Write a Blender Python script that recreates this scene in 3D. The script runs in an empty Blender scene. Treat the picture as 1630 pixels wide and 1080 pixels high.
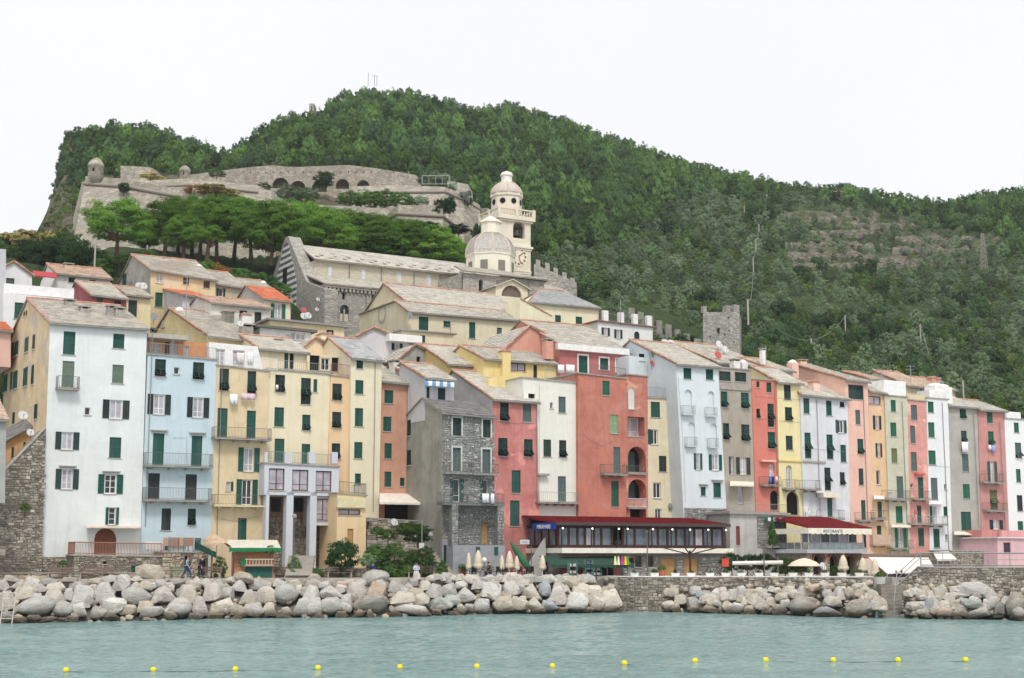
import bpy,bmesh,math,random
import numpy as np
from mathutils import Vector,Matrix,noise
from mathutils.geometry import tessellate_polygon
SC=bpy.context.scene
COL=SC.collection
R=random.Random(7)
# ------------------------------------------------------------------ camera, sky, sun, exposure
FPX,CX,CY,HORIZON,CAMZ=2264.0,815.0,540.0,885.0,4.8
PITCH=math.atan((HORIZON-CY)/FPX)
cam=bpy.data.objects.new('camera',bpy.data.cameras.new('camera'))
COL.objects.link(cam)
cam.data.sensor_width=36.0
cam.data.lens=FPX/1630.0*36.0
cam.data.clip_end=6000
cam.data.clip_start=1
cam.location=(0,0,CAMZ)
cam.rotation_euler=(math.pi/2+PITCH,0,0)
SC.camera=cam
SUN_EL,SUN_AZ=math.radians(52),math.radians(172)      # azimuth clockwise from +Y
w=bpy.data.worlds.new('World');SC.world=w;w.use_nodes=True
nt=w.node_tree;nt.nodes.clear()
sky=nt.nodes.new('ShaderNodeTexSky');sky.sky_type='NISHITA';sky.sun_disc=False
sky.sun_elevation=SUN_EL;sky.sun_rotation=SUN_AZ;sky.air_density=1.0;sky.dust_density=4.0;sky.ozone_density=1.0
mixw=nt.nodes.new('ShaderNodeMix');mixw.data_type='RGBA';mixw.inputs[0].default_value=0.93
mixw.inputs[7].default_value=(11.6,11.7,11.95,1)       # the closed cloud layer
bg=nt.nodes.new('ShaderNodeBackground');bg.inputs[1].default_value=0.0635
wo=nt.nodes.new('ShaderNodeOutputWorld')
nt.links.new(sky.outputs[0],mixw.inputs[6]);cn=nt.nodes.new('ShaderNodeTexNoise');cn.inputs['Scale'].default_value=2.2;cn.inputs['Detail'].default_value=5;tcw=nt.nodes.new('ShaderNodeTexCoord');nt.links.new(tcw.outputs['Generated'],cn.inputs['Vector'])
crw=nt.nodes.new('ShaderNodeValToRGB');crw.color_ramp.elements[0].position=.3;crw.color_ramp.elements[0].color=(.955,.96,.97,1);crw.color_ramp.elements[1].position=.62;nt.links.new(cn.outputs[0],crw.inputs[0])
mxc=nt.nodes.new('ShaderNodeMix');mxc.data_type='RGBA';mxc.blend_type='MULTIPLY';mxc.inputs[0].default_value=1;nt.links.new(mixw.outputs[2],mxc.inputs[6]);nt.links.new(crw.outputs[0],mxc.inputs[7]);nt.links.new(mxc.outputs[2],bg.inputs[0]);nt.links.new(bg.outputs[0],wo.inputs[0])
sun=bpy.data.objects.new('sun',bpy.data.lights.new('sun','SUN'));COL.objects.link(sun)
sun.data.energy=1.42;sun.data.angle=math.radians(14);sun.data.color=(1.0,0.965,0.92)
sd=Vector((math.sin(SUN_AZ)*math.cos(SUN_EL),math.cos(SUN_AZ)*math.cos(SUN_EL),math.sin(SUN_EL)))
sun.rotation_euler=sd.to_track_quat('Z','Y').to_euler()
vs=SC.view_settings
vs.view_transform='Standard';vs.look='None';vs.gamma=1;vs.exposure=0.52;vs.use_curve_mapping=False
SC.render.engine='CYCLES'
SC.cycles.max_bounces=6;SC.cycles.diffuse_bounces=3;SC.cycles.glossy_bounces=3;SC.cycles.transparent_max_bounces=8
SC.cycles.use_denoising=True
# ------------------------------------------------------------------ projection helpers: photograph pixel -> place
SP,CP=math.sin(PITCH),math.cos(PITCH)
def ray(px,py):
 dx,dy=px-CX,CY-py
 return Vector((dx,FPX*CP-dy*SP,FPX*SP+dy*CP))
def P(px,py,Y):
 d=ray(px,py)
 return Vector((0,0,CAMZ))+d*(Y/d.y)
def at(px,Y,z):
 k=(z-CAMZ)/Y
 dy=FPX*(k*CP-SP)/(CP+k*SP)
 return Vector(((px-CX)*Y/(FPX*CP-dy*SP),Y,z))
TH=math.radians(29.5)
EU=Vector((math.cos(TH),math.sin(TH),0));IN=Vector((-math.sin(TH),math.cos(TH),0))
A0=P(70,885,116.0)
A0.z=0
def uz(px,py,off):
 """pixel -> (u along the row of houses, z) on the vertical plane set back by off"""
 d=ray(px,py);o=Vector((0,0,CAMZ))
 t=(off-(o-A0).dot(IN))/d.dot(IN)
 p=o+d*t
 return (p-A0).dot(EU),p.z
def uwz(u,wv,z):
 return Vector((A0.x,A0.y,0))+EU*u+IN*wv+Vector((0,0,z))
def interp(x,pts):
 if x<=pts[0][0]:return pts[0][1]
 for (a,b),(c,d) in zip(pts,pts[1:]):
  if x<=c:return b+(d-b)*(x-a)/(c-a)
 return pts[-1][1]
def fY(px):
 u,z=uz(px,885,0);return uwz(u,0,0).y
def lin(c):
 return tuple((v/12.92 if v<=.04045 else ((v+.055)/1.055)**2.4) for v in (x/255.0 for x in c))
# ------------------------------------------------------------------ mesh and object helpers
class MB:
 def __init__(s):s.v=[];s.f=[];s.m=[]
 def add(s,vs,fs,mi=0):
  b=len(s.v);s.v+=[tuple(v) for v in vs];s.f+=[tuple(b+i for i in f) for f in fs];s.m+=[mi]*len(fs);return s
 def hexa(s,p,mi=0):# 0-3 bottom ring, 4-7 top ring
  return s.add(p,[(3,2,1,0),(4,5,6,7),(0,1,5,4),(1,2,6,5),(2,3,7,6),(3,0,4,7)],mi)
 def box(s,x0,x1,y0,y1,z0,z1,mi=0):
  return s.hexa([(x0,y0,z0),(x1,y0,z0),(x1,y1,z0),(x0,y1,z0),(x0,y0,z1),(x1,y0,z1),(x1,y1,z1),(x0,y1,z1)],mi)
 def tube(s,pts,r,n=6,mi=0,cap=True):
  pts=[Vector(p) for p in pts];rings=[]
  rr=r if isinstance(r,(list,tuple)) else [r]*len(pts)
  b=len(s.v)
  for i,p in enumerate(pts):
   t=(pts[min(i+1,len(pts)-1)]-pts[max(i-1,0)])
   if t.length<1e-9:t=Vector((0,0,1))
   t.normalize()
   a=t.orthogonal().normalized() if abs(t.z)<.99 else Vector((1,0,0))
   if abs(t.z)<.99:a=t.cross(Vector((0,0,1))).normalized()
   c=t.cross(a)
   for k in range(n):
    an=2*math.pi*k/n
    s.v.append(tuple(p+(a*math.cos(an)+c*math.sin(an))*rr[i]))
  for i in range(len(pts)-1):
   for k in range(n):
    s.f.append((b+i*n+k,b+i*n+(k+1) % n,b+(i+1)*n+(k+1) % n,b+(i+1)*n+k));s.m.append(mi)
  if cap:
   s.f.append(tuple(b+k for k in range(n))[::-1]);s.m.append(mi)
   s.f.append(tuple(b+(len(pts)-1)*n+k for k in range(n)));s.m.append(mi)
  return s
 def lathe(s,prof,n=16,c=(0,0,0),mi=0,rot=0.0):
  b=len(s.v);m=len(prof)
  for r,z in prof:
   for k in range(n):
    an=2*math.pi*k/n+rot
    s.v.append((c[0]+r*math.cos(an),c[1]+r*math.sin(an),c[2]+z))
  for i in range(m-1):
   for k in range(n):
    s.f.append((b+i*n+k,b+i*n+(k+1) % n,b+(i+1)*n+(k+1) % n,b+(i+1)*n+k));s.m.append(mi)
  s.f.append(tuple(b+k for k in range(n))[::-1]);s.m.append(mi)
  s.f.append(tuple(b+(m-1)*n+k for k in range(n)));s.m.append(mi)
  return s
 def mesh(s,name,mats,smooth=False):
  me=bpy.data.meshes.new(name);me.from_pydata(s.v,[],s.f)
  mats=mats if isinstance(mats,(list,tuple)) else [mats]
  for m in mats:me.materials.append(m)
  if len(mats)>1:me.polygons.foreach_set('material_index',s.m)
  if smooth:me.polygons.foreach_set('use_smooth',[True]*len(me.polygons))
  me.update();return me
 def build(s,name,mats,parent=None,smooth=False,loc=None,rz=None):
  return link(name,s.mesh(name,mats,smooth),parent,loc,rz)
def link(name,data,parent=None,loc=None,rz=None,scale=None):
 o=bpy.data.objects.new(name,data);COL.objects.link(o)
 if parent is not None:o.parent=parent
 if loc is not None:o.location=loc
 if rz is not None:o.rotation_euler=(0,0,rz)
 if scale is not None:o.scale=scale
 return o
def tag(o,label=None,cat=None,group=None,kind=None):
 if label:o['label']=label
 if cat:o['category']=cat
 if group:o['group']=group
 if kind:o['kind']=kind
 return o
def thing(name,label,cat,loc=(0,0,0),rz=0.0,group=None):
 return tag(link(name,None,None,loc,rz),label,cat,group,'thing')
# ------------------------------------------------------------------ materials
MATS={}
def newmat(name):
 m=bpy.data.materials.new(name);m.use_nodes=True
 t=m.node_tree;return m,t,t.nodes['Principled BSDF']
def N(t,typ,**kw):
 n=t.nodes.new(typ)
 for k,v in kw.items():setattr(n,k,v)
 return n
def ramp(t,src,stops):
 r=N(t,'ShaderNodeValToRGB');e=r.color_ramp.elements
 while len(e)<len(stops):e.new(.5)
 for el,(p,c) in zip(e,stops):el.position=p;el.color=tuple(c[:3])+(1,) if not isinstance(c,(int,float)) else (c,c,c,1)
 t.links.new(src,r.inputs[0]);return r.outputs[0]
def mixc(t,fac,a,b,blend='MIX'):
 n=N(t,'ShaderNodeMix',data_type='RGBA',blend_type=blend)
 for s,v in ((0,fac),(6,a),(7,b)):
  if hasattr(v,'links') or hasattr(v,'is_linked'):t.links.new(v,n.inputs[s])
  elif isinstance(v,(int,float)):n.inputs[s].default_value=v
  else:n.inputs[s].default_value=tuple(v[:3])+(1,)
 return n.outputs[2]
def nz(t,scale,detail=4,rough=.6,coord='Object',stretch=None,dist=0.0):
 tc=N(t,'ShaderNodeTexCoord');o=tc.outputs[coord]
 if stretch:
  mp=N(t,'ShaderNodeMapping');mp.inputs['Scale'].default_value=stretch;t.links.new(o,mp.inputs[0]);o=mp.outputs[0]
 n=N(t,'ShaderNodeTexNoise');n.inputs['Scale'].default_value=scale;n.inputs['Detail'].default_value=detail
 n.inputs['Roughness'].default_value=rough;n.inputs['Distortion'].default_value=dist
 t.links.new(o,n.inputs['Vector']);return n.outputs[0]
def bump(t,b,src,strength=.3,dist=.05):
 n=N(t,'ShaderNodeBump');n.inputs['Strength'].default_value=strength;n.inputs['Distance'].default_value=dist
 t.links.new(src,n.inputs['Height']);t.links.new(n.outputs[0],b.inputs['Normal'])
def plain(name,c,rough=.6,metal=0.0,srgb=True,var=.12,scale=2.0,spec=.3):
 k=('plain',name)
 if k in MATS:return MATS[k]
 m,t,b=newmat(name);c=lin(c) if srgb else c
 f=nz(t,scale,5)
 col=mixc(t,ramp(t,f,[(.3,0),(.7,1)]),[x*(1-var) for x in c],[min(1,x*(1+var)) for x in c])
 if name[:7]=='shutter':# each leaf weathers on its own
  oi=N(t,'ShaderNodeObjectInfo');col=mixc(t,ramp(t,oi.outputs['Random'],[(0,0),(1,.3)]),col,[x*.5+.09 for x in c])
 t.links.new(col,b.inputs['Base Color']);b.inputs['Roughness'].default_value=rough;b.inputs['Metallic'].default_value=metal
 b.inputs['Specular IOR Level'].default_value=spec
 MATS[k]=m;return m
def plaster(c,wear=.5,patch=None):
 """painted lime render: mottling, rain streaks, patches where the paint has worn"""
 k=('plaster',tuple(c),wear,patch)
 if k in MATS:return MATS[k]
 m,t,b=newmat('plaster');c=lin(c);lu=.3*c[0]+.55*c[1]+.15*c[2];k_=.2 if c[0]>2*c[2] else .06;c=[(x+(lu-x)*k_)*(1.1 if k_>.2 else 1) for x in c]
 big=nz(t,.45,7,.7,dist=.5);fine=nz(t,5,4,.7);streak=nz(t,1.6,5,.6,stretch=(1,1,.09),dist=.4)
 wear=min(1,wear*1.25+.08);d=[x*(1-.3*wear) for x in c];l=[min(.84,x+(.8-x)*.12*wear) for x in c]
 col=mixc(t,ramp(t,big,[(.32,0),(.68,1)]),d,l)
 dirt=[c[0]*.62,c[1]*.6,c[2]*.56]
 col=mixc(t,ramp(t,streak,[(.52,0),(.78,.75*wear)]),col,dirt)
 col=mixc(t,ramp(t,fine,[(.35,.0),(.75,.3*wear)]),col,[x*.7 for x in c])
 if patch:
  p=nz(t,.5,5,.6,dist=.8)
  col=mixc(t,ramp(t,p,[(.55,0),(.6,.75)]),col,lin(patch))
 t.links.new(col,b.inputs['Base Color']);b.inputs['Roughness'].default_value=.92;b.inputs['Specular IOR Level'].default_value=.15
 bump(t,b,fine,.25,.03)
 MATS[k]=m;return m
def island_mat(name,stops,rough=.85,bscale=3.0,stain=None,objcol=False):
 """each loose piece (stone, slate, leaf) takes its own tone"""
 if name in MATS:return MATS[name]
 m,t,b=newmat(name)
 g=N(t,'ShaderNodeNewGeometry');col=ramp(t,g.outputs['Random Per Island'],[(p,lin(c)) for p,c in stops])
 f=nz(t,bscale,6,.7)
 col=mixc(t,ramp(t,f,[(.35,0),(.7,.45)]),col,mixc(t,.5,col,(0.02,0.02,0.018)))
 if stain:
  s=nz(t,.45,5,.65);col=mixc(t,ramp(t,s,[(.5,0),(.66,.7)]),col,lin(stain))
 t.links.new(col,b.inputs['Base Color']);b.inputs['Roughness'].default_value=rough;b.inputs['Specular IOR Level'].default_value=.2
 bump(t,b,f,.5,.05);MATS[name]=m;return m
def masonry(name,c1,c2,mortar,scale,stretch=(1,1,1.9),stain=None):
 """small rubble masonry too far off to tell the stones apart"""
 if name in MATS:return MATS[name]
 m,t,b=newmat(name)
 tc=N(t,'ShaderNodeTexCoord');mp=N(t,'ShaderNodeMapping');mp.inputs['Scale'].default_value=stretch
 t.links.new(tc.outputs['Object'],mp.inputs[0])
 v=N(t,'ShaderNodeTexVoronoi');v.inputs['Scale'].default_value=scale;t.links.new(mp.outputs[0],v.inputs['Vector'])
 ve=N(t,'ShaderNodeTexVoronoi',feature='DISTANCE_TO_EDGE');ve.inputs['Scale'].default_value=scale;t.links.new(mp.outputs[0],ve.inputs['Vector'])
 sep=N(t,'ShaderNodeSeparateColor');t.links.new(v.outputs['Color'],sep.inputs[0])
 col=ramp(t,sep.outputs[0],[(0,lin(c1)),(1,lin(c2))])
 big=nz(t,.12,6,.65);col=mixc(t,ramp(t,big,[(.4,0),(.65,.55)]),col,mixc(t,.55,col,lin(mortar)))
 if stain:
  s=nz(t,.5,6,.7,stretch=(1,1,.25));col=mixc(t,ramp(t,s,[(.52,0),(.7,.75)]),col,lin(stain))
 col=mixc(t,ramp(t,ve.outputs['Distance'],[(.02,.75),(.09,0)]),col,lin(mortar))
 t.links.new(col,b.inputs['Base Color']);b.inputs['Roughness'].default_value=.95;b.inputs['Specular IOR Level'].default_value=.1
 bump(t,b,ve.outputs['Distance'],.7,.12);MATS[name]=m;return m
def leaf(name,c1,c2,c3=None,trans=.25):
 if name in MATS:return MATS[name]
 m=bpy.data.materials.new(name);m.use_nodes=True;t=m.node_tree;t.nodes.clear()
 g=N(t,'ShaderNodeNewGeometry');oi=N(t,'ShaderNodeObjectInfo')
 a=ramp(t,g.outputs['Random Per Island'],[(0,lin(c1)),(1,lin(c2))])
 hs=N(t,'ShaderNodeHueSaturation')
 mr=N(t,'ShaderNodeMapRange');mr.inputs[3].default_value=.55;mr.inputs[4].default_value=1.5
 t.links.new(oi.outputs['Random'],mr.inputs[0]);t.links.new(mr.outputs[0],hs.inputs['Value'])
 mul=N(t,'ShaderNodeMath',operation='MULTIPLY');mul.inputs[1].default_value=7.31;t.links.new(oi.outputs['Random'],mul.inputs[0])
 fr=N(t,'ShaderNodeMath',operation='FRACT');t.links.new(mul.outputs[0],fr.inputs[0])
 col=mixc(t,ramp(t,fr.outputs[0],[(.3,0),(1,.8)]),a,lin(c3 or c2))
 t.links.new(col,hs.inputs['Color'])
 d=N(t,'ShaderNodeBsdfDiffuse');tr=N(t,'ShaderNodeBsdfTranslucent');mx=N(t,'ShaderNodeMixShader');mx.inputs[0].default_value=trans
 o=N(t,'ShaderNodeOutputMaterial')
 t.links.new(hs.outputs[0],d.inputs[0]);t.links.new(hs.outputs[0],tr.inputs[0])
 t.links.new(d.outputs[0],mx.inputs[1]);t.links.new(tr.outputs[0],mx.inputs[2]);t.links.new(mx.outputs[0],o.inputs[0])
 MATS[name]=m;return m
def glassy(name,c,rough=.06):
 k=('glassy',name)
 if k in MATS:return MATS[k]
 m,t,b=newmat(name);f=nz(t,1.1,3)
 c=lin(c);col=mixc(t,ramp(t,f,[(.35,0),(.65,1)]),[x*.75 for x in c],[min(1,x*1.2) for x in c])
 t.links.new(col,b.inputs['Base Color']);b.inputs['Roughness'].default_value=rough;b.inputs['Specular IOR Level'].default_value=.5
 MATS[k]=m;return m
SHUT={'g':plain('shutter_green',(16,80,68),.6),'n':plain('shutter_dark',(26,56,52),.55),'k':plain('shutter_black',(28,42,42),.55),
  'w':plain('shutter_faded',(104,122,106),.8,var=.3,scale=6),'v':plain('shutter_olive',(112,120,80),.8,var=.2),
  'b':plain('shutter_brown',(92,66,52),.7),'l':plain('shutter_pale',(136,172,128),.8,var=.2),'y':plain('shutter_grey',(84,104,102),.7,var=.2),
  'e':plain('shutter_emerald',(22,100,74),.55),'W':plain('shutter_white',(222,220,216),.6),'r':plain('wood_door',(120,66,48),.7,var=.3,scale=5),
  't':plain('wood_pine',(176,138,92),.7,var=.25,scale=5)}
WHITE=plain('white_paint',(228,226,222),.6)
FRAMEB=plain('brown_frame',(96,52,46),.6)
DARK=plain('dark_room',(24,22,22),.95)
PANE_L=glassy('pane_curtain',(172,168,176));PANE_D=glassy('pane_dark',(44,46,52));PANE_B=glassy('pane_sea',(96,108,116),.08)
IRON=plain('iron',(104,104,102),.6);IRON_L=plain('iron_grey',(150,152,150),.6);LEAD=plain('gutter',(132,132,126),.6)
STEEL=plain('steel',(112,114,118),.55)
STONE_SILL=plain('sill_stone',(176,172,164),.85)
CONC=plain('concrete',(158,154,146),.9,var=.25)
SLATE=island_mat('slate',[(0,(196,190,178)),(.4,(214,208,196)),(.75,(180,176,168)),(1,(224,218,204))],.8,2.5)
SLATE_B=island_mat('slate_blue',[(0,(186,186,186)),(.5,(204,204,202)),(1,(170,170,170))],.75,2.5)
SLATE_W=island_mat('slate_warm',[(0,(202,198,187)),(.5,(220,215,203)),(1,(188,184,173))],.8,2.5)
SLATE_D=island_mat('slate_dark',[(0,(136,134,134)),(.5,(158,154,152)),(1,(120,118,118))],.75,2.5)
TILE_O=island_mat('tile_orange',[(0,(222,140,108)),(.5,(230,158,126)),(1,(206,126,98))],.8,3)
TILE_R=island_mat('tile_red',[(0,(116,30,36)),(.5,(132,38,42)),(1,(102,26,32))],.7,3)
TILE_P=island_mat('tile_pink',[(0,(208,184,166)),(.5,(220,200,182)),(1,(190,166,148))],.8,3)
COPPO=island_mat('coppo',[(0,(198,146,124)),(.5,(208,164,142)),(1,(176,130,112))],.85,3)
RUBBLE=island_mat('rubble',[(0,(118,112,104)),(.3,(164,156,144)),(.6,(186,176,162)),(.8,(132,124,114)),(1,(222,212,196))],.95,4,stain=(120,112,94))
RUBBLE_G=island_mat('rubble_grey',[(0,(138,139,138)),(.5,(170,170,165)),(.8,(150,150,146)),(1,(208,206,198))],.95,4)
RUBBLE_W=island_mat('rubble_warm',[(0,(176,162,142)),(.5,(212,198,174)),(1,(152,142,126))],.95,4)
MORTAR=plain('mortar',(122,114,104),.95,var=.3,scale=4)
MORTAR_G=plain('mortar_grey',(118,118,114),.95,var=.25,scale=4)
FORT=masonry('fort_stone',(148,143,131),(190,182,167),(132,125,114),1.2,(1,1,2.0),stain=(144,128,108))
CHURCH=masonry('church_stone',(150,147,140),(184,179,169),(138,134,126),1.3,(1,1,2.6))
CHURCH_L=masonry('church_stone_pale',(186,178,160),(200,192,174),(178,170,152),1.6,(1,1,2.6))
BARK=plain('bark',(96,78,66),.95,var=.3,scale=4)
# ------------------------------------------------------------------ shared pieces of houses
def shutter_mesh(mat):
 k=('shm',mat.name)
 if k in MATS:return MATS[k]
 b=MB()
 for x0,x1,z0,z1 in ((0,.09,0,1),(.91,1,0,1),(.09,.91,0,.05),(.09,.91,.95,1),(.09,.91,.47,.53)):
  b.box(x0,x1,-.02,.02,z0,z1)
 for z0,z1 in ((.05,.47),(.53,.95)):
  n=9
  for i in range(n):
   a=z0+(z1-z0)*i/n;c=z0+(z1-z0)*(i+1)/n
   b.add([(.09,-.016,a),(.91,-.016,a),(.91,.012,c),(.09,.012,c)],[(0,1,2,3)])
   b.add([(.09,.012,c),(.91,.012,c),(.91,-.016,c),(.09,-.016,c)],[(0,1,2,3)])
 MATS[k]=b.mesh('shutter',mat);return MATS[k]
def door_mesh(mat):
 k=('dm',mat.name)
 if k in MATS:return MATS[k]
 b=MB();b.box(0,1,-.02,.02,0,1)
 for z0,z1 in ((.06,.46),(.53,.94)):
  b.box(.12,.88,-.035,-.021,z0,z1)
 MATS[k]=b.mesh('door_leaf',mat);return MATS[k]
def baluster_rail(b,pts,h,gap=.14,r=.009):
 """iron railing along a polyline of floor points"""
 for p,q in zip(pts,pts[1:]):
  p,q=Vector(p),Vector(q);L=(q-p).length;n=max(2,int(L/gap))
  b.tube([p+Vector((0,0,h)),q+Vector((0,0,h))],r*1.9,4);b.tube([p+Vector((0,0,.08)),q+Vector((0,0,.08))],r*1.5,4)
  for i in range(n+1):
   c=p.lerp(q,i/n);b.tube([c,c+Vector((0,0,h))],r*(1.8 if i in (0,n) else 1),4,cap=False)
def slates(name,mat,parent,E0,E1,R1,R0,size=(.62,.36),rnd=1.0,thick=.045,lift=.03):
 """courses of separate slabs from the eave E0-E1 up to the ridge R0-R1, joined in one mesh"""
 E0,E1,R1,R0=map(Vector,(E0,E1,R1,R0));L=max((E1-E0).length,(R1-R0).length);H=((R0-E0).length+(R1-E1).length)/2
 nrm=(E1-E0).cross(R0-E0).normalized()
 if nrm.z<0:nrm=-nrm
 rows=max(2,int(H/size[1]));n=max(2,int(L/size[0]));mb=MB()
 for j in range(rows):
  a,c=j/rows,min(1,(j+1.25)/rows);sh=.5*(j % 2)
  xs=[max(0,min(1,(i+sh-.5+R.uniform(-.18,.18)*rnd)/n)) for i in range(n+2)]
  xs[0]=0;xs[-1]=1
  pt=lambda x,y:(E0.lerp(E1,x)).lerp(R0.lerp(R1,x),y)
  for x0,x1 in zip(xs,xs[1:]):
   if x1-x0<.15/n:continue
   up=nrm*(lift+thick+R.uniform(0,.03)*rnd);dn=nrm*.004;g=.012/n
   j0=R.uniform(-.25,.25)*rnd/rows*.5 if j else R.uniform(-.5,0)*.3/rows
   q0,q1,q2,q3=pt(x0+g,a+j0),pt(x1-g,a+j0),pt(x1-g,c),pt(x0+g,c)
   mb.add([q0+dn,q1+dn,q0+up,q1+up,q2+nrm*.02,q3+nrm*.02],
    [(0,1,3,2),(2,3,4,5),(0,2,5),(1,4,3)])
 o=mb.build(name,mat,parent);o['kind']='stuff';return o
def coppi(mb,p,q,r=.1,seg=.42):
 p,q=Vector(p),Vector(q);L=(q-p).length;n=max(1,int(L/seg))
 for i in range(n):
  a,c=p.lerp(q,i/n),p.lerp(q,(i+1.12)/n if i<n-1 else 1)
  k=R.uniform(.9,1.1);mb.tube([a+Vector((0,0,R.uniform(0,.03))),c],[r*k,r*.82*k],6)
def stone_facing(name,mat,parent,fn,u0,u1,z0,z1,inside=None,size=(.34,.19),thick=.08,holes=()):
 """rubble wall: separate irregular stones standing proud of the mortar; fn(u, z, out) -> local point"""
 mb=MB();j=lambda k:R.uniform(-k,k);su=u0
 while su<u1-.02:
  sw=min(R.uniform(1.6,3.2)*size[0],u1-su);sw=u1-su if u1-su-sw<.3 else sw;z=z0-R.uniform(0,size[1])
  while z<z1-.05:
   h=min(size[1]*R.uniform(.5,1.6),z1-z);zz=max(z,z0);u=su+j(.1)
   while u<su+sw-.05:
    wd=size[0]*R.uniform(.4,1.5);a,c=max(u,u0),min(u+wd,u1,su+sw+R.uniform(-.02,.12));u+=wd
    if c-a<.09 or z+h-zz<.06:continue
    mu,mz=(a+c)/2,(zz+z+h)/2
    if inside and not inside(mu,mz):continue
    if any(hx0-.02<c and hx1+.02>a and hz0-.02<z+h and hz1+.02>zz for hx0,hx1,hz0,hz1 in holes):continue
    g=.016;o=thick*R.uniform(.3,1.2)
    base=[(a+g+j(.03),zz+g+j(.03)),(c-g+j(.03),zz+g+j(.03)),(c-g+j(.04),z+h-g+j(.03)),(a+g+j(.04),z+h-g+j(.03))]
    top=[(mu+(x-mu)*.72,mz+(y-mz)*.68) for x,y in base]
    v=[fn(x,y,0) for x,y in base]+[fn(x,y,o*R.uniform(.8,1.2)) for x,y in top]
    mb.add(v,[(4,5,6,7),(0,1,5,4),(1,2,6,5),(2,3,7,6),(3,0,4,7)])
   z+=h
  su+=sw
 o=mb.build(name,mat,parent);o['kind']='stuff';return o
def holed(mb,outer,holes,fn,mi=0,depth=.15,rmi=None):
 """wall face with openings; fn(x, z, w) -> point (w inward); the openings get reveals"""
 polys=[[Vector((x,z,0)) for x,z in outer]]+[[Vector((x,z,0)) for x,z in h] for h in holes]
 flat=[p for q in polys for p in q]
 tris=tessellate_polygon(polys)
 fs=[]
 for t in tris:
  a,b_,c=(flat[i] for i in t)
  fs.append(t if (b_-a).cross(c-a).z>0 else tuple(reversed(t)))
 mb.add([fn(p.x,p.y,0) for p in flat],fs,mi)
 for h in holes:
  n=len(h)
  vs=[fn(x,z,0) for x,z in h]+[fn(x,z,depth) for x,z in h]
  mb.add(vs,[(i,(i+1) % n,n+(i+1) % n,n+i) for i in range(n)],rmi if rmi is not None else mi)
def inpoly(x,z,poly):
 r=False
 for (a,b),(c,d) in zip(poly,poly[1:]+poly[:1]):
  if (b>z) !=(d>z) and x<(c-a)*(z-b)/(d-b)+a:r=not r
 return r
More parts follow.
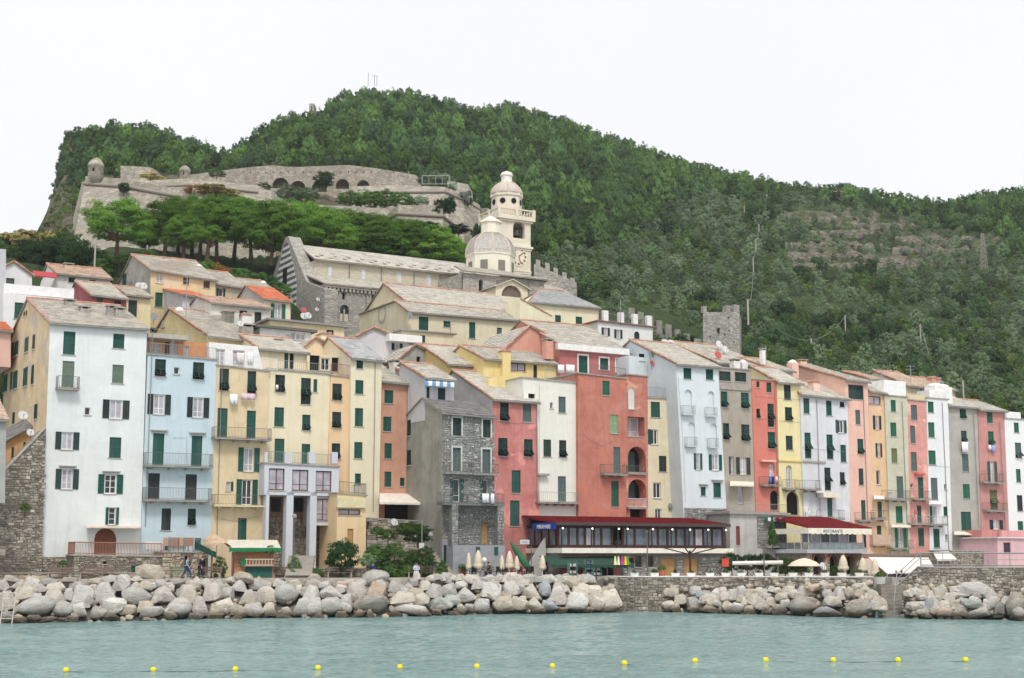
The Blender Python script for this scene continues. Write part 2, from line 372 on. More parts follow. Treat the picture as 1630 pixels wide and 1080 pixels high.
class House:
 """a building whose front stands on the plane `off` behind the row line; poly = front outline in photograph pixels (bl, br, tr[, apex], tl)"""
 def __init__(s,name,label,poly,off=0.0,depth=9.0,wall=None,cat='house',roof=None,wins=(),skew=0.0,side=None,zb=None,base_extra=0.0,
    slate=SLATE,facing=None,gutter=True,over=.35,coppo=True,hole_depth=.24,group=None,fsize=(.34,.19),noroof=False):
  s.off=off
  pts=[uz(x,y,off) for x,y in poly]
  s.u0,s.z0=pts[0][0],min(p[1] for p in pts[:2])-base_extra
  s.root=thing(name,label,cat,uwz(s.u0,off,s.z0),TH,group)
  s.root.rotation_euler=(0,0,TH)
  s.fp=[(u-s.u0,z-s.z0) for u,z in pts]
  s.fp[0]=(s.fp[0][0],0);s.fp[1]=(s.fp[1][0],0)
  s.depth,s.skew,s.wall=depth,skew,wall
  s.wins=[];holes=[]
  s.holes_rect=[]
  for wn in wins:
   x0,x1,y0,y1,typ=wn[:5];c=wn[5] if len(wn)>5 else 'g'
   ua,ub=s.loc(x0,(y0+y1)/2)[0],s.loc(x1,(y0+y1)/2)[0]
   za,zb_=s.loc((x0+x1)/2,y1)[1],s.loc((x0+x1)/2,y0)[1]
   arch='a' in typ
   if arch:
    rr=(ub-ua)/2;n=8;rise=min(rr,(zb_-za)*.6)
    h=[(ua,za),(ub,za)]+[(ua+rr+rr*math.cos(math.pi*k/n),zb_-rise+rise*math.sin(math.pi*k/n)) for k in range(n+1)]
   else:h=[(ua,za),(ub,za),(ub,zb_),(ua,zb_)]
   ok=all(inpoly(x,z,s.fp) for x,z in h)
   s.wins.append((ua,ub,za,zb_,typ,c,ok))
   if ok:holes.append(h);s.holes_rect.append((ua,ub,za,zb_))
  mb=MB();fn=lambda x,z,w_:(x,w_,z)
  s.hd=hole_depth
  holed(mb,s.fp,holes,fn,0,hole_depth)
  # sides and back
  nf=len(s.fp);bl,br=s.fp[0],s.fp[1];tr,tl=s.fp[2],s.fp[-1];sk=skew
  s.tl,s.tr=tl,tr
  ridge=None;D=depth;kind=roof[0] if roof else 'flat'
  if kind=='gable':# ridge along the row; roof = ('gable', run, ridge_py[, back_drop])
   run=roof[1];xm=sum(p[0] for p in poly[2:])/(len(poly)-2)
   _,zr=uz(xm,roof[2],off+run);zr-=s.z0
   drop=roof[3] if len(roof)>3 else (zr-(tl[1]+tr[1])/2)*max(0,(D-run))/run
   zbk=zr-drop
   hL,hR=(roof[4],roof[5]) if len(roof)>5 else (0,0)
   L=[(bl[0],0,0),(tl[0],0,tl[1]),(tl[0]+sk*run+hL,run,zr),(tl[0]+sk*D+hL,D,zbk),(bl[0]+sk*D,D,0)]
   Rr=[(br[0],0,0),(tr[0],0,tr[1]),(tr[0]+sk*run+hR,run,zr),(tr[0]+sk*D+hR,D,zbk),(br[0]+sk*D,D,0)]
  else:
   zt=tl[1],tr[1]
   L=[(bl[0],0,0),(tl[0],0,zt[0]),(tl[0]+sk*D,D,zt[0]),(bl[0]+sk*D,D,0)]
   Rr=[(br[0],0,0),(tr[0],0,zt[1]),(tr[0]+sk*D,D,zt[1]),(br[0]+sk*D,D,0)]
  s.L,s.Rr=L,Rr
  n=len(L);m=1 if side else 0
  mb.add(L,[tuple(range(n))],m);mb.add(Rr,[tuple(range(n))[::-1]],m)
  mb.add([L[-2],Rr[-2],Rr[-1],L[-1]],[(0,1,2,3)],m)
  if kind=='flat':mb.add([L[1],Rr[1],Rr[2],L[2]],[(0,1,2,3)])
  s.wallo=mb.build('wall',[wall,side] if side else wall,s.root)
  if facing is not None:
   hr=s.holes_rect
   stone_facing('stone_facing',facing,s.root,lambda x,z,o:(x,-o-.003,z),min(p[0] for p in s.fp),max(p[0] for p in s.fp),0.02,max(p[1] for p in s.fp),
      lambda x,z:inpoly(x,z,s.fp),size=fsize,holes=hr)
  s.roof=None;s.gutter=gutter
  if noroof:pass
  elif kind=='gable':s.gable_roof(L,Rr,slate,over,coppo)
  elif kind=='gfront':s.front_gable(slate,over,coppo)
  elif kind=='flat' and (len(roof)<2 if roof else True):s.flat_edge()
  for wv in s.wins:s.window(*wv)
 def loc(s,px,py,w_=0.0):
  u,z=uz(px,py,s.off+w_);return u-s.u0,z-s.z0
 def flat_edge(s,t=.12,o=.12,mat=None):
  tl,tr=s.tl,s.tr;mb=MB()
  mb.hexa([(tl[0]-o,-o,tl[1]+.002),(tr[0]+o,-o,tr[1]+.002),(tr[0]+o+s.skew*s.depth,s.depth,tr[1]+.002),(tl[0]-o+s.skew*s.depth,s.depth,tl[1]+.002),
    (tl[0]-o,-o,tl[1]+t),(tr[0]+o,-o,tr[1]+t),(tr[0]+o+s.skew*s.depth,s.depth,tr[1]+t),(tl[0]-o+s.skew*s.depth,s.depth,tl[1]+t)])
  s.roof=mb.build('roof',mat or CONC,s.root)
 def gable_roof(s,L,Rr,mat,over,coppo):
  mb=MB();t=.12;sl=(L[2][2]-(L[1][2]+Rr[1][2])/2)/max(.1,L[2][1])
  def lift(p,k):return (p[0],p[1],p[2]+k)
  o=.18
  e0=(L[1][0]-o-s.skew*over,-over,L[1][2]-over*sl+.01);e1=(Rr[1][0]+o-s.skew*over,-over,Rr[1][2]-over*sl+.01)
  r0=(L[2][0]-o,L[2][1],L[2][2]+.01);r1=(Rr[2][0]+o,Rr[2][1],Rr[2][2]+.01)
  b0=(L[3][0]-o,L[3][1]+.2,L[3][2]+.01);b1=(Rr[3][0]+o,Rr[3][1]+.2,Rr[3][2]+.01)
  mb.hexa([e0,e1,r1,r0,lift(e0,t),lift(e1,t),lift(r1,t),lift(r0,t)])
  mb.hexa([r0,r1,b1,b0,lift(r0,t),lift(r1,t),lift(b1,t),lift(b0,t)])
  s.roof=mb.build('roof',plain('roof_deck',(150,138,124),.9),s.root)
  s.re,s.rr=(lift(e0,t),lift(e1,t)),(lift(r0,t),lift(r1,t))
  slates('slates',mat,s.roof,lift(e0,t),lift(e1,t),lift(r1,t),lift(r0,t))
  if coppo:
   c=MB();coppi(c,lift(e0,t+.08),lift(r0,t+.08));coppi(c,lift(r0,t+.08),lift(r1,t+.08))
   c.build('ridge_tiles',COPPO,s.roof)
  if s.gutter:
   g=MB();g.tube([(e0[0],-over-.05,e0[2]-.02),(e1[0],-over-.05,e1[2]-.02)],.075,6)
   g.build('gutter',LEAD,s.roof)
 def front_gable(s,mat,over,coppo):
  tl,ap,tr=s.fp[4],s.fp[3],s.fp[2];D,sk=s.depth,s.skew;mb=MB();t=.12;o=.25
  s.roof=None;panels=[]
  for a,b in ((tl,ap),(tr,ap)):
   d=Vector((a[0]-b[0],0,a[1]-b[1])).normalized()*.3
   e=Vector((a[0],0,a[1]))+d;r=Vector((b[0],0,b[1]+.01))
   f0=Vector((-sk*o,-o,0));f1=Vector((sk*D,D,0));up=Vector((0,0,t))
   p=[e+f0,r+f0,r+f1,e+f1]
   mb.hexa(p+[q+up for q in p]);panels.append([q+up for q in p])
  s.roof=mb.build('roof',plain('roof_deck',(150,138,124),.9),s.root)
  c=MB()
  for p in panels:
   slates('slates',mat,s.roof,p[0],p[3],p[2],p[1])
   coppi(c,p[0]+Vector((0,0,.07)),p[1]+Vector((0,0,.07)))
  if coppo:c.build('ridge_tiles',COPPO,s.roof)
 def window(s,ua,ub,za,zb,typ,c,ok,parent=None,y0=0.0):
  W,H=ub-ua,zb-za;yb=s.hd if ok else .04
  door=H>2.05 and typ[0] in 'cfo'
  nm='balcony_door' if door else 'window'
  fr=MB();arch='a' in typ;t0=typ[0]
  rr=W/2
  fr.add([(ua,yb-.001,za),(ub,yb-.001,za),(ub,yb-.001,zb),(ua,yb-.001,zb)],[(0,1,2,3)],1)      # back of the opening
  sw=.1 if not door else .05
  fr.box(ua-sw,ub+sw,-.07,.03,za-.07,za-.004)
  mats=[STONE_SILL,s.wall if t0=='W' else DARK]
  if t0 in 'cf':
   fr.box(ua+.002,ua+.035,.06,.14,za+.002,zb-.002,2);fr.box(ub-.035,ub-.002,.06,.14,za+.002,zb-.002,2);mats.append(SHUT[c])
  if t0 in 'og':
   y=yb-.075;b_=min(.09,W*.12);mi=2;mats.append(FRAMEB if c=='r' and t0=='g' else WHITE)
   for q in ((ua+.003,ua+b_,za+.003,zb-.003),(ub-b_,ub-.003,za+.003,zb-.003),(ua+b_,ub-b_,za+.003,za+b_),(ua+b_,ub-b_,zb-b_,zb-.003)):
    fr.box(q[0],q[1],y-.03,y+.03,q[2],q[3],mi)
   if W>.7:
    m_=(ua+ub)/2;fr.box(m_-.04,m_+.04,y-.034,y+.034,za+b_,zb-b_,mi)
   if 'x' in typ:
    for k in (1/3,2/3):fr.box(ua+b_,ub-b_,y-.02,y+.02,za+H*k-.02,za+H*k+.02,mi)
   elif H>1.7:fr.box(ua+b_,ub-b_,y-.02,y+.02,za+H*.3-.025,za+H*.3+.025,mi)
  win=fr.build(nm,mats,parent or s.root)
  if y0:win.location.y=y0
  if t0 in 'og':
   y=yb-.07
   pm=MB();pm.box(ua+.06,ub-.06,y-.012,y+.012,za+.06,zb-.06)
   pm.build('pane',{'D':PANE_D,'B':PANE_B}.get(typ[-1],PANE_L),win)
  sm=lambda cc:shutter_mesh(SHUT[cc])
  if t0=='c' and c in 'rtb' and not 's' in typ:
   n_=2 if W>.95 else 1
   for i in range(n_):
    link('door_leaf',door_mesh(SHUT[c]),win,(ua+.035+i*(W-.07)/n_,.12,za+.01),0,((W-.07)/n_-.01,1,H-.02))
  elif t0=='c':
   n_=1 if W<.62 else (4 if W>2.2 else 2)
   for i in range(n_):
    link('shutter',sm(c),win,(ua+.035+i*(W-.07)/n_+.005,.1,za+.01),0,((W-.07)/n_-.01,1,H-.02))
  elif t0=='f':# upper halves shut, lower flaps pushed out
   n_=1 if W<.62 else 2;fh=H*(.4 if H<2.2 else .3);zt=zb if H<2.2 else zb
   low=za if H<2.2 else za+H*.3
   for i in range(n_):
    x=ua+.035+i*(W-.07)/n_+.005;ww=(W-.07)/n_-.01
    link('shutter',sm(c),win,(x,.09,low+fh),0,(ww,1,zb-low-fh-.01))
    if low>za:link('shutter',sm(c),win,(x,.09,za+.01),0,(ww,1,low-za-.02))
    fl=link('shutter_flap',sm(c),win,(x,.03,low+fh),None,(ww,1,fh))
    fl.rotation_euler=(math.pi-math.radians(38+R.uniform(-8,8)),0,0)
  elif t0=='o':# shutters folded back against the wall
   ww=W*.52 if 'n' not in typ else W*.4
   if 'R' not in typ:link('shutter',sm(c),win,(ua-ww-.03,-.035,za),R.uniform(-.03,.06),(ww,1,H))
   if 'L' not in typ:link('shutter',sm(c),win,(ub+.03,-.035,za),R.uniform(-.06,.03),(ww,1,H))
  if 'h' in typ:
   hd=MB();hd.box(ua-.25,ub+.25,-.28,.03,zb+.2,zb+.28);hd.box(ua-.12,ub+.12,-.14,-.003,zb+.1,zb+.2);hd.build('hood',STONE_SILL,win)
  return win
 def balcony(s,x0,x1,ys,yr,proj=.9,slab=.13,mat=None,railmat=None,brackets=2,solid=False,gap=.13):
  xm=(x0+x1)/2
  # the slab stands `proj` out: measure on its outer edge
  u0,z=s.loc(x0,ys,-proj);u1,_=s.loc(x1,ys,-proj);_,zr=s.loc(xm,yr,-proj)
  z=s.loc(xm,ys,-proj)[1]
  b=MB();b.box(u0,u1,-proj,-.004,z-slab,z);b.box(u0-.03,u1+.03,-proj-.03,-.004,z+.002,z+.04)
  for k in range(brackets):
   x=u0+(u1-u0)*(k+.5)/brackets;b.box(x-.06,x+.06,-proj*.7,-.006,z-slab-.17,z-slab-.002)
  bo=b.build('balcony',mat or CONC,s.root)
  r=MB()
  e=.04
  pts=[(u0+e,-.02,z+.042),(u0+e,-proj+e,z+.042),(u1-e,-proj+e,z+.042),(u1-e,-.02,z+.042)]
  if solid:
   for p,q in zip(pts,pts[1:]):
    p,q=Vector(p),Vector(q)
    if (q-p).x**2>(q-p).y**2:r.box(p.x-.05,q.x+.05,p.y-.05,p.y+.05,p.z,p.z+max(.5,zr-z))
    else:r.box(p.x-.048,p.x+.048,min(p.y,q.y),max(p.y,q.y)-.05,p.z,p.z+max(.5,zr-z)-.004)
  else:baluster_rail(r,pts,max(.6,zr-z-.042),gap)
  r.build('railing',railmat or IRON,bo)
  return bo
 def rail(s,pts,h,mat=None,gap=.13,r=.012):
  """railing on local points"""
  m=MB();baluster_rail(m,pts,h,gap,r);return m.build('railing',mat or IRON,s.root)
 def flank(s,x0,x1,y0,y1,c='g',bar=.06):
  """closed shutter on the left side wall"""
  o=s.root.location;nrm=(IN+EU*s.skew).cross(Vector((0,0,1)));base=uwz(s.u0+(s.fp[0][0]+s.tl[0])/2,s.off,0)
  def hit(px,py):
   d=ray(px,py);p0=Vector((0,0,CAMZ));t=(base-p0).dot(nrm)/d.dot(nrm);p=p0+d*t
   return (p-A0).dot(IN)-s.off,p.z-s.z0
  ym=(y0+y1)/2;wa,_=hit(x1,ym);wb,_=hit(x0,ym);_,za=hit((x0+x1)/2,y1);_,zb=hit((x0+x1)/2,y0)
  xx=lambda w_,z:(s.fp[0][0]+(s.tl[0]-s.fp[0][0])*min(1,z/max(.1,s.tl[1])))+s.skew*w_
  x=xx(wa,(za+zb)/2)-.05
  f=MB();f.box(x-.05,x+.04,wa-.08,wb+.08,za-.1,za-.004)
  win=f.build('window',STONE_SILL,s.root)
  if c=='d':
   d=MB();d.box(x,x+.04,wa,wb,za,zb);d.build('pane',PANE_D,win)
  else:
   n_=2 if wb-wa>.9 else 1
   for i in range(n_):
    sh=link('shutter',shutter_mesh(SHUT[c]),win,(x,wa+i*(wb-wa)/n_,za),math.pi/2,((wb-wa)/n_-.01,1,zb-za))
  return win
 def chimney(s,px,ptop,pbot,w_,wd=.7,mat=None,cap='slab',label=None):
  x,z0=s.loc(px,pbot,w_);_,z1=s.loc(px,ptop,w_)
  b=MB();b.box(x-wd/2,x+wd/2,w_-wd/2,w_+wd/2,z0-.8,z1-.25)
  o=b.build('chimney',mat or plain('chimney_render',(214,208,198),.9),s.roof or s.root)
  c=MB()
  if cap=='slab':
   for i in (-1,1):
    c.box(x+i*wd*.38-.06,x+i*wd*.38+.06,w_-wd/2,w_+wd/2,z1-.248,z1-.1)
   c.box(x-wd*.65,x+wd*.65,w_-wd*.65,w_+wd*.65,z1-.098,z1)
  elif cap=='tile':
   for i in (-1,1):
    c.tube([(x+i*wd*.25,w_-wd*.6,z1-.12),(x+i*wd*.25,w_+wd*.6,z1-.12)],.16,6)
   c.box(x-wd*.6,x+wd*.6,w_-wd*.6,w_+wd*.6,z1-.248,z1-.19)
  elif cap=='dome':
   c.lathe([(wd*.55,z1-.249),(wd*.5,z1-.1),(wd*.35,z1+.05),(.06,z1+.15)],10,(x,w_,0))
  c.build('chimney_cap',COPPO if cap=='tile' else (WHITE if cap=='dome' else CONC),o)
  return o
 def pipe(s,px,y0,y1,mat=None):
  x,z0=s.loc(px,y1);_,z1=s.loc(px,y0)
  b=MB();b.tube([(x,-.07,z0),(x,-.07,z1)],.035,6);return b.build('downpipe',mat or LEAD,s.root)
 def wire(s,pts,mat=None,r=.014):
  m=MB();m.tube([(lambda p:(p[0],-.05,p[1]))(s.loc(*p)) for p in pts],r,4);return m.build('cable',mat or IRON_L,s.root)
 def slab(s,x0,x1,y0,y1,wa,wb,mat,name='ledge'):
  ua,za=s.loc(x0,y1,wa);ub,_=s.loc(x1,y1,wa);_,zb=s.loc((x0+x1)/2,y0,wa)
  b=MB();b.box(ua,ub,wa,wb,za,zb);return b.build(name,mat,s.root)
 def awning(s,x0,x1,y0,y1,proj,mat,val=.25,name='awning',stripes=None):
  """sloping cloth: top edge on the wall at y0, lower edge out at proj at y1"""
  ua,za=s.loc(x0,y0);ub,_=s.loc(x1,y0);va,zl=s.loc(x0,y1,-proj);vb,_=s.loc(x1,y1,-proj)
  b=MB();n=max(2,int((ub-ua)/.35));mats=mat if isinstance(mat,(list,tuple)) else [mat]
  for i in range(n):
   a,c=i/n,(i+1)/n;mi=(i % 2) if len(mats)>1 else 0
   l=lambda p,q,t:p+(q-p)*t
   t0,t1=(l(ua,ub,a),-.01,za),(l(ua,ub,c),-.01,za);e0,e1=(l(va,vb,a),-proj,zl+val),(l(va,vb,c),-proj,zl+val)
   dn=lambda p,k=.03:(p[0],p[1],p[2]-k)
   b.hexa([dn(e0),dn(e1),dn(t1),dn(t0),e0,e1,t1,t0],mi)
   b.hexa([(e0[0],-proj-.01,zl+(.05 if i % 2 else 0)),(e1[0],-proj-.01,zl+(.05 if i % 2 else 0)),(e1[0],-proj+.01,zl),(e0[0],-proj+.01,zl),
     (e0[0],-proj-.01,zl+val),(e1[0],-proj-.01,zl+val),(e1[0],-proj+.01,zl+val-.04),(e0[0],-proj+.01,zl+val-.04)],mi)
  return b.build(name,mats,s.root)
def dish(px,py,Y,r=.4,label='',mat=None,facing=(.5,-.8,.35)):
 """satellite dish: shell, feed arm, bracket"""
 f=Vector(facing).normalized();p=P(px,py,Y)
 r*=.78
 root=thing('satellite_dish',label,'satellite dish',p,0,'satellite dishes on the roofs')
 q=f.to_track_quat('Z','Y')
 b=MB();prof=[(r*k/5,.28*r*(k/5)**2) for k in range(1,6)];b.lathe(prof+[(r*.98,.28*r-.02)] ,14)
 d=b.build('shell',mat or plain('dish_white',(204,204,202),.6),root);d.rotation_euler=q.to_euler()
 a=MB();a.tube([(0,-r,.1*r),(0,-r*.15,r*.95)],.02,5);a.box(-.05,.05,-.2*r-.05,-.2*r+.05,r*.9,r*1.05)
 o=a.build('feed_arm',IRON_L,root);o.rotation_euler=q.to_euler()
 m=MB();m.tube([(0,0,-r*1.7),(0,0,-.02)],.035,6);m.build('mast',IRON_L,root,loc=-f*.12)
 return root
# ------------------------------------------------------------------ terrain, water, quay
RIDGE=[(-250,385),(0,372),(62,369),(68,362),(75,335),(85,303),(92,266),(98,232),(104,214),(120,214),(160,206),(180,202),(240,205),(290,224),(340,240),(365,246),(385,234),(410,212),(440,194),
  (490,186),(512,182),(525,162),(560,152),(600,150),(650,154),(700,163),(750,178),(780,176),(800,170),(850,183),(900,199),(940,214),(1000,232),(1060,254),(1100,267),(1150,277),
  (1200,288),(1250,298),(1300,303),(1350,306),(1400,314),(1440,319),(1475,326),(1500,326),(1540,318),(1580,314),(1630,308),(1800,300),(2100,330)]
RIDGEY=[(-250,215),(0,210),(62,215),(70,290),(85,315),(104,330),(240,370),(365,390),(560,440),(815,490),(1000,470),(1200,440),(1630,430),(2100,430)]
def lowpy(px):return interp(px,[(-250,500),(0,470),(150,455),(450,430),(700,440),(850,480),(900,500),(1000,560),(1100,585),(1250,590),(1450,600),(1630,650),(2100,700)])
def profile(px):
 f=fY(px);r,ry=interp(px,RIDGE),interp(px,RIDGEY)
 if px<66:return [(905,f+4),(560,f+28),(430,f+62),(395,f+80),(r,ry)]
 if px<128:
  k=(px-66)/62
  return [(905,f+4),(560,f+28),(440,f+58),(405,f+76),(368-8*k,235),(r,ry)]
 if px<760:
  pine=interp(px,[(128,403),(300,412),(460,425),(760,440)])
  return [(905,f+4),(620,f+26),(560,f+52),(interp(px,[(128,455),(460,466),(760,490)]),f+62),(pine,200),(pine-8,213),(pine-16,233),(interp(px,[(128,345),(430,340),(760,400)]),241),
    (interp(px,[(128,300),(430,310),(700,322),(760,345)]),254),(interp(px,[(128,297),(430,306),(700,318),(760,342)]),269),(interp(px,[(128,287),(300,285),(430,278),(560,276),(660,289),(760,330)]),282),(r,ry)]
 if px<860:return [(905,f+4),(600,f+24),(560,f+52),(480,f+70),(400,f+95),(330,f+135),(r,ry)]
 return [(905,f+4),(640,f+20),(interp(px,[(860,480),(950,500),(1100,570),(1630,640)]),f+interp(px,[(860,68),(950,54),(1100,42),(1630,40)])),(r,ry)]
def prof_at(px,t):
 """t in 0..1 up the visible slope, by pixel row"""
 pr=profile(px);y=pr[0][0]+(pr[-1][0]-pr[0][0])*t
 return y,prof_Y(pr,y)
def prof_Y(pr,y):
 for (a,b),(c,d) in zip(pr,pr[1:]):
  if y>=c:return b+(d-b)*(a-y)/max(1e-6,a-c)
 return pr[-1][1]
def ground(px,py):
 return P(px,py,prof_Y(profile(px),py))
cols=[]
x=-250
while x<2100:
 cols.append(x);x+=3 if 60<=x<130 else 14
NT=90
V,F,RK=[],[],[]
def rockmask(px,py):
 k=0
 if 64<px<128 and py<372:k=max(k,.62-max(0,(px-100))/40+.5*noise.noise(Vector((px*.07,py*.04,1))))
 n_=.55*noise.noise(Vector((px*.02,py*.05,2)))+.3*noise.noise(Vector((px*.06,py*.16,5)))
 k=max(k,.9-math.hypot((px-1405)/195,(py-394)/48)+n_)
 k=max(k,.76-math.hypot((px-1340)/130,(py-348)/30)+n_)
 k=max(k,1.2-math.hypot((px-430)/18,(py-238)/16))
 if 128<px<760 and interp(px,[(128,280),(430,270),(600,275),(760,320)])<py<350:k=max(k,.22)
 return max(0,min(1,k*2.2))
for i,px in enumerate(cols):
 pr=profile(px)
 for j in range(NT+1):
  y=pr[0][0]+(pr[-1][0]-pr[0][0])*j/NT;p=P(px,y,prof_Y(pr,y))
  if j>30:
   n_=noise.fractal(p*.03,.9,2.0,4)*2.2*min(1,(j-30)/20)*(1 if j<NT-6 else .4)
   if rockmask(px,y)>.2:n_+=noise.fractal(p*.18,.8,2.0,4)*1.0+(math.floor(p.z/3.2)*3.2-p.z+1.6)*.5*(1 if px>1000 else .2)
   p=p+Vector((0,0,n_))
  V.append(p);RK.append(rockmask(px,y))
 rid=V[-1];back=[(18,6),(60,30),(180,110),(500,190)]
 for dy,dz in back:
  d=Vector((rid.x,rid.y,0)).normalized();q=Vector((rid.x,rid.y,0))+d*dy;V.append(Vector((q.x,q.y,max(-2,rid.z-dz))));RK.append(.0)
M=NT+1+4
for i in range(len(cols)-1):
 for j in range(M-1):F.append((i*M+j,(i+1)*M+j,(i+1)*M+j+1,i*M+j+1))
me=bpy.data.meshes.new('hillside');me.from_pydata(V,[],F);me.polygons.foreach_set('use_smooth',[True]*len(F))
at_=me.attributes.new('rock','FLOAT','POINT');at_.data.foreach_set('value',RK)
m,t,b=newmat('hillside')
f1=nz(t,.25,6,.65);f2=nz(t,1.6,5,.7)
grd=mixc(t,ramp(t,f1,[(.35,0),(.65,1)]),lin((50,62,40)),lin((70,84,52)))
st=nz(t,.8,8,.72,stretch=(1,1,3.2),dist=.6)
rockc=ramp(t,st,[(.3,lin((68,64,56))),(.45,lin((98,93,82))),(.6,lin((124,117,104))),(.72,lin((104,92,74)))])
rockc=mixc(t,ramp(t,f1,[(.48,0),(.6,.85)]),rockc,lin((84,88,58)))
an=N(t,'ShaderNodeAttribute',attribute_name='rock')
mm=N(t,'ShaderNodeMath',operation='MULTIPLY_ADD');t.links.new(f2,mm.inputs[0]);mm.inputs[1].default_value=.8;t.links.new(an.outputs['Fac'],mm.inputs[2])
col=mixc(t,ramp(t,mm.outputs[0],[(.72,0),(.86,1)]),grd,rockc)
t.links.new(col,b.inputs['Base Color']);b.inputs['Roughness'].default_value=.98;b.inputs['Specular IOR Level'].default_value=.05
bump(t,b,st,.8,.5);me.materials.append(m)
link('hillside',me)['kind']='structure'
# dry stone walls of the bare terraces
DRY=masonry('dry_stone',(104,99,90),(152,146,132),(80,76,68),.9,(1,1,2.4))
TERR=[(1300,1400,352,'uppermost short'),(1345,1470,362,'second'),(1290,1395,374,'third, left'),(1425,1560,383,'third, right'),(1250,1410,394,'long fourth, left'),(1420,1575,402,'long fourth, right'),(1238,1390,411,'fifth, left'),(1400,1540,418,'fifth, right'),(1262,1500,427,'lowest long')]
for a,c,py,nm in TERR:
 xs_=list(range(a,c+1,6));y_=[py+3.5*noise.noise(Vector((x*.03,py,0))) for x in xs_];hh=[1.3+1.2*noise.noise(Vector((x*.16,py*1.3,4))) for x in xs_]
 B=[P(x,y,prof_Y(profile(x),y)-1.2) for x,y in zip(xs_,y_)];o=B[0].copy();t_=thing('dry_stone_wall',nm+' dry stone wall across the bare hillside terraces','stone wall',o);m=MB();n=len(B)
 up=lambda v,k:Vector((v.x,v.y+(.3 if k else 0),v.z+k))
 F_=[b_-o-Vector((0,0,1)) for b_ in B];T_=[up(b_-o,max(.15,h)) for b_,h in zip(B,hh)];K_=[Vector((v.x,v.y+1.6,v.z)) for v in T_]
 m.add(F_+T_+K_,[(i,i+1,n+i+1,n+i) for i in range(n-1)]+[(n+i,n+i+1,2*n+i+1,2*n+i) for i in range(n-1)]);m.build('wall_face',DRY,t_)
# water
WY=[(-300,992),(0,991),(110,989),(300,985),(420,982),(600,981),(740,977),(830,976),(1000,973),(1060,973),(1220,977),(1330,981),(1420,983),(1600,985),(1700,990),(1900,992)]
def shoreY(px):return CAMZ*FPX/(interp(px,WY)-HORIZON)*1.004
ys=list(np.geomspace(4,46,60))+list(np.arange(46.3,132,.27))+[140,200,400,1000]
V,F=[],[];nx=300
nv=lambda x,y,z:noise.noise(Vector((x,y,z)))
for j,Y in enumerate(ys):
 for i in range(nx+1):
  X=(i/nx-.5)*(Y*.8+16) if Y<139 else (i/nx-.5)*(Y*2.2)
  z=0
  if 40<Y<139:z=nv(X*.42+Y*.1,Y*.75,0)*.04+nv(X*1.3-Y*.3,Y*2.2,3)*.045+nv(X*.1,Y*.18,7)*.03
  V.append((X,Y,z))
for j in range(len(ys)-1):
 for i in range(nx):a=j*(nx+1)+i;F.append((a,a+1,a+nx+2,a+nx+1))
me=bpy.data.meshes.new('sea');me.from_pydata(V,[],F);me.polygons.foreach_set('use_smooth',[True]*len(F))
m,t,b=newmat('sea_water')
r1_=nz(t,.11,4,.6,stretch=(1,1.6,1));c=mixc(t,ramp(t,r1_,[(.3,0),(.7,1)]),lin((110,146,146)),lin((138,168,165)))
t.links.new(c,b.inputs['Base Color']);b.inputs['Roughness'].default_value=.06;b.inputs['IOR'].default_value=1.333
w1=nz(t,4.2,4,.65,stretch=(.7,1.5,1),dist=.3);w2=nz(t,.7,3,.6,stretch=(.7,1.4,1),dist=.5)
ad=N(t,'ShaderNodeMath',operation='MULTIPLY_ADD');t.links.new(w2,ad.inputs[0]);ad.inputs[1].default_value=1.5;t.links.new(w1,ad.inputs[2])
bump(t,b,ad.outputs[0],1.0,.15);me.materials.append(m)
link('sea',me)['kind']='structure'
# quay floor: from the top of the rocks to the feet of the houses
ZP=3.0
def qoff(px):return interp(px,[(420,5.2),(600,4.4),(740,3.2)])
fr=[(px,shoreY(px)+qoff(px)) for px in (-300,-100,0,110,300,420,600,740,830,930)]+[(948,127.5),(1000,126.2),(1060,126),(1220,125.5),(1395,125),(1420,122),(1470,122),(1640,120),(1800,120)]
mb=MB();n=len(fr)
front=[at(px,Y,ZP) for px,Y in fr];low=[Vector((p.x,p.y,-1.5)) for p in front]
bk=[at(px,max(Y+3,fY(px)+5),ZP) for px,Y in fr]
mb.add(front+bk+low,[(i,i+1,n+i+1,n+i) for i in range(n-1)]+[(2*n+i,2*n+i+1,i+1,i) for i in range(n-1)])
mb.build('promenade',plain('quay_paving',(176,170,160),.9,var=.25,scale=1.2))['kind']='structure'
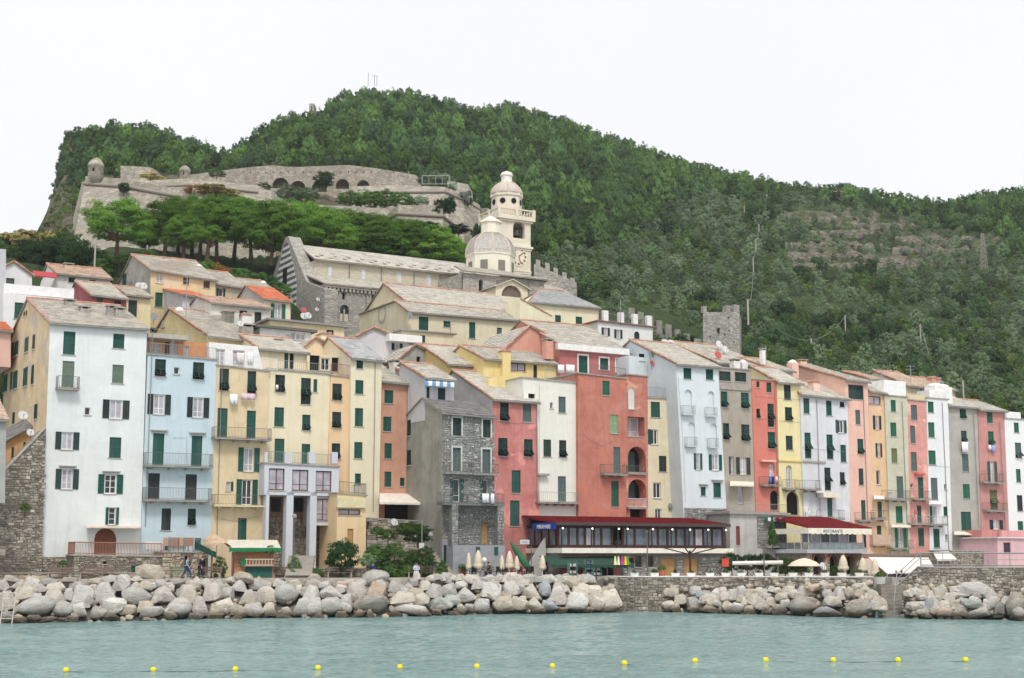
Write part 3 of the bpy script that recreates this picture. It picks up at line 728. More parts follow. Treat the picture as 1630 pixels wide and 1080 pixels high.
# sea wall of the restaurant terrace: irregular stones, white coping
def wall_run(name,label,pts,ztop,zbot,thick=.5,mat=RUBBLE,cop=None,size=(.42,.22),cat='sea wall',coph=.1):
 """pts = (px, Y[, ztop]) along the wall"""
 P0=[at(p[0],p[1],0) for p in pts];ZT=[p[2] if len(p)>2 else ztop for p in pts]
 root=thing(name,label,cat,(P0[0].x,P0[0].y,zbot));o=Vector((P0[0].x,P0[0].y,zbot))
 b=MB();cp=MB()
 for (p,q,z0,z1) in zip(P0,P0[1:],ZT,ZT[1:]):
  d=(q-p).normalized();nn=Vector((-d.y,d.x,0))
  a=[p-o+Vector((0,0,zbot)),q-o+Vector((0,0,zbot)),q-o+nn*thick+Vector((0,0,zbot)),p-o+nn*thick+Vector((0,0,zbot))]
  for v in a:v.z=0
  tp=[Vector((v.x,v.y,z-zbot)) for v,z in zip(a,(z0,z1,z1,z0))]
  b.hexa(a+tp)
  if cop:
   e=d*.0;c4=[tp[0]-nn*.06-e,tp[1]-nn*.06+e,tp[2]+nn*.06+e,tp[3]+nn*.06-e]
   cp.hexa([v+Vector((0,0,.003)) for v in c4]+[v+Vector((0,0,coph)) for v in c4])
 core=b.build('wall_core',MORTAR,root)
 for (p,q,z0,z1) in zip(P0,P0[1:],ZT,ZT[1:]):
  d=(q-p).normalized();nn=Vector((-d.y,d.x,0));L=(q-p).length;po=p-o;po.z=0
  stone_facing('stone_facing',mat,core,lambda x,z,w_:po+d*x-nn*(w_+.003)+Vector((0,0,z)),0,L,0,max(z0,z1)-zbot-.02,(lambda x,z:z<z0+(z1-z0)*x/L-zbot-.08) if z0 !=z1 else None,size=size)
 if cop:cp.build('coping',cop,root)
 return root
WALLP=[(944,131),(960,128.6),(985,126.8),(1010,126),(1060,125.8),(1220,125.3),(1392,124.8)]
wall_run('sea_wall','grey rubble sea wall with white coping below the restaurant terrace',[(p,y-.25) for p,y in WALLP],2.95,-.6,.5,RUBBLE,WHITE)
wall_run('sea_wall','high rubble sea wall with stair flank at the right edge',[(1424,121.6,2.0),(1464,120.8,3.85),(1500,120.4,3.8),(1700,119.5,3.8)],3.8,.2,.6,RUBBLE,plain('coping_stone',(176,172,166),.9))
wall_run('kerb_wall','long low stone kerb behind the rocks on the left promenade',[(-60,114.4),(110,112.6),(258,114.2)],3.4,2.9,.4,RUBBLE_W,CONC,(.6,.3))
wall_run('kerb_wall','low stone bed wall below the pillared annex',[(430,119.3),(580,121.8)],3.7,2.9,.4,RUBBLE,CONC,(.5,.26))
# terrace parapet posts between planters
# ------------------------------------------------------------------ front row of houses
C_=dict(white=(232,236,234),blue=(200,218,225),yel=(236,208,158),cream=(236,222,188),ora=(242,200,146),crm2=(238,225,194),terra=(216,150,114),
  grey=(158,156,144),pink=(222,124,112),ivory=(236,234,222),red=(208,116,90),pale=(217,227,231),taupe=(176,166,150),coral=(230,122,98),
  lemon=(244,228,158),cool=(222,224,228),rose=(246,190,166),tan=(240,196,142),sage=(210,208,182),salmon=(234,154,138),wht=(236,240,242),
  ash=(182,178,168),dusty=(212,138,130),snow=(244,244,242),anx=(208,211,218))
def PL(k,wear=.5,patch=None):return plaster(C_[k] if isinstance(k,str) else k,wear,patch)
def facing_rect(h,x0,x1,y0,y1,mat,size=(.34,.19),w_=0.0,holes=(),name='stone_facing'):
 u0,z0=h.loc((x0),y1,w_);u1,z1=h.loc(x1,y0,w_)
 hl=[(h.loc(a,(c+d)/2,w_)[0],h.loc(b,(c+d)/2,w_)[0],h.loc((a+b)/2,d,w_)[1],h.loc((a+b)/2,c,w_)[1]) for a,b,c,d in holes]
 b=MB();b.box(u0,u1,w_-.03,w_-.004,z0,z1);bo=b.build('wall_base',MORTAR_G if mat is RUBBLE_G else MORTAR,h.root)
 return stone_facing(name,mat,bo,lambda x,z,o:(x,w_-.03-o,z),u0,u1,z0,z1,size=size,holes=hl)
W0=[(100.7,119.7,528,565,'c'),(180,198,531.7,555,'c'),(99,118,575,617,'c','w'),(178.7,196.8,581,610.7,'c','w'),(174.5,194.7,637,667,'o','k'),
 (135,143.5,649,661,'gD'),(98,116,688,716,'o','n'),(174,192.8,696.4,729.4,'c'),(98,115.5,747,779,'ohx','n'),(166.5,185.3,755.5,786.3,'ohxD'),
 (173,184,808,835.5,'onxD'),(150,185,841,884,'ca','r')]
h0=House('town_house','tall white house with ochre gable side at the far left end',[(64,918),(222,918),(234,525),(80,515)],0,20,PL('white',.35),wins=W0,
  roof=('gable',10,487),side=PL((226,196,142),.9,(176,170,164)))
for f in [(10,15,550,571),(21,24,546,568,'n'),(26,31,544,566),(42,47,538,560.6),(54.4,57.4,533.7,556,'n'),(8,13,597,624),(18.5,21,593,621),(23,29,591.5,619),
  (39,45,586,615),(52,55,582,612,'n'),(56,60,644,667,'n'),(21,24,657,675,'d'),(40,41.6,497,504,'d'),(43.5,45,495,503,'d')]:h0.flank(*f)
h0.balcony(91.5,127,618,599,.8,brackets=0)
h0.awning(138,224,837.5,841,1.3,plain('awning_sand',(214,196,178),.9),.06,'canopy')
for px,yt,yb,w_ in ((110,477,490,8),(134,488,500,5.5),(177,487,501,4.5),(190,490,503,4)):h0.chimney(px,yt,yb,w_,.8,CONC)
h0.pipe(231,528,838)
h1=House('town_house','pale blue house with two long iron balconies',[(222,918),(333,918),(345,574),(235,565)],0,10,PL('blue',.3),wins=[
 (246.5,264,572,599,'f','n'),(307,325,577,604,'f','n'),(277,285.5,585,596,'gD'),(244.5,262,628,660,'o','k'),(307,323.5,633,665,'o','k'),
 (243,261,690,740.5,'ch'),(304.7,321.6,694,742.5,'ch'),(235.5,254,753.5,794.5,'c','k'),(295,313,755.4,797,'c','k'),(257,272,809.5,844.5,'c','k'),(298.8,311.8,810,835.7,'f','n'),
 (309.5,320,857,877,'c'),(262,270,857,877,'d')])
h1.balcony(231.7,339.6,742,722,.95,brackets=4);h1.balcony(230.7,337.7,796.5,777,.95,brackets=4)
h1.pipe(343,578,915)
h2=House('town_house','yellow house with laundry under its top windows and two balconies',[(333,918),(418,918),(428,592),(345,582)],0,10,PL('yel',.5),wins=[
 (349.5,364.4,587,622,'f','n'),(393.8,407.7,591,626,'f','n'),(346,362,650,697,'c'),(392.6,407,654,699,'c'),(388,404,713,751,'o'),(385,401,763.5,804,'oD'),
 (360,367,767,782,'oR'),(378.5,392.5,825,862,'c')])
h2.balcony(341.5,433,698,681,.95,brackets=4);h2.balcony(341.6,422,804.6,788,.95,brackets=4,mat=plain('balcony_cream',(222,210,178),.9))
h3=House('town_house','cream house above the grey pillared annex',[(421,790),(521,793),(527,597),(426,588)],.3,10,PL('cream',.3),wins=[
 (438,453.6,597,624,'f','k'),(479,494.7,602,644,'f','n'),(499,505,604,624.5,'c'),(436.7,452,648.7,679.5,'c'),(481,494,660.5,685,'f'),(436.7,452.5,698.6,740,'c'),(480,493.7,707,741,'c')])
h4=House('town_house','narrow apricot house with a roof terrace loggia',[(521,793),(558,795),(561,602),(527,598)],.1,10,PL('ora',.3),wins=[
 (529,544,611,637,'f','n'),(528.7,543,656,681,'f','n'),(528,541.6,706,730,'f','n')])
h4.pipe(558,604,780)
h5=House('town_house','tall narrow cream house left of the terracotta house',[(555,918),(601,918),(608,575),(559,570)],-.3,10,PL('crm2',.3),roof=('gable',5.5,544),slate=SLATE_B,wins=[
 (567.5,578,572.5,587,'c'),(565.6,578.6,605.5,627.5,'c'),(565,578,650,679,'c'),(563.8,577,704,730,'c'),(565,574.6,754,771,'c')])
h5.pipe(593.5,578,815)
h6=House('town_house','terracotta house above the cream terrace awning',[(601,900),(648,900),(649,612),(607,607)],.2,11,PL('terra',.5),roof=('gable',7,582),slate=SLATE_W,wins=[
 (612,626,621.5,642.5,'c'),(610,623,663.6,687,'c'),(612,623.6,706,730.5,'c'),(612,623,751,775.4,'c'),(636.7,644,761,774,'c')])
h6.pipe(646,614,800)
h7=House('stone_house','grey stone fronted house with balconies on stone pillars',[(704,918),(790,918),(785,664),(704,657)],-7,8.3,MORTAR_G,cat='house',roof=('gable',4,640),slate=SLATE_D,facing=RUBBLE_G,
  side=PL('grey',.8),fsize=(.3,.17),coppo=False,wins=[
 (720,734,665.5,694,'c','n'),(768,780.5,668.5,697,'c','n'),(720,733,713,751,'c','y'),(767,780,715.6,753.5,'c','y'),(722,732,763,800,'oD'),(769,777,764,800,'oLD'),(766.5,777,834,866,'c','t')])
for f in [(648.5,655,669,694,'k'),(647.5,655,717,741,'k')]:h7.flank(*f)
h7.balcony(710,752,752.5,737,.7,brackets=0);h7.balcony(754,795,754.5,739,.7,brackets=0)
h7.balcony(707.7,803,801,785,1.6,.22,STEEL,brackets=0)
def pillar(h,x0,x1,y0,y1,wa,wb,mat,facing=None):
 ua,za=h.loc(x0,y1,wa);ub,_=h.loc(x1,y1,wa);_,zb=h.loc((x0+x1)/2,y0,wa)
 b=MB();b.box(ua,ub,wa,wb,za,zb);o=b.build('pillar',mat,h.root)
 if facing:
  stone_facing('stone_facing',facing,o,lambda x,z,q:(x,wa-.003-q,z),ua,ub,za,zb,size=(.34,.2))
 return o
pillar(h7,719,729,803,868,-1.55,-.95,MORTAR_G,RUBBLE_G);pillar(h7,792,802,803,868,-1.55,-.95,MORTAR_G,RUBBLE_G)
h7.slab(721,804,868,920,-1.75,-.01,plain('grey_render',(150,152,156),.9),'plinth')
h7.slab(704,721,858,920,-.4,-.01,plain('grey_render',(150,152,156),.9),'plinth')
for a,c,d,e in h7.holes_rect[:4]:
 m=MB();k=.14;m.box(a-k,a-.003,-.1,-.002,d,e);m.box(c+.003,c+k,-.1,-.002,d,e);m.box(a-k,c+k,-.1,-.002,e+.003,e+k);m.build('window_surround',plain('surround_pale',(196,196,190),.85),h7.root)
u0,z0=h7.loc(721,868,-1.75);u1,_=h7.loc(804,868,-2.2)
h7.rail([(u0+.6,-1.65,z0),(u1-.05,-1.65,z0)],.9,IRON,.8)
for a,b_,c,d in ((706.5,712,868,898),(758,764,871,883),(787,793,871,884)):
 ua,za=h7.loc(a,d,-1.8 if a>720 else -.45);ub,zb=h7.loc(b_,c,-1.8 if a>720 else -.45)
 m=MB();y=-1.8 if a>720 else -.45;m.box(ua,ub,y,y+.045,za,zb);m.build('hatch' if a>720 else 'door',SHUT['g'] if a>720 else SHUT['k'],h7.root)
h7.pipe(705,662,860)
h8=House('town_house','salmon pink house beside the grey stone house',[(785,918),(860,918),(855,641),(784,636)],-5,13,PL('pink',.8,(232,160,150)),roof=('gable',8,599),slate=SLATE_W,side=PL((206,206,204),.6),wins=[
 (796,810,641.5,670,'f','n'),(832,845.6,644,672,'c','y'),(793,808,697.5,726,'f','n'),(834,848,699.5,727,'f','n'),(814.4,828.6,749,785,'c'),(812,827,797,837.7,'c')])
h8.pipe(854,645,795)
h9=House('town_house','ivory white house between the pink and the tall red house',[(853,900),(922,900),(921,611),(832,602)],-4.6,8,PL('ivory',.3),wins=[
 (889,900.6,631.7,657.7,'c','y'),(875.7,880,641,650.6,'gD'),(841,852,627,636,'d'),(865,877.4,700,727.4,'c','n'),(890,901.6,701,728,'f','n'),(888,901,758.5,799,'c','y')])
h9.balcony(856,923,800,784,.85,brackets=5,railmat=IRON_L,gap=.2);h9.slab(856,875,754,757,-.5,-.004,CONC)
h10=House('town_house','tall brick red house with one pale green shutter',[(921,905),(997,905),(997,604),(920,595)],-5,9,PL('red',.6,(198,128,104)),wins=[
 (959,970.5,606.6,629.6,'c','e'),(971.5,984,660.6,690,'c','l'),(976.6,987.4,712,754,'c','y'),(973,985,766,807,'c')])
h10.balcony(962,999,755,740,.8,brackets=3)
h10b=House('town_house','red annex with arched loggias and a white bay window',[(998,905),(1032,905),(1031,600),(996,597)],-4.7,8,PL('red',.9,(216,168,140)),hole_depth=1.2,wins=[
 (1000,1010.5,617,651.6,'ca','W'),(999,1026,664,695,'o LR','W'),(999.5,1028,711,752,'da'),(1000,1028.6,763,794,'da'),(1003,1029,810,826,'d')])
for y0,y1 in ((720,753),(768,796)):
 ua,za=h10b.loc(999.5,y1,.9);ub,zb=h10b.loc(1010,y0,.9);m=MB();m.box(ua,ub,.9,1.0,za,zb);m.build('balcony_door',SHUT['n'],h10b.root)
h10b.balcony(1000,1030,808.5,794,.4,railmat=WHITE,brackets=0);h10b.balcony(999,1029,753.5,742,.25,brackets=0);
h11=House('town_house','narrow cream house in the shade of the pale blue house',[(1031,905),(1074,905),(1069,636),(1031,634)],-3,8,PL((238,226,190),.5),wins=[
 (1036,1050.7,640,664.7,'c'),(1037,1047,684,708,'oLD','g'),(1049,1061,726,751,'c','k'),(1040,1052,768.6,793.5,'gD'),(1043,1053,810,827,'gD')])
h11.rail([(0.1,-.05,h11.fp[-1][1]+.1),(h11.fp[2][0],-.05,h11.fp[2][1]+.1)],1.0,IRON_L,.1)
h12=House('town_house','pale ice blue house leaning back above a stone base',[(1089,838),(1158,838),(1143,585),(1076,580)],-5,12,PL('pale',.25),roof=('gable',8,553),slate=SLATE_W,side=PL('pale',.25),wins=[
 (1088,1100.6,586,603.5,'c'),(1123.6,1135.4,588,605,'c'),(1090,1101.6,620.5,660,'Wa'),(1127,1137,623,662,'Wa'),(1095.7,1106.7,672,710,'Wa'),(1130.7,1141.5,674,712,'Wa'),
 (1108,1114,722,748,'o'),(1133,1144,724,749,'on'),(1115.6,1123.4,775.4,789.4,'ch'),(1135.6,1147.7,768.6,792.4,'ch')],hole_depth=.2)
for x0,x1,ys,yr in ((1088,1108,659.5,646),(1126,1143,662,649),(1094,1111,710,696),(1130,1145,712,698)):h12.balcony(x0,x1,ys,yr,.5,.1,plain('balcony_white',(216,218,218),.9),IRON_L,0,gap=.09)
facing_rect(h12,1090,1157,810,838,RUBBLE_G,w_=-.02)
ua,za=h12.loc(1138.5,835,-.1);ub,zb=h12.loc(1149,813,-.1);m=MB();m.box(ua,ub,-.16,-.1,za,zb);m.build('door',SHUT['g'],h12.root)
h13=House('town_house','taupe grey house with white lower storey',[(1160,900),(1205,900),(1195,590),(1143,586)],-4.8,9,PL('taupe',.6),wins=[
 (1145,1163,591.5,606.6,'c','n'),(1170,1188,593,608,'c','n'),(1147.5,1158,623.5,648,'f'),(1179.6,1192,625.5,650,'f'),(1151,1161,674,700,'f','n'),(1180,1193,676,702,'f','n'),
 (1163,1168,727,755,'oLn','k'),(1177.6,1188,728.5,755.5,'o','k'),(1174.5,1183,776,802,'o LR')])
h13.slab(1160,1203,770,808,-.06,-.004,plain('white_render',(226,224,216),.9),'white_storey') if False else None
h13.awning(1162,1200,766,774,1.1,plain('awning_cream',(226,218,202),.9),.15)
h13.slab(1143,1196,616,619,-.12,-.004,CONC,'string_course');h13.pipe(1146,592,800)
h14=House('town_house','coral red house with a laundry balcony over an arch',[(1206,900),(1246,900),(1238,607),(1196,604)],-4.6,9,PL('coral',.4),wins=[
 (1204,1209,607.5,617,'c'),(1220,1228,609,625,'c'),(1204,1210,651,665.6,'f','n'),(1222,1232,643,680,'f','n'),(1222.4,1234,688,714,'f'),(1224,1232.5,740,771,'gx','W'),(1226,1240,781,812,'da')],slate=SLATE_D)
h14.balcony(1216,1244,772.5,759,.8);h14.slab(1213,1236,732.5,735,-.45,-.004,plain('pink_ledge',(232,180,164),.8),'canopy');h14.pipe(1238,610,800)
h15=House('town_house','lemon yellow house over a yellow archway',[(1243,900),(1283,900),(1275,611),(1237,609)],-4.7,9,PL('lemon',.4),roof=('gable',4,591),slate=SLATE_W,wins=[
 (1248,1259,613,637,'c','n'),(1249.6,1261,648.5,669.6,'f','n'),(1251,1262,694,716.5,'c','n'),(1251.5,1261,741,777,'oa LR'),(1252,1272,783,820,'da')],hole_depth=.3)
h15.balcony(1251.5,1273,778.5,764,.7);h15.slab(1240,1281,732,734,-.15,-.004,plain('yellow_course',(226,206,134),.9),'string_course')
h16=House('town_house','wide pale grey white house with a slate lean-to roof',[(1282,905),(1356,905),(1349,636),(1274,628)],-4.9,9,PL('cool',.5),roof=('gable',4.5,612),slate=SLATE_W,wins=[
 (1279,1288.5,634,658.7,'c'),(1315,1324,638,662,'c'),(1336.7,1344,640,648.5,'f','n'),(1334,1343,669,689.6,'onD'),(1281,1291,689,729.5,'f'),(1316,1326,692,731,'f'),
 (1338,1347,708.5,736,'c'),(1312.6,1322.4,744.6,780.7,'f','n'),(1337,1345,752,772,'f','n'),(1338.5,1354,788,830,'da'),(1287.6,1307,783.5,821,'Wa'),(1317,1325,793,823,'c')])
h16.balcony(1281,1308,779,765,.9);h16.pipe(1304,637,780);h16.slab(1311,1338,785,792,-1.0,-.004,plain('awning_cream',(226,218,202),.9),'canopy');h16.balcony(1309,1345,826,812,.9)
h16.slab(1279,1315,734,736.5,-.12,-.004,CONC,'string_course')
h17=House('town_house','rose pink house with one wide four leaf shutter',[(1353,905),(1391,905),(1381,609),(1345,605)],-4.8,11,PL('rose',.4),roof=('gable',9,589),slate=SLATE,wins=[
 (1350.5,1374.6,613,636,'c','n'),(1361.7,1369.4,653,676,'c','y'),(1365,1374.6,699,722.6,'f'),(1367,1374.6,746,772.4,'c','n'),(1371,1378,796.5,828,'c'),(1373,1379,843,872,'c','k')])
h17.balcony(1368,1395,828.5,816,.7);h17.pipe(1381,615,830)
h18=House('town_house','tan yellow house with dark side shutters',[(1390,905),(1419,905),(1408,627),(1382,623)],-4.5,10,PL('tan',.4),roof=('gable',6,606),slate=SLATE,wins=[
 (1383,1402,631,644,'g','r'),(1393,1399,662,684,'o','k'),(1396.5,1401,706,728,'o','k'),(1395,1401,749,772,'gD'),(1397,1404,799,824,'c'),(1396,1403,837,852,'c')])
h18.balcony(1390,1414,826,813,.7);h18.balcony(1390,1419,867,852,.8,.12,plain('balcony_rose',(196,170,150),.9),plain('balcony_rose',(196,170,150),.9),2,True);h18.awning(1391,1408,789,795,.8,WHITE,.1)
h19=House('town_house','pale sage green house with an olive shutter in its middle',[(1419,905),(1450,905),(1444,633),(1408,630)],-4.7,10,PL('sage',.6,(200,200,190)),wins=[
 (1418,1426,637,655.7,'c','e'),(1417.5,1427,673,695,'c','e'),(1419,1428.4,714,737,'c','v'),(1427.5,1438,758.5,793.5,'c','y'),(1426,1437,806,832.6,'c','e'),(1429.5,1438,841,872,'o','e'),(1414,1417.5,776,784,'d')])
h19.balcony(1411,1450,795,781,.8,brackets=3);h19.awning(1419,1450,835,840,.9,plain('awning_cream',(226,218,202),.9),.1);h19.balcony(1421,1455,873,860,.8)
h19.pipe(1446,640,900)
h20=House('town_house','narrow salmon house between sage and white houses',[(1450,905),(1481,905),(1475,640),(1444,637)],-4.6,10,PL('salmon',.6,(236,190,176)),wins=[
 (1450,1460,645,669,'c','y'),(1449,1457,678,706,'c','y'),(1450,1459.5,720,750,'c','y'),(1461.5,1470,760,793.5,'c'),(1460,1467,805,833,'c'),(1461.7,1471,841,869.6,'c'),(1449,1454,770,777,'gD')])
h20.balcony(1455,1482,794.5,782,.8);h20.balcony(1452,1487,834,822,.8,railmat=IRON_L);h20.slab(1459,1473,753.5,756,-.4,-.004,plain('red_ledge',(196,100,80),.8))
h21=House('town_house','white house with pale domed chimneys on top',[(1481,905),(1517,905),(1509,637),(1475,634)],-4.7,10,PL('wht',.4),wins=[
 (1477,1486.4,639.5,657,'c','e'),(1477.6,1487.7,672.6,696.7,'c','e'),(1478,1489.6,717.4,739.8,'c','e'),(1482,1492.7,761,796,'c','y'),(1484,1491,806,834,'oL','g'),(1502,1508.5,806.7,821.5,'c'),
 (1486,1496,842,872,'c'),(1503,1507,771,780,'gD'),(1505,1509,851,861,'gD')])
h21.balcony(1482,1510,835,823,.8,railmat=IRON_L);h21.awning(1479,1500,797,803,.8,WHITE,.1);h21.pipe(1510,642,880)
h22=House('town_house','ash grey house with a white sheet under a window',[(1517,905),(1564,905),(1556,650),(1509,646)],-4.5,10,PL('ash',.6),roof=('gable',5,630),slate=SLATE_W,wins=[
 (1528,1538,651.5,666,'f'),(1530,1539,686,703,'f'),(1531.7,1542,723,751,'c','y'),(1533,1544,771,794,'c','e'),(1530,1546,815,845,'c'),(1537.4,1546,855,876,'c','e')])
h22.awning(1519,1557,846,852,1.0,plain('awning_cream',(226,218,202),.9),.12)
h23=House('town_house','dusty rose house with laundry and two small balconies',[(1564,905),(1609,905),(1599,655),(1557,653)],-4.6,10,PL('dusty',.5),roof=('gable',4,642),slate=SLATE,wins=[
 (1571,1580,656,674,'c','e'),(1573,1582,687,708,'f','e'),(1576,1583,735,767,'o','g'),(1576,1587.6,780,812.5,'f','v'),(1580.7,1590.6,828,843,'o','n')])
h23.balcony(1567.5,1600,768,755,.8);h23.balcony(1571,1605,813,801,.7);h23.pipe(1558,658,840)
h24=House('town_house','bright white house at the right end of the row',[(1609,905),(1672,905),(1662,671),(1599,667)],-4.7,10,PL('snow',.3),wins=[
 (1614,1622,673,689,'c','e'),(1616,1626,705,729,'f','y'),(1617.5,1625,747,768,'c','e'),(1619,1628,788.6,814,'c','k'),(1620,1629,830,844,'c','e'),(1640,1650,705,729,'c'),(1641,1650,790,814,'c')])
h24.pipe(1600,672,850)
# small houses and rooms standing on or in front of the row
annex=House('pillared_annex','pale grey annex on tall pillars with brown framed windows',[(421,782),(539.5,786),(539.5,744),(421,738)],-1.4,1.5,PL('anx',.2),cat='house extension',wins=[
 (428,453,746,780.5,'g','r'),(465,491,748,781.6,'g','r'),(502.7,527.8,750,782.6,'g','r')],base_extra=.25)
for x0,x1,yb in ((421,426,905),(453.5,464.5,918),(491.5,502,918),(528.5,537.5,905)):
 pillar(annex,x0,x1,784,yb,.0,.8,PL('anx',.2))
 pillar(annex,x0,x1,720,738,-.05,.35,PL('anx',.2))
b0=annex.loc(421,738);b1=annex.loc(538,740);annex.rail([(b0[0]+.1,.1,annex.fp[-1][1]+.13),(b1[0],.1,annex.fp[2][1]+.13)],.95,IRON_L,.14)
sub=House('pillared_annex_room','lower glazed room between the two right pillars of the grey annex',[(501,836),(528,837),(528,792),(501,791)],-1.2,3,PL('anx',.2),cat='house extension',wins=[(502,527,794,829,'g','r')])
u0,z0=annex.loc(425,918,3.0);u1,z1=annex.loc(538,786,3.0)
back=MB();back.box(u0,u1,3.0,3.3,z0,z1);bk=back.build('back_wall',plain('brown_render',(142,116,96),.9,var=.3),annex.root)
stone_facing('stone_facing',RUBBLE,bk,lambda x,z,o:(x,2.99-o,z),u0,u1,z0,z0+5.2,size=(.4,.22))
for a,b_ in ((432,447),(468,486)):
 ua,za=annex.loc(a,815,2.95);ub,zb=annex.loc(b_,794,2.95);m=MB()
 for k in range(9):m.tube([(ua+(ub-ua)*k/8,2.93,za),(ua+(ub-ua)*k/8,2.93,zb)],.02,4)
 m.box(ua,ub,2.96,2.985,za,zb,1);m.build('window',[IRON,DARK],annex.root)
yb_=House('garden_building','small apricot building with strip window and brown door',[(535,918),(582,918),(583,790),(537,786)],-3.2,4,PL((244,208,150),.3),cat='outbuilding',wins=[(538.5,573.6,811,820,'g','r'),(553,562.5,842,868,'c','t')])
yb_.slab(537,582,792,808,-.3,-.004,plain('blind_box',(218,208,168),.9),'blind')
a0=yb_.loc(540,786);a1=yb_.loc(590,789);yb_.rail([(a0[0],.05,yb_.fp[-1][1]+.13),(yb_.fp[2][0],.05,yb_.fp[2][1]+.13),(yb_.fp[2][0],3.8,yb_.fp[2][1]+.13)],.95,IRON,.14)
terr=House('stone_terrace','rubble terrace with iron fence below the white house',[(117,918),(258,918),(258,887),(117,885)],-2.4,2.4,MORTAR,cat='terrace',facing=RUBBLE,roof=('flat',1),fsize=(.36,.19),wins=[(209,221,901,917,'c'),(164,170,894,898,'d')])
terr.flat_edge(.12,.1)
q0,q1=terr.fp[-1],terr.fp[2];terr.rail([(q0[0]+.05,2.2,q0[1]+.13),(q0[0]+.05,0,q0[1]+.13),(q1[0]-.05,0,q1[1]+.13)],.95,plain('rust_fence',(156,116,98),.8),.12,.022)
base1=House('stone_terrace','pale rubble terrace with an arched door below the pale blue house',[(258.5,922),(331,922),(331,881),(258.5,880)],-2.4,2.4,MORTAR,cat='terrace',facing=RUBBLE_W,fsize=(.38,.22),roof=('flat',1),wins=[(320,327,892,916,'da'),(294,303,885,900,'d')])
base1.flat_edge(.1,.08)
q0,q1=base1.fp[-1],base1.fp[2];base1.rail([(q0[0]+.05,0,q0[1]+.11),(q1[0]-.05,0,q1[1]+.11)],1.0,IRON_L,.12)
facing_rect(h0,65,117,887,918,RUBBLE,(.36,.19),-.1)
# rubble buttress wall with sloping coping at the far left
lw=House('rubble_wall','big sloping rubble wall at the far left with tufts',[(-40,922),(66,918),(72,683),(-40,800)],-.6,3,MORTAR,cat='stone wall',facing=RUBBLE,fsize=(.36,.19),noroof=True)
c=MB();p,q=Vector((lw.fp[3][0],0,lw.fp[3][1])),Vector((lw.fp[2][0],0,lw.fp[2][1]));up=Vector((0,0,.16))
y=Vector((0,1,0));c.hexa([p-y*.1,q-y*.1,q+y*.7,p+y*.7] and [p-y*.1+up*0,q-y*.1,q+y*.7,p+y*.7,p-y*.1+up,q-y*.1+up,q+y*.7+up,p+y*.7+up]);c.build('coping',STONE_SILL,lw.root)
lean=House('side_house','ochre lean-to house behind the sloping rubble wall',[(6,770),(52,740),(49,678),(8,706)],6,5,PL((214,160,84),.6),cat='house',wins=[(18,22,712,738,'c','n'),(37,41,704,716,'c','y')],noroof=True)
slates('slates',SLATE_D,lean.root,(-.3,-.5,lean.fp[3][1]+.02),(lean.fp[2][0]+.3,-.5,lean.fp[2][1]+.02),(lean.fp[2][0]+.3,3,lean.fp[2][1]+1),(-.3,3,lean.fp[3][1]+1))
edge=House('edge_house','grey house cut off by the left edge of the view',[(-60,800),(8,800),(10,668),(-60,668)],-8,6,PL((172,172,168),.5),roof=('gable',4,640),slate=TILE_P,cat='house')
for h,ps in ((h10,[(927,690),(943,703),(958,710),(975,703),(986,680),(996,610)]),(h10,[(929,610),(928,700),(925,792)]),(h8,[(788,670.5),(820,674),(854,674.5)]),(h14,[(1199,631),(1236,634)]),(h15,[(1238,634),(1275,637)]),(h14,[(1201,666),(1238,670)]),(h15,[(1240,670),(1276,673)]),
   (h1,[(275,697),(297,697),(297,742)]),(h1,[(286,760),(292,760)]),(h2,[(350,826),(372,830),(412,822)]),(h9,[(858,612),(858,800)]),(h16,[(1276,713),(1348,720)]),(h20,[(1448,772),(1478,778)]),(h21,[(1478,741),(1512,744)]),(h22,[(1513,665),(1520,664)]),(h23,[(1562,750),(1600,753)]),(h12,[(1079,600),(1086,690),(1091,800)])):h.wire(ps)
# ------------------------------------------------------------------ rooms on the roofs, houses of the upper town
TN='town_house'
r1=House('roof_room','white roof room with glass doors on top of the yellow house',[(333,590),(421,598),(410,552),(333,545)],2.2,5,plain('white_render',(230,230,228),.9),cat='roof room',roof=('flat',1),wins=[(343,358,556,584,'gx','W'),(370,389,558,586,'gx','W')])
q0,q1=h2.fp[-1],h2.fp[2];h2.rail([(q0[0],.05,q0[1]+.12),(q1[0]+.8,.05,q1[1]+.12)],1.05,WHITE,.12)
r2=House('roof_room','roof room with terracotta wall on top of the pale blue house',[(237,580),(331,588),(331,548),(237,538)],3,5,plain('ochre_render',(206,140,92),.9),cat='roof room',roof=('flat',1),wins=[
 (239,258,546,572,'gx','W'),(262,270,545,575,'d'),(271,282,545,573,'g','W'),(292,300,551,573,'g','W')])
r2.slab(236,300,532,537,-1.6,.1,plain('roof_board',(182,176,164),.9),'canopy')
q0,q1=h1.fp[-1],h1.fp[2];h1.rail([(q0[0],.05,q0[1]+.12),(q1[0],.05,q1[1]+.12)],.95,IRON_L,.13)
per=MB()
for px in (240,275,303,330):
 u,z=h1.loc(px,568);per.tube([(u,.15,z),(u,.15,z+2.3)],.025,5)
ua,_=h1.loc(240,568);ub,z=h1.loc(330,572);per.tube([(ua,.15,z+2.3),(ub,.15,z+2.3)],.025,5);per.build('pergola_frame',IRON_L,h1.root)
b5=House(TN,'yellow gabled house with a broad slate roof above the blue house',[(331,590),(411,596),(411,545),(331,535)],8,18,PL((238,214,140),.4),roof=('gable',13,502),slate=SLATE,over=.6)
b5.chimney(285,491,509,12,.8,cap='dome');b5.chimney(362,496,524,8,1.0,CONC);b5.chimney(391,517,546,2.5,1.1,CONC);b5.flank(258.5,263.5,511,521,'W')
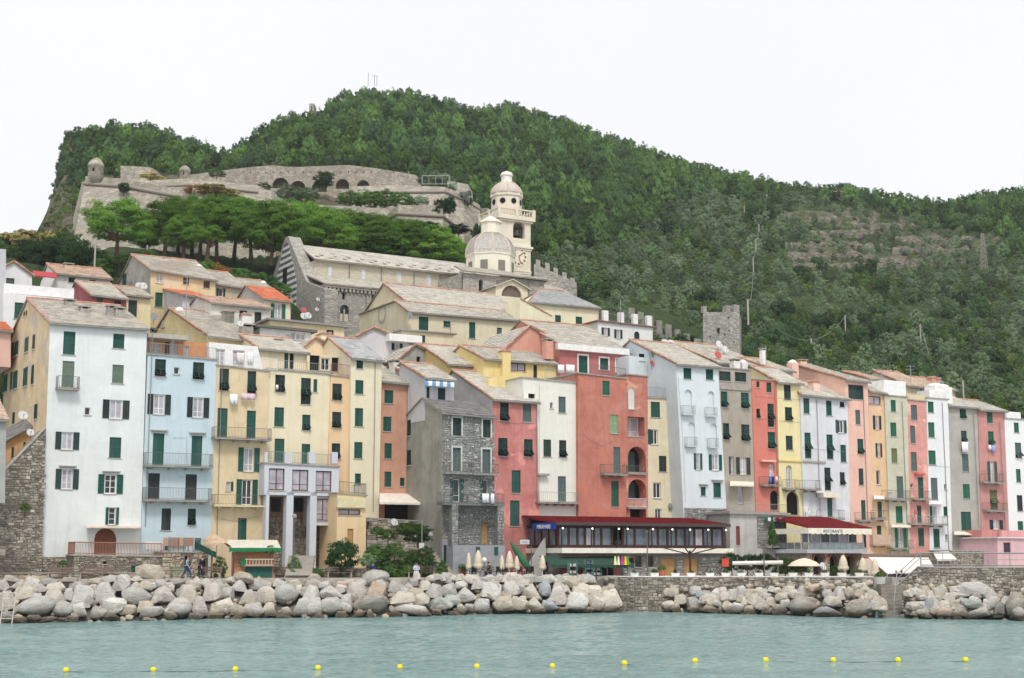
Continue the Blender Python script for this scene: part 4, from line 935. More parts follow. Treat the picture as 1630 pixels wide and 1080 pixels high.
r3=House('roof_room','cream roof room beside the loggia on the cream house',[(412,604),(489,608),(489,563),(412,556)],3,5,PL('cream',.4),cat='roof room',roof=('gable',5,541),slate=SLATE_W,wins=[(452.5,459,562,588,'c'),(461,468,562,588,'d')])
r3.chimney(442,540,553,4,.7)
r4=House('roof_room','shaded roof loggia with flower rail over the apricot house',[(489,608),(560,612),(562,569),(489,564)],2.6,4,PL((236,220,186),.4),cat='roof room',roof=('flat',1),wins=[(493,509,566,590,'d'),(511,525,570,590,'gD'),(528,552,570,592,'d')])
q0,q1=h3.fp[-1],h3.fp[2];h3.rail([(q0[0]+1.0,.1,q0[1]+.12),(q1[0],.1,q1[1]+.12)],.8,IRON_L,.2)
q0,q1=h4.fp[-1],h4.fp[2];h4.rail([(q0[0],-.02,q0[1]+.12),(q1[0],-.02,q1[1]+.12)],1.0,plain('red_rail',(146,92,86),.8),.12)
b6=House(TN,'peach gable front behind the roof loggia',[(480,600),(562,606),(560,570),(501,540),(480,558)],6.5,6,PL((242,218,184),.3),roof=('gfront',),slate=SLATE_W)
b6.chimney(517,530,548,2.5,1.2,plain('chimney_cream',(236,222,190),.9),cap='tile')
# lilac house with striped awning
b14=House(TN,'pale lilac house front with a blue striped awning',[(676,668),(722,672),(722,606),(676,602)],-3.5,5.5,PL((204,202,206),.4),roof=('gable',5,584),slate=SLATE,wins=[(679,684,616,634,'c','n'),(697,709,618,642.5,'c','n')])
b14b=House(TN,'pale lilac back wing with slate roof beside the terracotta house',[(649,668),(690,672),(690,604),(649,600)],.8,6,PL((204,202,206),.4),roof=('gable',4,586),slate=SLATE,wins=[(670.5,679,616,634,'c','n')])
b14.awning(676,723,604,614,.9,[plain('stripe_blue',(112,152,190),.9),plain('stripe_white',(226,228,230),.9)],.3,'awning')
b14b.chimney(631,574,596,3,1.1,plain('chimney_white',(216,216,212),.9))
b13=House(TN,'grey rendered gable with small dark door behind the lilac house',[(636,606),(712,612),(712,578),(661,551),(636,572)],9,9,PL((176,172,164),.8),roof=('gfront',),slate=SLATE_W,wins=[(663,669,568,584,'d')])
b13b=House(TN,'bright yellow attic with four pane window',[(712,612),(776,614),(773,584),(712,580)],4,7,PL((242,208,116),.4),roof=('gable',6,556),slate=SLATE_W,wins=[(730.5,756,586,599,'o LR','b')])
b12=House(TN,'yellow house with covered terrace above the ivory house',[(770,640),(890,644),(884,580),(770,572)],1.5,7,PL((244,214,126),.4),roof=('gable',5,560),slate=SLATE,wins=[(813,837,577.5,591,'g','r'),(849,855,581,603,'c','n')])
b12.chimney(803,557,600,-.1,.9,PL((244,214,126),.4),cap='tile')
w12=House('parapet_wall','sloping yellow parapet wall above the pink house roof',[(778,640),(832,642),(831,592),(778,603)],-1.5,.5,PL((244,214,126),.4),cat='wall',noroof=True)
b11=House(TN,'crimson house with white framed windows over the brick red house',[(891,625),(1001,632),(1001,563),(891,551)],2.2,10,PL((200,104,98),.5),roof=('gable',8,523),slate=SLATE,side=PL((224,148,120),.5),wins=[(921,935,567,594,'c'),(955,968,571,589,'c'),(981,994.5,573,594,'c')])
for a,b_,c,d in ((921,935,567,594),(955,968,571,589),(981,994.5,573,594)):
 ua,za=b11.loc(a,d);ub,zb=b11.loc(b_,c);m=MB();e=.16
 m.box(ua-e,ua-.003,-.04,-.002,za,zb);m.box(ub+.003,ub+e,-.04,-.002,za,zb);m.box(ua-e,ub+e,-.04,-.002,zb+.003,zb+e);m.build('window_surround',WHITE,b11.root)
b11.slab(888,1002,551,556,-.5,-.01,WHITE,'cornice');b11.chimney(872,540,560,-.2,.8,PL((224,148,120),.5))
q0,q1=h10.fp[-1],h10.fp[2];h10.rail([(q0[0]+1.5,.1,q0[1]+.12),(q1[0],.1,q1[1]+.12)],.9,IRON,.15)
q0,q1=h9.fp[-1],h9.fp[2];h9.rail([(q0[0]+2.5,.1,q0[1]+.12),(q1[0],.1,q1[1]+.12)],.95,IRON_L,.15)
loft=House('roof_room','pale blue roof room right of the crimson house',[(1001,640),(1040,642),(1040,572),(1001,566)],0,6,PL('pale',.4),cat='roof room',wins=[(1018,1026,563.5,575,'c','y'),(1035,1039.5,585,602,'d'),(1033,1039.8,610,632,'d')],noroof=True)
b7=House(TN,'pale lilac gabled house with a ribbed parapet balcony',[(552,575),(672,585),(672,556),(594,524),(552,546)],14,10,PL((214,210,212),.4),roof=('gfront',),slate=SLATE_W,wins=[(628,636,547,558,'o','n')])
b7.slab(620,672,533,542,-1.0,-.01,plain('white_render',(230,230,228),.9),'balcony')
b8b=House(TN,'small cream house with a green door in front of the old oratory',[(638,575),(722,580),(722,533),(640,527)],16,5,PL('cream',.5),wins=[(669,677,534,551,'c')],roof=('flat',1))
b8b.flat_edge(.15,.3,SLATE_D)
b8=House('oratory','long cream oratory with a rose window gable',[(650,575),(842,585),(841,512),(650,497)],26,14,PL((230,218,184),.5),cat='church',roof=('gable',3.6,492,0),slate=SLATE,wins=[(666.7,682,504.6,526,'c'),(706,717,511,521,'c'),(746.7,756.7,513,539,'c'),(791,799,522,534,'c','y')])
b8m=House('oratory_nave','upper nave of the cream oratory with a long pale slate roof',[(650,540),(829,548),(829,499),(650,484)],29.6,13,PL((230,218,184),.5),cat='church',roof=('gable',7,466),slate=SLATE_W)
cl=MB()      # clerestory strip with its own eave
u0,z0=b8.loc(655,486,3.6);u1,z1=b8.loc(818,505,3.6);z0=(z0+b8.loc(818,499,3.6)[1])/2
for k in range(5):
 a=u0+(u1-u0)*k/5+.3;c=u0+(u1-u0)*(k+1)/5-.3
 cl.box(a,c,3.5,3.58,z0-.9,z0-.25);cl.build('clerestory',[plain('mauve_board',(128,108,116),.8),CONC],b8.root)
rw=MB();n_=(IN).cross(Vector((0,0,1)))
x_,z_=b8.fp[0][0],0
def flank_pt(h,px,py):
 base=uwz(h.u0,h.off,0);d=ray(px,py);p0=Vector((0,0,CAMZ));nn=IN.cross(Vector((0,0,1)));t=(base-p0).dot(nn)/d.dot(nn);p=p0+d*t
 return (p-A0).dot(IN)-h.off,p.z-h.z0
wy,wz=flank_pt(b8,609,500)
for k in range(24):
 a=2*math.pi*k/24;rw.box(-.1,-.01,wy+1.0*math.cos(a)-.16,wy+1.0*math.cos(a)+.16,wz+1.0*math.sin(a)-.16,wz+1.0*math.sin(a)+.16)
for k in range(8):
 a=2*math.pi*k/8;rw.tube([(-.03,wy+.55*math.cos(a),wz+.55*math.sin(a)),(-.006,wy+.55*math.cos(a),wz+.55*math.sin(a))],.2,8,1)
rw.build('rose_window',[STONE_SILL,PANE_D],b8.root)
b9=House(TN,'broad cream house with grey slate roof right of the oratory',[(838,560),(951,565),(953,491),(841,481)],30,14,PL((240,230,196),.4),roof=('gable',7,466,1,6,-1),slate=SLATE_B,wins=[(845,855,513.7,520.7,'c'),(883.6,893,502,522.6,'f'),(916.5,926.7,504.5,525,'f')])
b9b=House(TN,'cream lean-to roofed wing between oratory and broad cream house',[(826,560),(880,565),(879,505),(828,477)],25.5,3.5,PL((240,230,196),.4),noroof=True)
c=MB();coppi(c,(b9b.fp[3][0],-.05,b9b.fp[3][1]+.1),(b9b.fp[2][0],-.05,b9b.fp[2][1]+.1));c.build('ridge_tiles',COPPO,b9b.root)
b10=House(TN,'white house with roof terrace and arched shutter below the battlements',[(952,575),(1039,580),(1039,522),(952,512)],26,10,PL((236,236,232),.4),roof=('flat',1),wins=[(961,967,522,535,'o','n'),(981,987,525,539,'o','n'),(1009.5,1018,528,541,'ca','n')])
b10.flat_edge(.15,.3,plain('brown_cornice',(138,104,96),.8))
q0,q1=b10.fp[-1],b10.fp[2];b10.rail([(q0[0],.1,q0[1]+.16),(q1[0],.1,q1[1]+.16)],1.0,IRON_L,.15)
for px in (965,990,1012,1034):
 u,z=b10.loc(px,520);m=MB();m.box(u-.35,u+.35,.0,.5,q0[1]+(q1[1]-q0[1])*(px-952)/87+.16,q0[1]+(q1[1]-q0[1])*(px-952)/87+1.5);m.build('terrace_post',WHITE,b10.root)
# left part of the upper town
b1=House(TN,'yellow house with a stained grey gable high on the left',[(239.5,520),(343,530),(343,447),(239.5,430)],33,15,PL((238,212,146),.8,(212,200,176)),roof=('gable',8,416),slate=SLATE,side=PL((182,178,168),1.0,(140,138,132)),wins=[
 (248.7,259,436.7,451,'gx','W'),(247,259,466,489,'c'),(291.5,301,442,453,'c','b'),(324,334,448,459,'c','b')])
b1.flank(197.5,203,437,456);b1.chimney(316,423,440,6,.9,plain('chimney_red',(196,104,96),.9),cap='dome')
b1b=House(TN,'beige low house stepping down right of the yellow gabled house',[(343,520),(392,525),(392,460),(343,452)],33.5,12,PL((206,194,164),.6),roof=('gable',7,437),slate=SLATE,wins=[(348,355,459,472,'onD','n')])
b1c=House(TN,'slate roofed house with a round chimney below the garden hedge',[(392,520),(446,525),(446,470),(392,462)],36,10,PL((212,200,172),.6),roof=('gable',7,450),slate=SLATE,wins=[])
b1c.chimney(419,449,460,6,.7,plain('chimney_pink',(214,150,130),.9),cap='dome')
b2=House(TN,'cream house with a tall dark green door below the grey gable',[(201,530),(239,534),(240,474),(201,470)],26,7,PL((240,224,178),.4),roof=('gable',5,461),slate=SLATE,wins=[(204,218,478,508,'c','n')])
b2b=House(TN,'crimson house with a slate roof at the upper left',[(145,525),(202,530),(201,477),(145,470)],24,8,PL((180,84,86),.5),roof=('gable',7,455),slate=SLATE_W,wins=[(153,163,474,490,'c','y'),(182,193,479,494,'c','n')])
b3=House(TN,'pale lilac house with two green shutters behind the blue house',[(290,530),(334,534),(333,476),(290,470)],26,10,PL((214,212,220),.4),roof=('gable',8,466),slate=TILE_O,wins=[(305.7,317.6,483,493,'c')],side=PL((206,204,208),.5),coppo=False)
b3b=House(TN,'salmon pink wall between lilac and white houses',[(333,530),(366,534),(366,482),(333,477)],26.5,8,PL((232,160,144),.4),roof=('flat',1))
b4=House(TN,'white house with dark doors beside the orange tiled roof',[(336,545),(430,550),(430,492),(336,483)],19,8,PL((228,224,216),.5),roof=('gable',5,480),slate=TILE_P,wins=[(381,393,494.5,511,'c','k'),(405,416,497,524,'c','k')])
b4.chimney(362,494,520,-3,1.0,CONC,'tile');b4.chimney(390,499,528,-3.5,.9,WHITE,'tile')
b4b=House(TN,'cream house with bright orange tiled roof beside the church',[(420,540),(462,545),(462,481),(420,476)],24,10,PL((236,222,190),.4),roof=('gable',6,461),slate=TILE_O,side=PL((200,198,194),.6),coppo=False,wins=[(437,448,484,509,'o','e')])
b6b=House(TN,'cream flat roofed house with a green window below the church',[(430,575),(548,580),(548,522),(430,510)],14,8,PL((238,218,168),.4),roof=('flat',1),wins=[(519.6,531,525.5,542,'c')])
b6b.flat_edge(.2,.4,SLATE_D)
b6c=House('roof_room','low white room with a strip of windows under a dark roof edge',[(414,580),(495,585),(495,530),(414,522)],10,4,plain('white_render',(230,230,228),.9),cat='roof room',roof=('flat',1),wins=[(463,470,530,541,'g','W'),(471,486,531,542,'g','W')])
b6c.flat_edge(.25,.5,plain('dark_felt',(104,104,96),.9))
bl1=House(TN,'grey narrow building at the far left edge of the upper town',[(-30,560),(9.5,560),(9.5,397),(-30,395)],30,8,PL((196,196,198),.5),roof=('flat',1))
bl2=House(TN,'white house with a round gable vent at the far left',[(8,520),(51,520),(51,440),(22,419),(8,426)],36,10,PL((232,232,230),.4),roof=('gfront',),slate=TILE_P,wins=[(9.5,23,443,454,'c','y')])
bl3=House(TN,'white flat roofed house with a tall green shutter at the far left',[(5,545),(119,550),(118,478),(5,466)],24,8,PL((236,236,234),.4),roof=('flat',1),wins=[(23,39,482,508,'c')])
bl3.slab(6,118,456,466,.4,.7,plain('white_render',(230,230,228),.9),'parapet')
bl4=House(TN,'long low white house with brown tiled roof under the dark trees',[(70,500),(176,505),(176,445),(90,436)],40,8,PL((232,230,224),.4),roof=('gable',5,428),slate=TILE_P,wins=[(109,120,442,450,'c'),(142,152,446,454,'c')])
bl4.chimney(108,420,438,3,.9,plain('chimney_tan',(196,176,152),.9));bl4.awning(52,90,431,440,3,plain('crimson_cloth',(176,66,70),.9),.1,'canopy')
bl5=House(TN,'pink house with an orange roof at the left edge',[(-40,580),(17,585),(17,528),(-40,522)],14,8,PL((232,190,176),.4),roof=('gable',4,514),slate=TILE_O,coppo=False)
# behind the right part of the row
bt=House(TN,'jumble of low roofs left of the square tower',[(1060,605),(1150,610),(1150,584),(1060,576)],8,10,PL((214,206,194),.7),roof=('gable',7,556),slate=TILE_P)
bt.chimney(1088,550,566,5,.8,WHITE)
bt2=House(TN,'cluttered rooftop house below the square tower',[(1140,620),(1222,625),(1222,585),(1140,578)],2,12,PL((216,210,200),.7),roof=('gable',9,556),slate=SLATE_W,wins=[(1171,1176,579,589,'c'),(1187,1194,580,590,'c')])
bt2.chimney(1170,572,592,-1.5,.8,WHITE,'slab');bt2.chimney(1183,575,590,-1.2,.7,WHITE,'dome');bt2.chimney(1215,555,600,0,.5,WHITE)
b17=House(TN,'pale stone coloured roof ridge behind the yellow house',[(1225,620),(1262,622),(1262,592),(1225,588)],0,8,PL((216,204,190),.7),roof=('gable',5,577),slate=SLATE_W)
b17.chimney(1262,575,592,1,.9,PL('rose',.4),'dome');h17.chimney(1276,573,590,9,.9,plain('chimney_peach',(226,180,150),.9),'slab');h16.chimney(1296,606,626,1.5,.9,plain('chimney_pinkish',(232,196,180),.9),'tile')
w19=House('roof_room','white box room on top of the sage house',[(1407,645),(1442,648),(1442,608),(1407,605)],-4.4,5,plain('white_render',(230,230,228),.9),cat='roof room',roof=('flat',1))
w18=House('roof_room','white roof room with green window above the tan house',[(1382,640),(1408,642),(1408,606),(1382,604)],0,6,plain('white_render',(230,230,228),.9),cat='roof room',roof=('gable',4,598),slate=TILE_P,wins=[(1391,1402,610,619,'c','e')])
w20=House('roof_room','beige roof room with dark window above the salmon house',[(1442,655),(1482,658),(1482,618),(1442,614)],-1,6,PL((226,214,186),.5),cat='roof room',roof=('gable',5,598),slate=TILE_P,wins=[(1465,1476,619,630,'gD')])
h20.slab(1444,1476,629,637,0.02,.4,PL((226,208,170),.5),'parapet')
h21.chimney(1489,612,640,1.2,1.6,WHITE,'dome');h21.chimney(1501,614,640,1.4,1.5,WHITE,'dome');h21.slab(1480,1507,622,635,.3,2.2,WHITE,'parapet')
w23=House('roof_room','pinkish roofs and chimneys behind the white domed chimneys',[(1475,640),(1520,645),(1520,622),(1475,617)],5,6,PL((226,190,170),.5),cat='roof room',roof=('gable',5,606),slate=TILE_P)
w23.chimney(1484,600,618,3,.8,COPPO,'tile');w23.chimney(1492,602,618,3,.7,COPPO,'tile')
h24.slab(1600,1625,656,668,.1,2.5,plain('white_render',(236,236,234),.9),'parapet')
rs=House(TN,'pale salmon gable behind the yellow terrace house',[(800,590),(892,596),(891,547),(842,521),(800,560)],6,8,PL((230,158,130),.5),roof=('gfront',),slate=SLATE)
# ------------------------------------------------------------------ church, bell tower, fortress
class Frame:
 """local axes along the row of houses with an origin given by pixel and offset"""
 def __init__(s,name,label,cat,px,py,off):
  s.u0,s.z0=uz(px,py,off);s.off=off
  s.root=thing(name,label,cat,uwz(s.u0,off,s.z0),0);s.root.rotation_euler=(0,0,TH)
 def loc(s,px,py,w_=0.0):
  u,z=uz(px,py,s.off+w_);return u-s.u0,z-s.z0
ch=Frame('church','large grey stone church with a black and white striped front and a cream drum dome','church',515,540,50)
def xz(px,py,w_=0):return ch.loc(px,py,w_)
# aisle (front plane) and nave (set back 7 m)
xa,_=xz(515,540);xb,_=xz(858,545);_,za=xz(515,456);_,zb=xz(700,466);ze=(za+zb)/2
wl=[xz(555,482),xz(592,490)]
b=MB()
def ach(px0,px1,y0,y1,w_=0):
 a,z0=xz(px0,y1,w_);c,z1=xz(px1,y0,w_);r=(c-a)/2;n=8
 return [(a,z0),(c,z0)]+[(a+r+r*math.cos(math.pi*k/n),z1-r+r*1.15*math.sin(math.pi*k/n)) for k in range(n+1)]
holes=[ach(544.5,549.5,466,477),ach(591,596.5,469.5,481),ach(541,556,487,511)]
holed(b,[(xa,-4),(xb,-4),(xb,ze),(xa,ze)],holes,lambda x,z,w_:(x,w_,z),0,.5)
b.add([(xa,0,-4),(xa,0,ze),(xa,12,ze),(xa,12,-4)],[(0,1,2,3)]);b.add([(xb,0,-4),(xb,0,ze),(xb,12,ze),(xb,12,-4)],[(3,2,1,0)])
aisle=b.build('aisle_wall',CHURCH,ch.root)
for h in holes:
 m=MB();x0,x1=h[0][0],h[1][0];z0,z1=h[0][1],max(p[1] for p in h);m.box(x0,x1,.42,.45,z0,z1);w_=m.build('window',PANE_D,ch.root)
 if x1-x0>1:
  m=MB();xm=(x0+x1)/2;m.box(xm-.08,xm+.08,.1,.4,z0,z1-.6);m.box(x0,xm-.15,.3,.41,z0,z1-1.2,1);m.box(xm+.15,x1,.3,.41,z0,z1-1.2,1);m.build('mullion',[STONE_SILL,plain('cream_infill',(206,196,172),.9)],w_)
_,zr=xz(620,452,7);m=MB()
slab4=lambda m,p,t:m.hexa(p+[(a,b_,c+t) for a,b_,c in p])
slab4(m,[(xa-.2,-.5,ze-.2),(xb+.2,-.5,ze-.2),(xb+.2,7,zr),(xa-.2,7,zr)],.15)
ar=m.build('aisle_roof',plain('roof_deck',(150,138,124),.9),ch.root);slates('slates',SLATE_W,ar,(xa-.2,-.5,ze-.05),(xb+.2,-.5,ze-.05),(xb+.2,7,zr+.15),(xa-.2,7,zr+.15),(.9,.5))
m=MB();n=int((xb-xa)/.55)
for k in range(n):m.box(xa+k*.55,xa+k*.55+.3,-.35,-.003,ze-.85,ze-.45)
m.box(xa-.1,xb,-.4,-.002,ze-.44,ze-.22);m.build('corbel_table',CHURCH,ch.root)
nx0,_=xz(500,430,7);nx1,_=xz(770,450,7);_,zn0=xz(505,415,7);_,zn1=xz(735,440,7);zn=(zn0+zn1)/2
b=MB();b.box(nx0,nx1,7,19,-4,zn);b.build('nave_wall',CHURCH_L,ch.root)
_,zt=xz(620,407,12.5);e0=(nx0-.2,6.4,zn-.1);e1=(nx1+.2,6.4,zn-.1);r1=(nx1+.2,13,zt);r0=(nx0-.2,13,zt);k0=(nx0-.2,19.6,zn-.1);k1=(nx1+.2,19.6,zn-.1)
m=MB();slab4(m,[e0,e1,r1,r0],.2);slab4(m,[r0,r1,k1,k0],.2);nr=m.build('nave_roof',plain('roof_deck',(150,138,124),.9),ch.root)
lf=lambda p,k=.2:(p[0],p[1],p[2]+k)
slates('slates',SLATE_W,nr,lf(e0),lf(e1),lf(r1),lf(r0),(.9,.5))
mm_=MB()
for k in range(26):
 x=nx0+(nx1-nx0)*(k+.5)/26;yy=7.2+(k % 2)*1.0;zz=zn+(yy-6.4)/6.6*(zt-zn)+.28;mm_.box(x-.28,x+.28,yy-.2,yy+.2,zz-.05,zz+.14)
mm_.build('ballast_stone',SLATE,nr)
for px,y0,y1 in ((525,425,440),(578.5,429.5,445),(635,434,450),(682.5,438,456),(549,0,0)):
 if not y1:continue
 a,z0=xz(px-3.2,y1,7);c,z1=xz(px+3.2,y0,7);m=MB();m.box(a,c,6.95,7.05,z0,z1);m.build('window',plain('pale_infill',(198,200,202),.8),ch.root)
for px in (556,607,659,700):
 x,_=xz(px,430,7);m=MB();m.tube([(x,6.9,ze+1.5),(x,6.9,zn-.1)],.08,6);m.build('downpipe',LEAD,ch.root)
x,_=xz(583,470);m=MB();m.tube([(x,-.1,-3),(x,-.1,ze-.5)],.08,6);m.build('downpipe',LEAD,ch.root)
# west front: thick gabled wall, its face turned left, striped in the middle
fx=nx0-1.2
def fpt(w_,z):return (fx,w_,z)
_,zg=xz(476,380,13);pol=[(-1.5,-6),(27.5,-6),(27.5,ze-2),(21,ze+1),(13.6,zg),(12.4,zg),(5,ze+1),(-1.5,ze-1)]
b=MB();n=len(pol)
b.add([(fx-.6,y,z) for y,z in pol]+[(nx0-.01,y,z) for y,z in pol],[tuple(range(n))[::-1],tuple(range(n,2*n))]+[(i,(i+1) % n,n+(i+1) % n,n+i) for i in range(n)])
fw=b.build('facade_wall',CHURCH,ch.root)
st_=MB();z=-2.0;k=0
while z<zg-1.2:
 hw=4.3 if z<ze+1.5 else max(.5,4.3*(zg-z)/(zg-ze-1.5))
 if z+.42<zg-.5:st_.box(fx-.69,fx-.603,13-hw,13+hw,z,z+.42,k % 2)
 z+=.425;k+=1
st_.build('striped_facing',[plain('marble_white',(208,206,202),.8),plain('marble_black',(92,92,94),.8)],fw)
m=MB();m.box(fx-.72,fx-.6901,12.2,13.8,8.5,11.6);m.box(fx-.72,fx-.6901,11.6,14.4,-2,4.6);m.build('window',DARK,fw)
# transept block, apse roof and chapel at the right end
tx0,_=xz(728,480,1);tx1,_=xz(857,480,1);_,tz=xz(790,444,1)
b=MB();hl=[ach(753.5,760,449,470,1)]
holed(b,[(tx0,-4),(tx1,-4),(tx1,tz),(tx0,tz)],hl,lambda x,z,w_:(x,1.0-1.6+w_,z),0,.6)
b.box(tx0,tx1,.1,14,-4,tz-.01);tw=b.build('transept_wall',CHURCH,ch.root)
x0,x1=hl[0][0][0],hl[0][1][0];m=MB();m.box(x0-.2,x1+.2,-.08,.05,hl[0][0][1],max(p[1] for p in hl[0]));m.build('window',DARK,ch.root)
m=MB();e0,e1,r1,r0=(tx0-.4,-1.2,tz),(tx1+.5,-1.2,tz),(tx1-3,6,tz+2.2),(tx0+2,6,tz+2.2);slab4(m,[e0,e1,r1,r0],.15);m.hexa([(tx1+.5,-1.2,tz),(tx1+.5,13,tz),(tx1-3,12,tz+2.2),(tx1-3,6,tz+2.2),(tx1+.5,-1.2,tz+.15),(tx1+.5,13,tz+.15),(tx1-3,12,tz+2.35),(tx1-3,6,tz+2.35)])
tr_=m.build('transept_roof',plain('roof_deck',(150,138,124),.9),ch.root);slates('slates',SLATE,tr_,lf(e0,.15),lf(e1,.15),lf(r1,.15),lf(r0,.15),(.9,.5));slates('slates',SLATE,tr_,lf((tx1+.5,-1.2,tz),.15),lf((tx1+.5,13,tz),.15),lf((tx1-3,12,tz+2.2),.15),lf((tx1-3,6,tz+2.2),.15),(.9,.5))
for px in (730,838):
 x,_=xz(px,455);m=MB();m.tube([(x,-.75,0),(x,-.75,tz)],.08,6);m.build('downpipe',LEAD,ch.root)
cxa,ca0=xz(789,500,-4);cxb,_=xz(840,500,-4);_,cz=xz(815,458,-4);_,cap_=xz(815,447,-4);cm=(cxa+cxb)/2
b=MB();hl=[[(cm-1.6,cz-1.3),(cm+1.6,cz-1.3)]+[(cm+1.6*math.cos(math.pi*k/10),cz-1.3+1.6*math.sin(math.pi*k/10)) for k in range(1,10)]]
holed(b,[(cxa,-4),(cxb,-4),(cxb,cz),(cm,cap_),(cxa,cz)],hl,lambda x,z,w_:(x,-4+w_,z),0,.4)
b.add([(cxa,-4,-4),(cxa,-4,cz),(cxa,0,cz),(cxa,0,-4)],[(0,1,2,3)]);b.add([(cxb,-4,-4),(cxb,-4,cz),(cxb,0,cz),(cxb,0,-4)],[(3,2,1,0)])
b.build('chapel_wall',PL((236,226,196),.4),ch.root)
m=MB();m.box(cm-2.2,cm+2.2,-3.66,-3.6,cz-1.3,cz+.9);m.build('lunette_window',plain('lunette',(112,100,92),.8),ch.root)
m=MB()
for s_ in (0,1):
 a=(cxa-.4,cz-.2) if s_==0 else (cxb+.4,cz-.2);slab4(m,[(a[0],-4.4,a[1]),(cm,-4.4,cap_+.05),(cm,0,cap_+.05),(a[0],0,a[1])],.14)
m.build('chapel_roof',SLATE,ch.root)
# drum and dome
dx0,_=xz(754,410,9);dx1,_=xz(823,410,9);dc=((dx0+dx1)/2,10.5);dr=(dx1-dx0)/2*1.0
_,dz0=xz(785,450,9);_,dz1=xz(785,404,9);_,dz2=xz(785,371,10.5)
CREAM=PL((238,230,210),.3)
b=MB();b.lathe([(dr,dz0-2),(dr,dz1-.35),(dr*1.04,dz1-.3),(dr*1.04,dz1)],8,(dc[0],dc[1],0),0,math.pi/8);b.build('drum',CREAM,ch.root)
DOMEM=island_mat('dome_tile',[(0,(206,200,190)),(.5,(216,211,202)),(1,(188,184,178))],.7,3)
hD=dz2-dz1;prof=[(dr*1.02*math.cos(a),dz1+.01+hD*math.sin(a)) for a in [math.pi/2*k/8 for k in range(8)]]+[(.5,dz2)]
b=MB();b.lathe(prof,8,(dc[0],dc[1],0),0,math.pi/8);dm=b.build('dome',plain('dome_base',(186,184,180),.7),ch.root)
tl_=MB()
for i in range(14):
 a0_,a1_=math.pi/2*i/14.5,math.pi/2*(i+1.15)/14.5;seg=max(3,int(9*math.cos(a0_)))
 for f in range(8):
  A=[math.pi/8+math.pi/4*f,math.pi/8+math.pi/4*(f+1)]
  def dp(tt,a,k=1.0):
   r=dr*1.02*math.cos(a);p=[Vector((dc[0]+r*math.cos(x),dc[1]+r*math.sin(x),0)) for x in A];q=p[0].lerp(p[1],tt);q.z=dz1+hD*math.sin(a);n_=Vector((q.x-dc[0],q.y-dc[1],(q.z-dz1)*1.2)).normalized();return q+n_*(.06*k)
  for s_ in range(seg):
   t0,t1=(s_+.06)/seg,(s_+.94)/seg;tl_.add([dp(t0,a0_,2),dp(t1,a0_,2),dp(t1,a1_,.8),dp(t0,a1_,.8)],[(0,1,2,3)])
tl_.build('dome_tiles',DOMEM,dm)['kind']='stuff'
b=MB()
for f in range(8):
 a=math.pi/8+math.pi/4*f;b.tube([(dc[0]+dr*1.03*math.cos(e)*math.cos(a),dc[1]+dr*1.03*math.cos(e)*math.sin(a),dz1+.05+hD*math.sin(e)) for e in [math.pi/2*k/8.4 for k in range(9)]],.1,6)
b.build('dome_rib',plain('rib_pale',(206,186,170),.8),dm)
_,lz1=xz(785,355,10.5);_,lz0=xz(785,372,10.5)
b=MB();b.lathe([(1.5,lz0-1.2),(1.5,lz1-.2),(1.75,lz1-.15),(1.75,lz1),(.1,lz1+1.0)],8,(dc[0],dc[1],0));b.build('lantern',CREAM,ch.root)
for ang in range(8):
 a=math.pi/4*ang+math.pi/8*2;rr=dr*.925
 m=MB();m.box(-.55,.55,-.06,.06,-.9,.8);o=m.build('window',plain('shutter_greybeige',(128,122,110),.7),ch.root,loc=(dc[0]+rr*math.cos(a),dc[1]+rr*math.sin(a),(dz0+dz1)/2+.1));o.rotation_euler=(0,0,a+math.pi/2)
 m=MB();m.box(-.8,.8,-.15,.15,-1.1,-.91);s_=m.build('sill',STONE_SILL,o)
# bell tower
tw_=Frame('bell_tower','cream bell tower with clock, balustrade and tiled cupola','bell tower',812,450,68)
def tz(py):return tw_.loc(820,py)[1]
tA,_=tw_.loc(789,400);tB,_=tw_.loc(851,400)
TWR=PL((236,224,202),.4)
# the tower is square to the church; both near faces show
wd=(tB-tA)/1.26;cx_,cy_=(tA+tB)/2,wd/2
b=MB();ac=[]
x0=cx_-wd/2;x1=cx_+wd/2;zt_=tz(346)
am=cx_+.12*wd;aw=1.05;az0,az1=tz(379),tz(352)
hl=[[(am-aw,az0),(am+aw,az0)]+[(am+aw*math.cos(math.pi*k/8),az1-aw+aw*math.sin(math.pi*k/8)) for k in range(9)]]
holed(b,[(x0,-12),(x1,-12),(x1,zt_),(x0,zt_)],hl,lambda x,z,w_:(x,w_,z),0,.7)
hl2=[[(wd/2-aw,az0),(wd/2+aw,az0)]+[(wd/2+aw*math.cos(math.pi*k/8),az1-aw+aw*math.sin(math.pi*k/8)) for k in range(9)]]
holed(b,[(0,-12),(wd,-12),(wd,zt_),(0,zt_)],hl2,lambda x,z,w_:(x0+w_,wd-x,z),0,.7)
b.add([(x1,0,-12),(x1,wd,-12),(x1,wd,zt_),(x1,0,zt_)],[(0,1,2,3)]);b.add([(x0,wd,-12),(x1,wd,-12),(x1,wd,zt_),(x0,wd,zt_)],[(3,2,1,0)]);b.add([(x0,0,zt_),(x1,0,zt_),(x1,wd,zt_),(x0,wd,zt_)],[(0,1,2,3)])
b.add([(x0,0,az0-2),(x1,0,az0-2),(x1,wd,az0-2),(x0,wd,az0-2)],[(0,1,2,3)])
b.build('tower_shaft',TWR,tw_.root)
m=MB()
for py,e,h in ((346,.55,.5),(391,.3,.35),(430,.12,.2)):
 z=tz(py);m.box(x0-e,x1+e,-e,wd+e,z-h,z)
 m.box(x0-e*.5,x1+e*.5,-e*.5,wd+e*.5,z-h-.3,z-h-.003)
m.build('cornice',TWR,tw_.root)
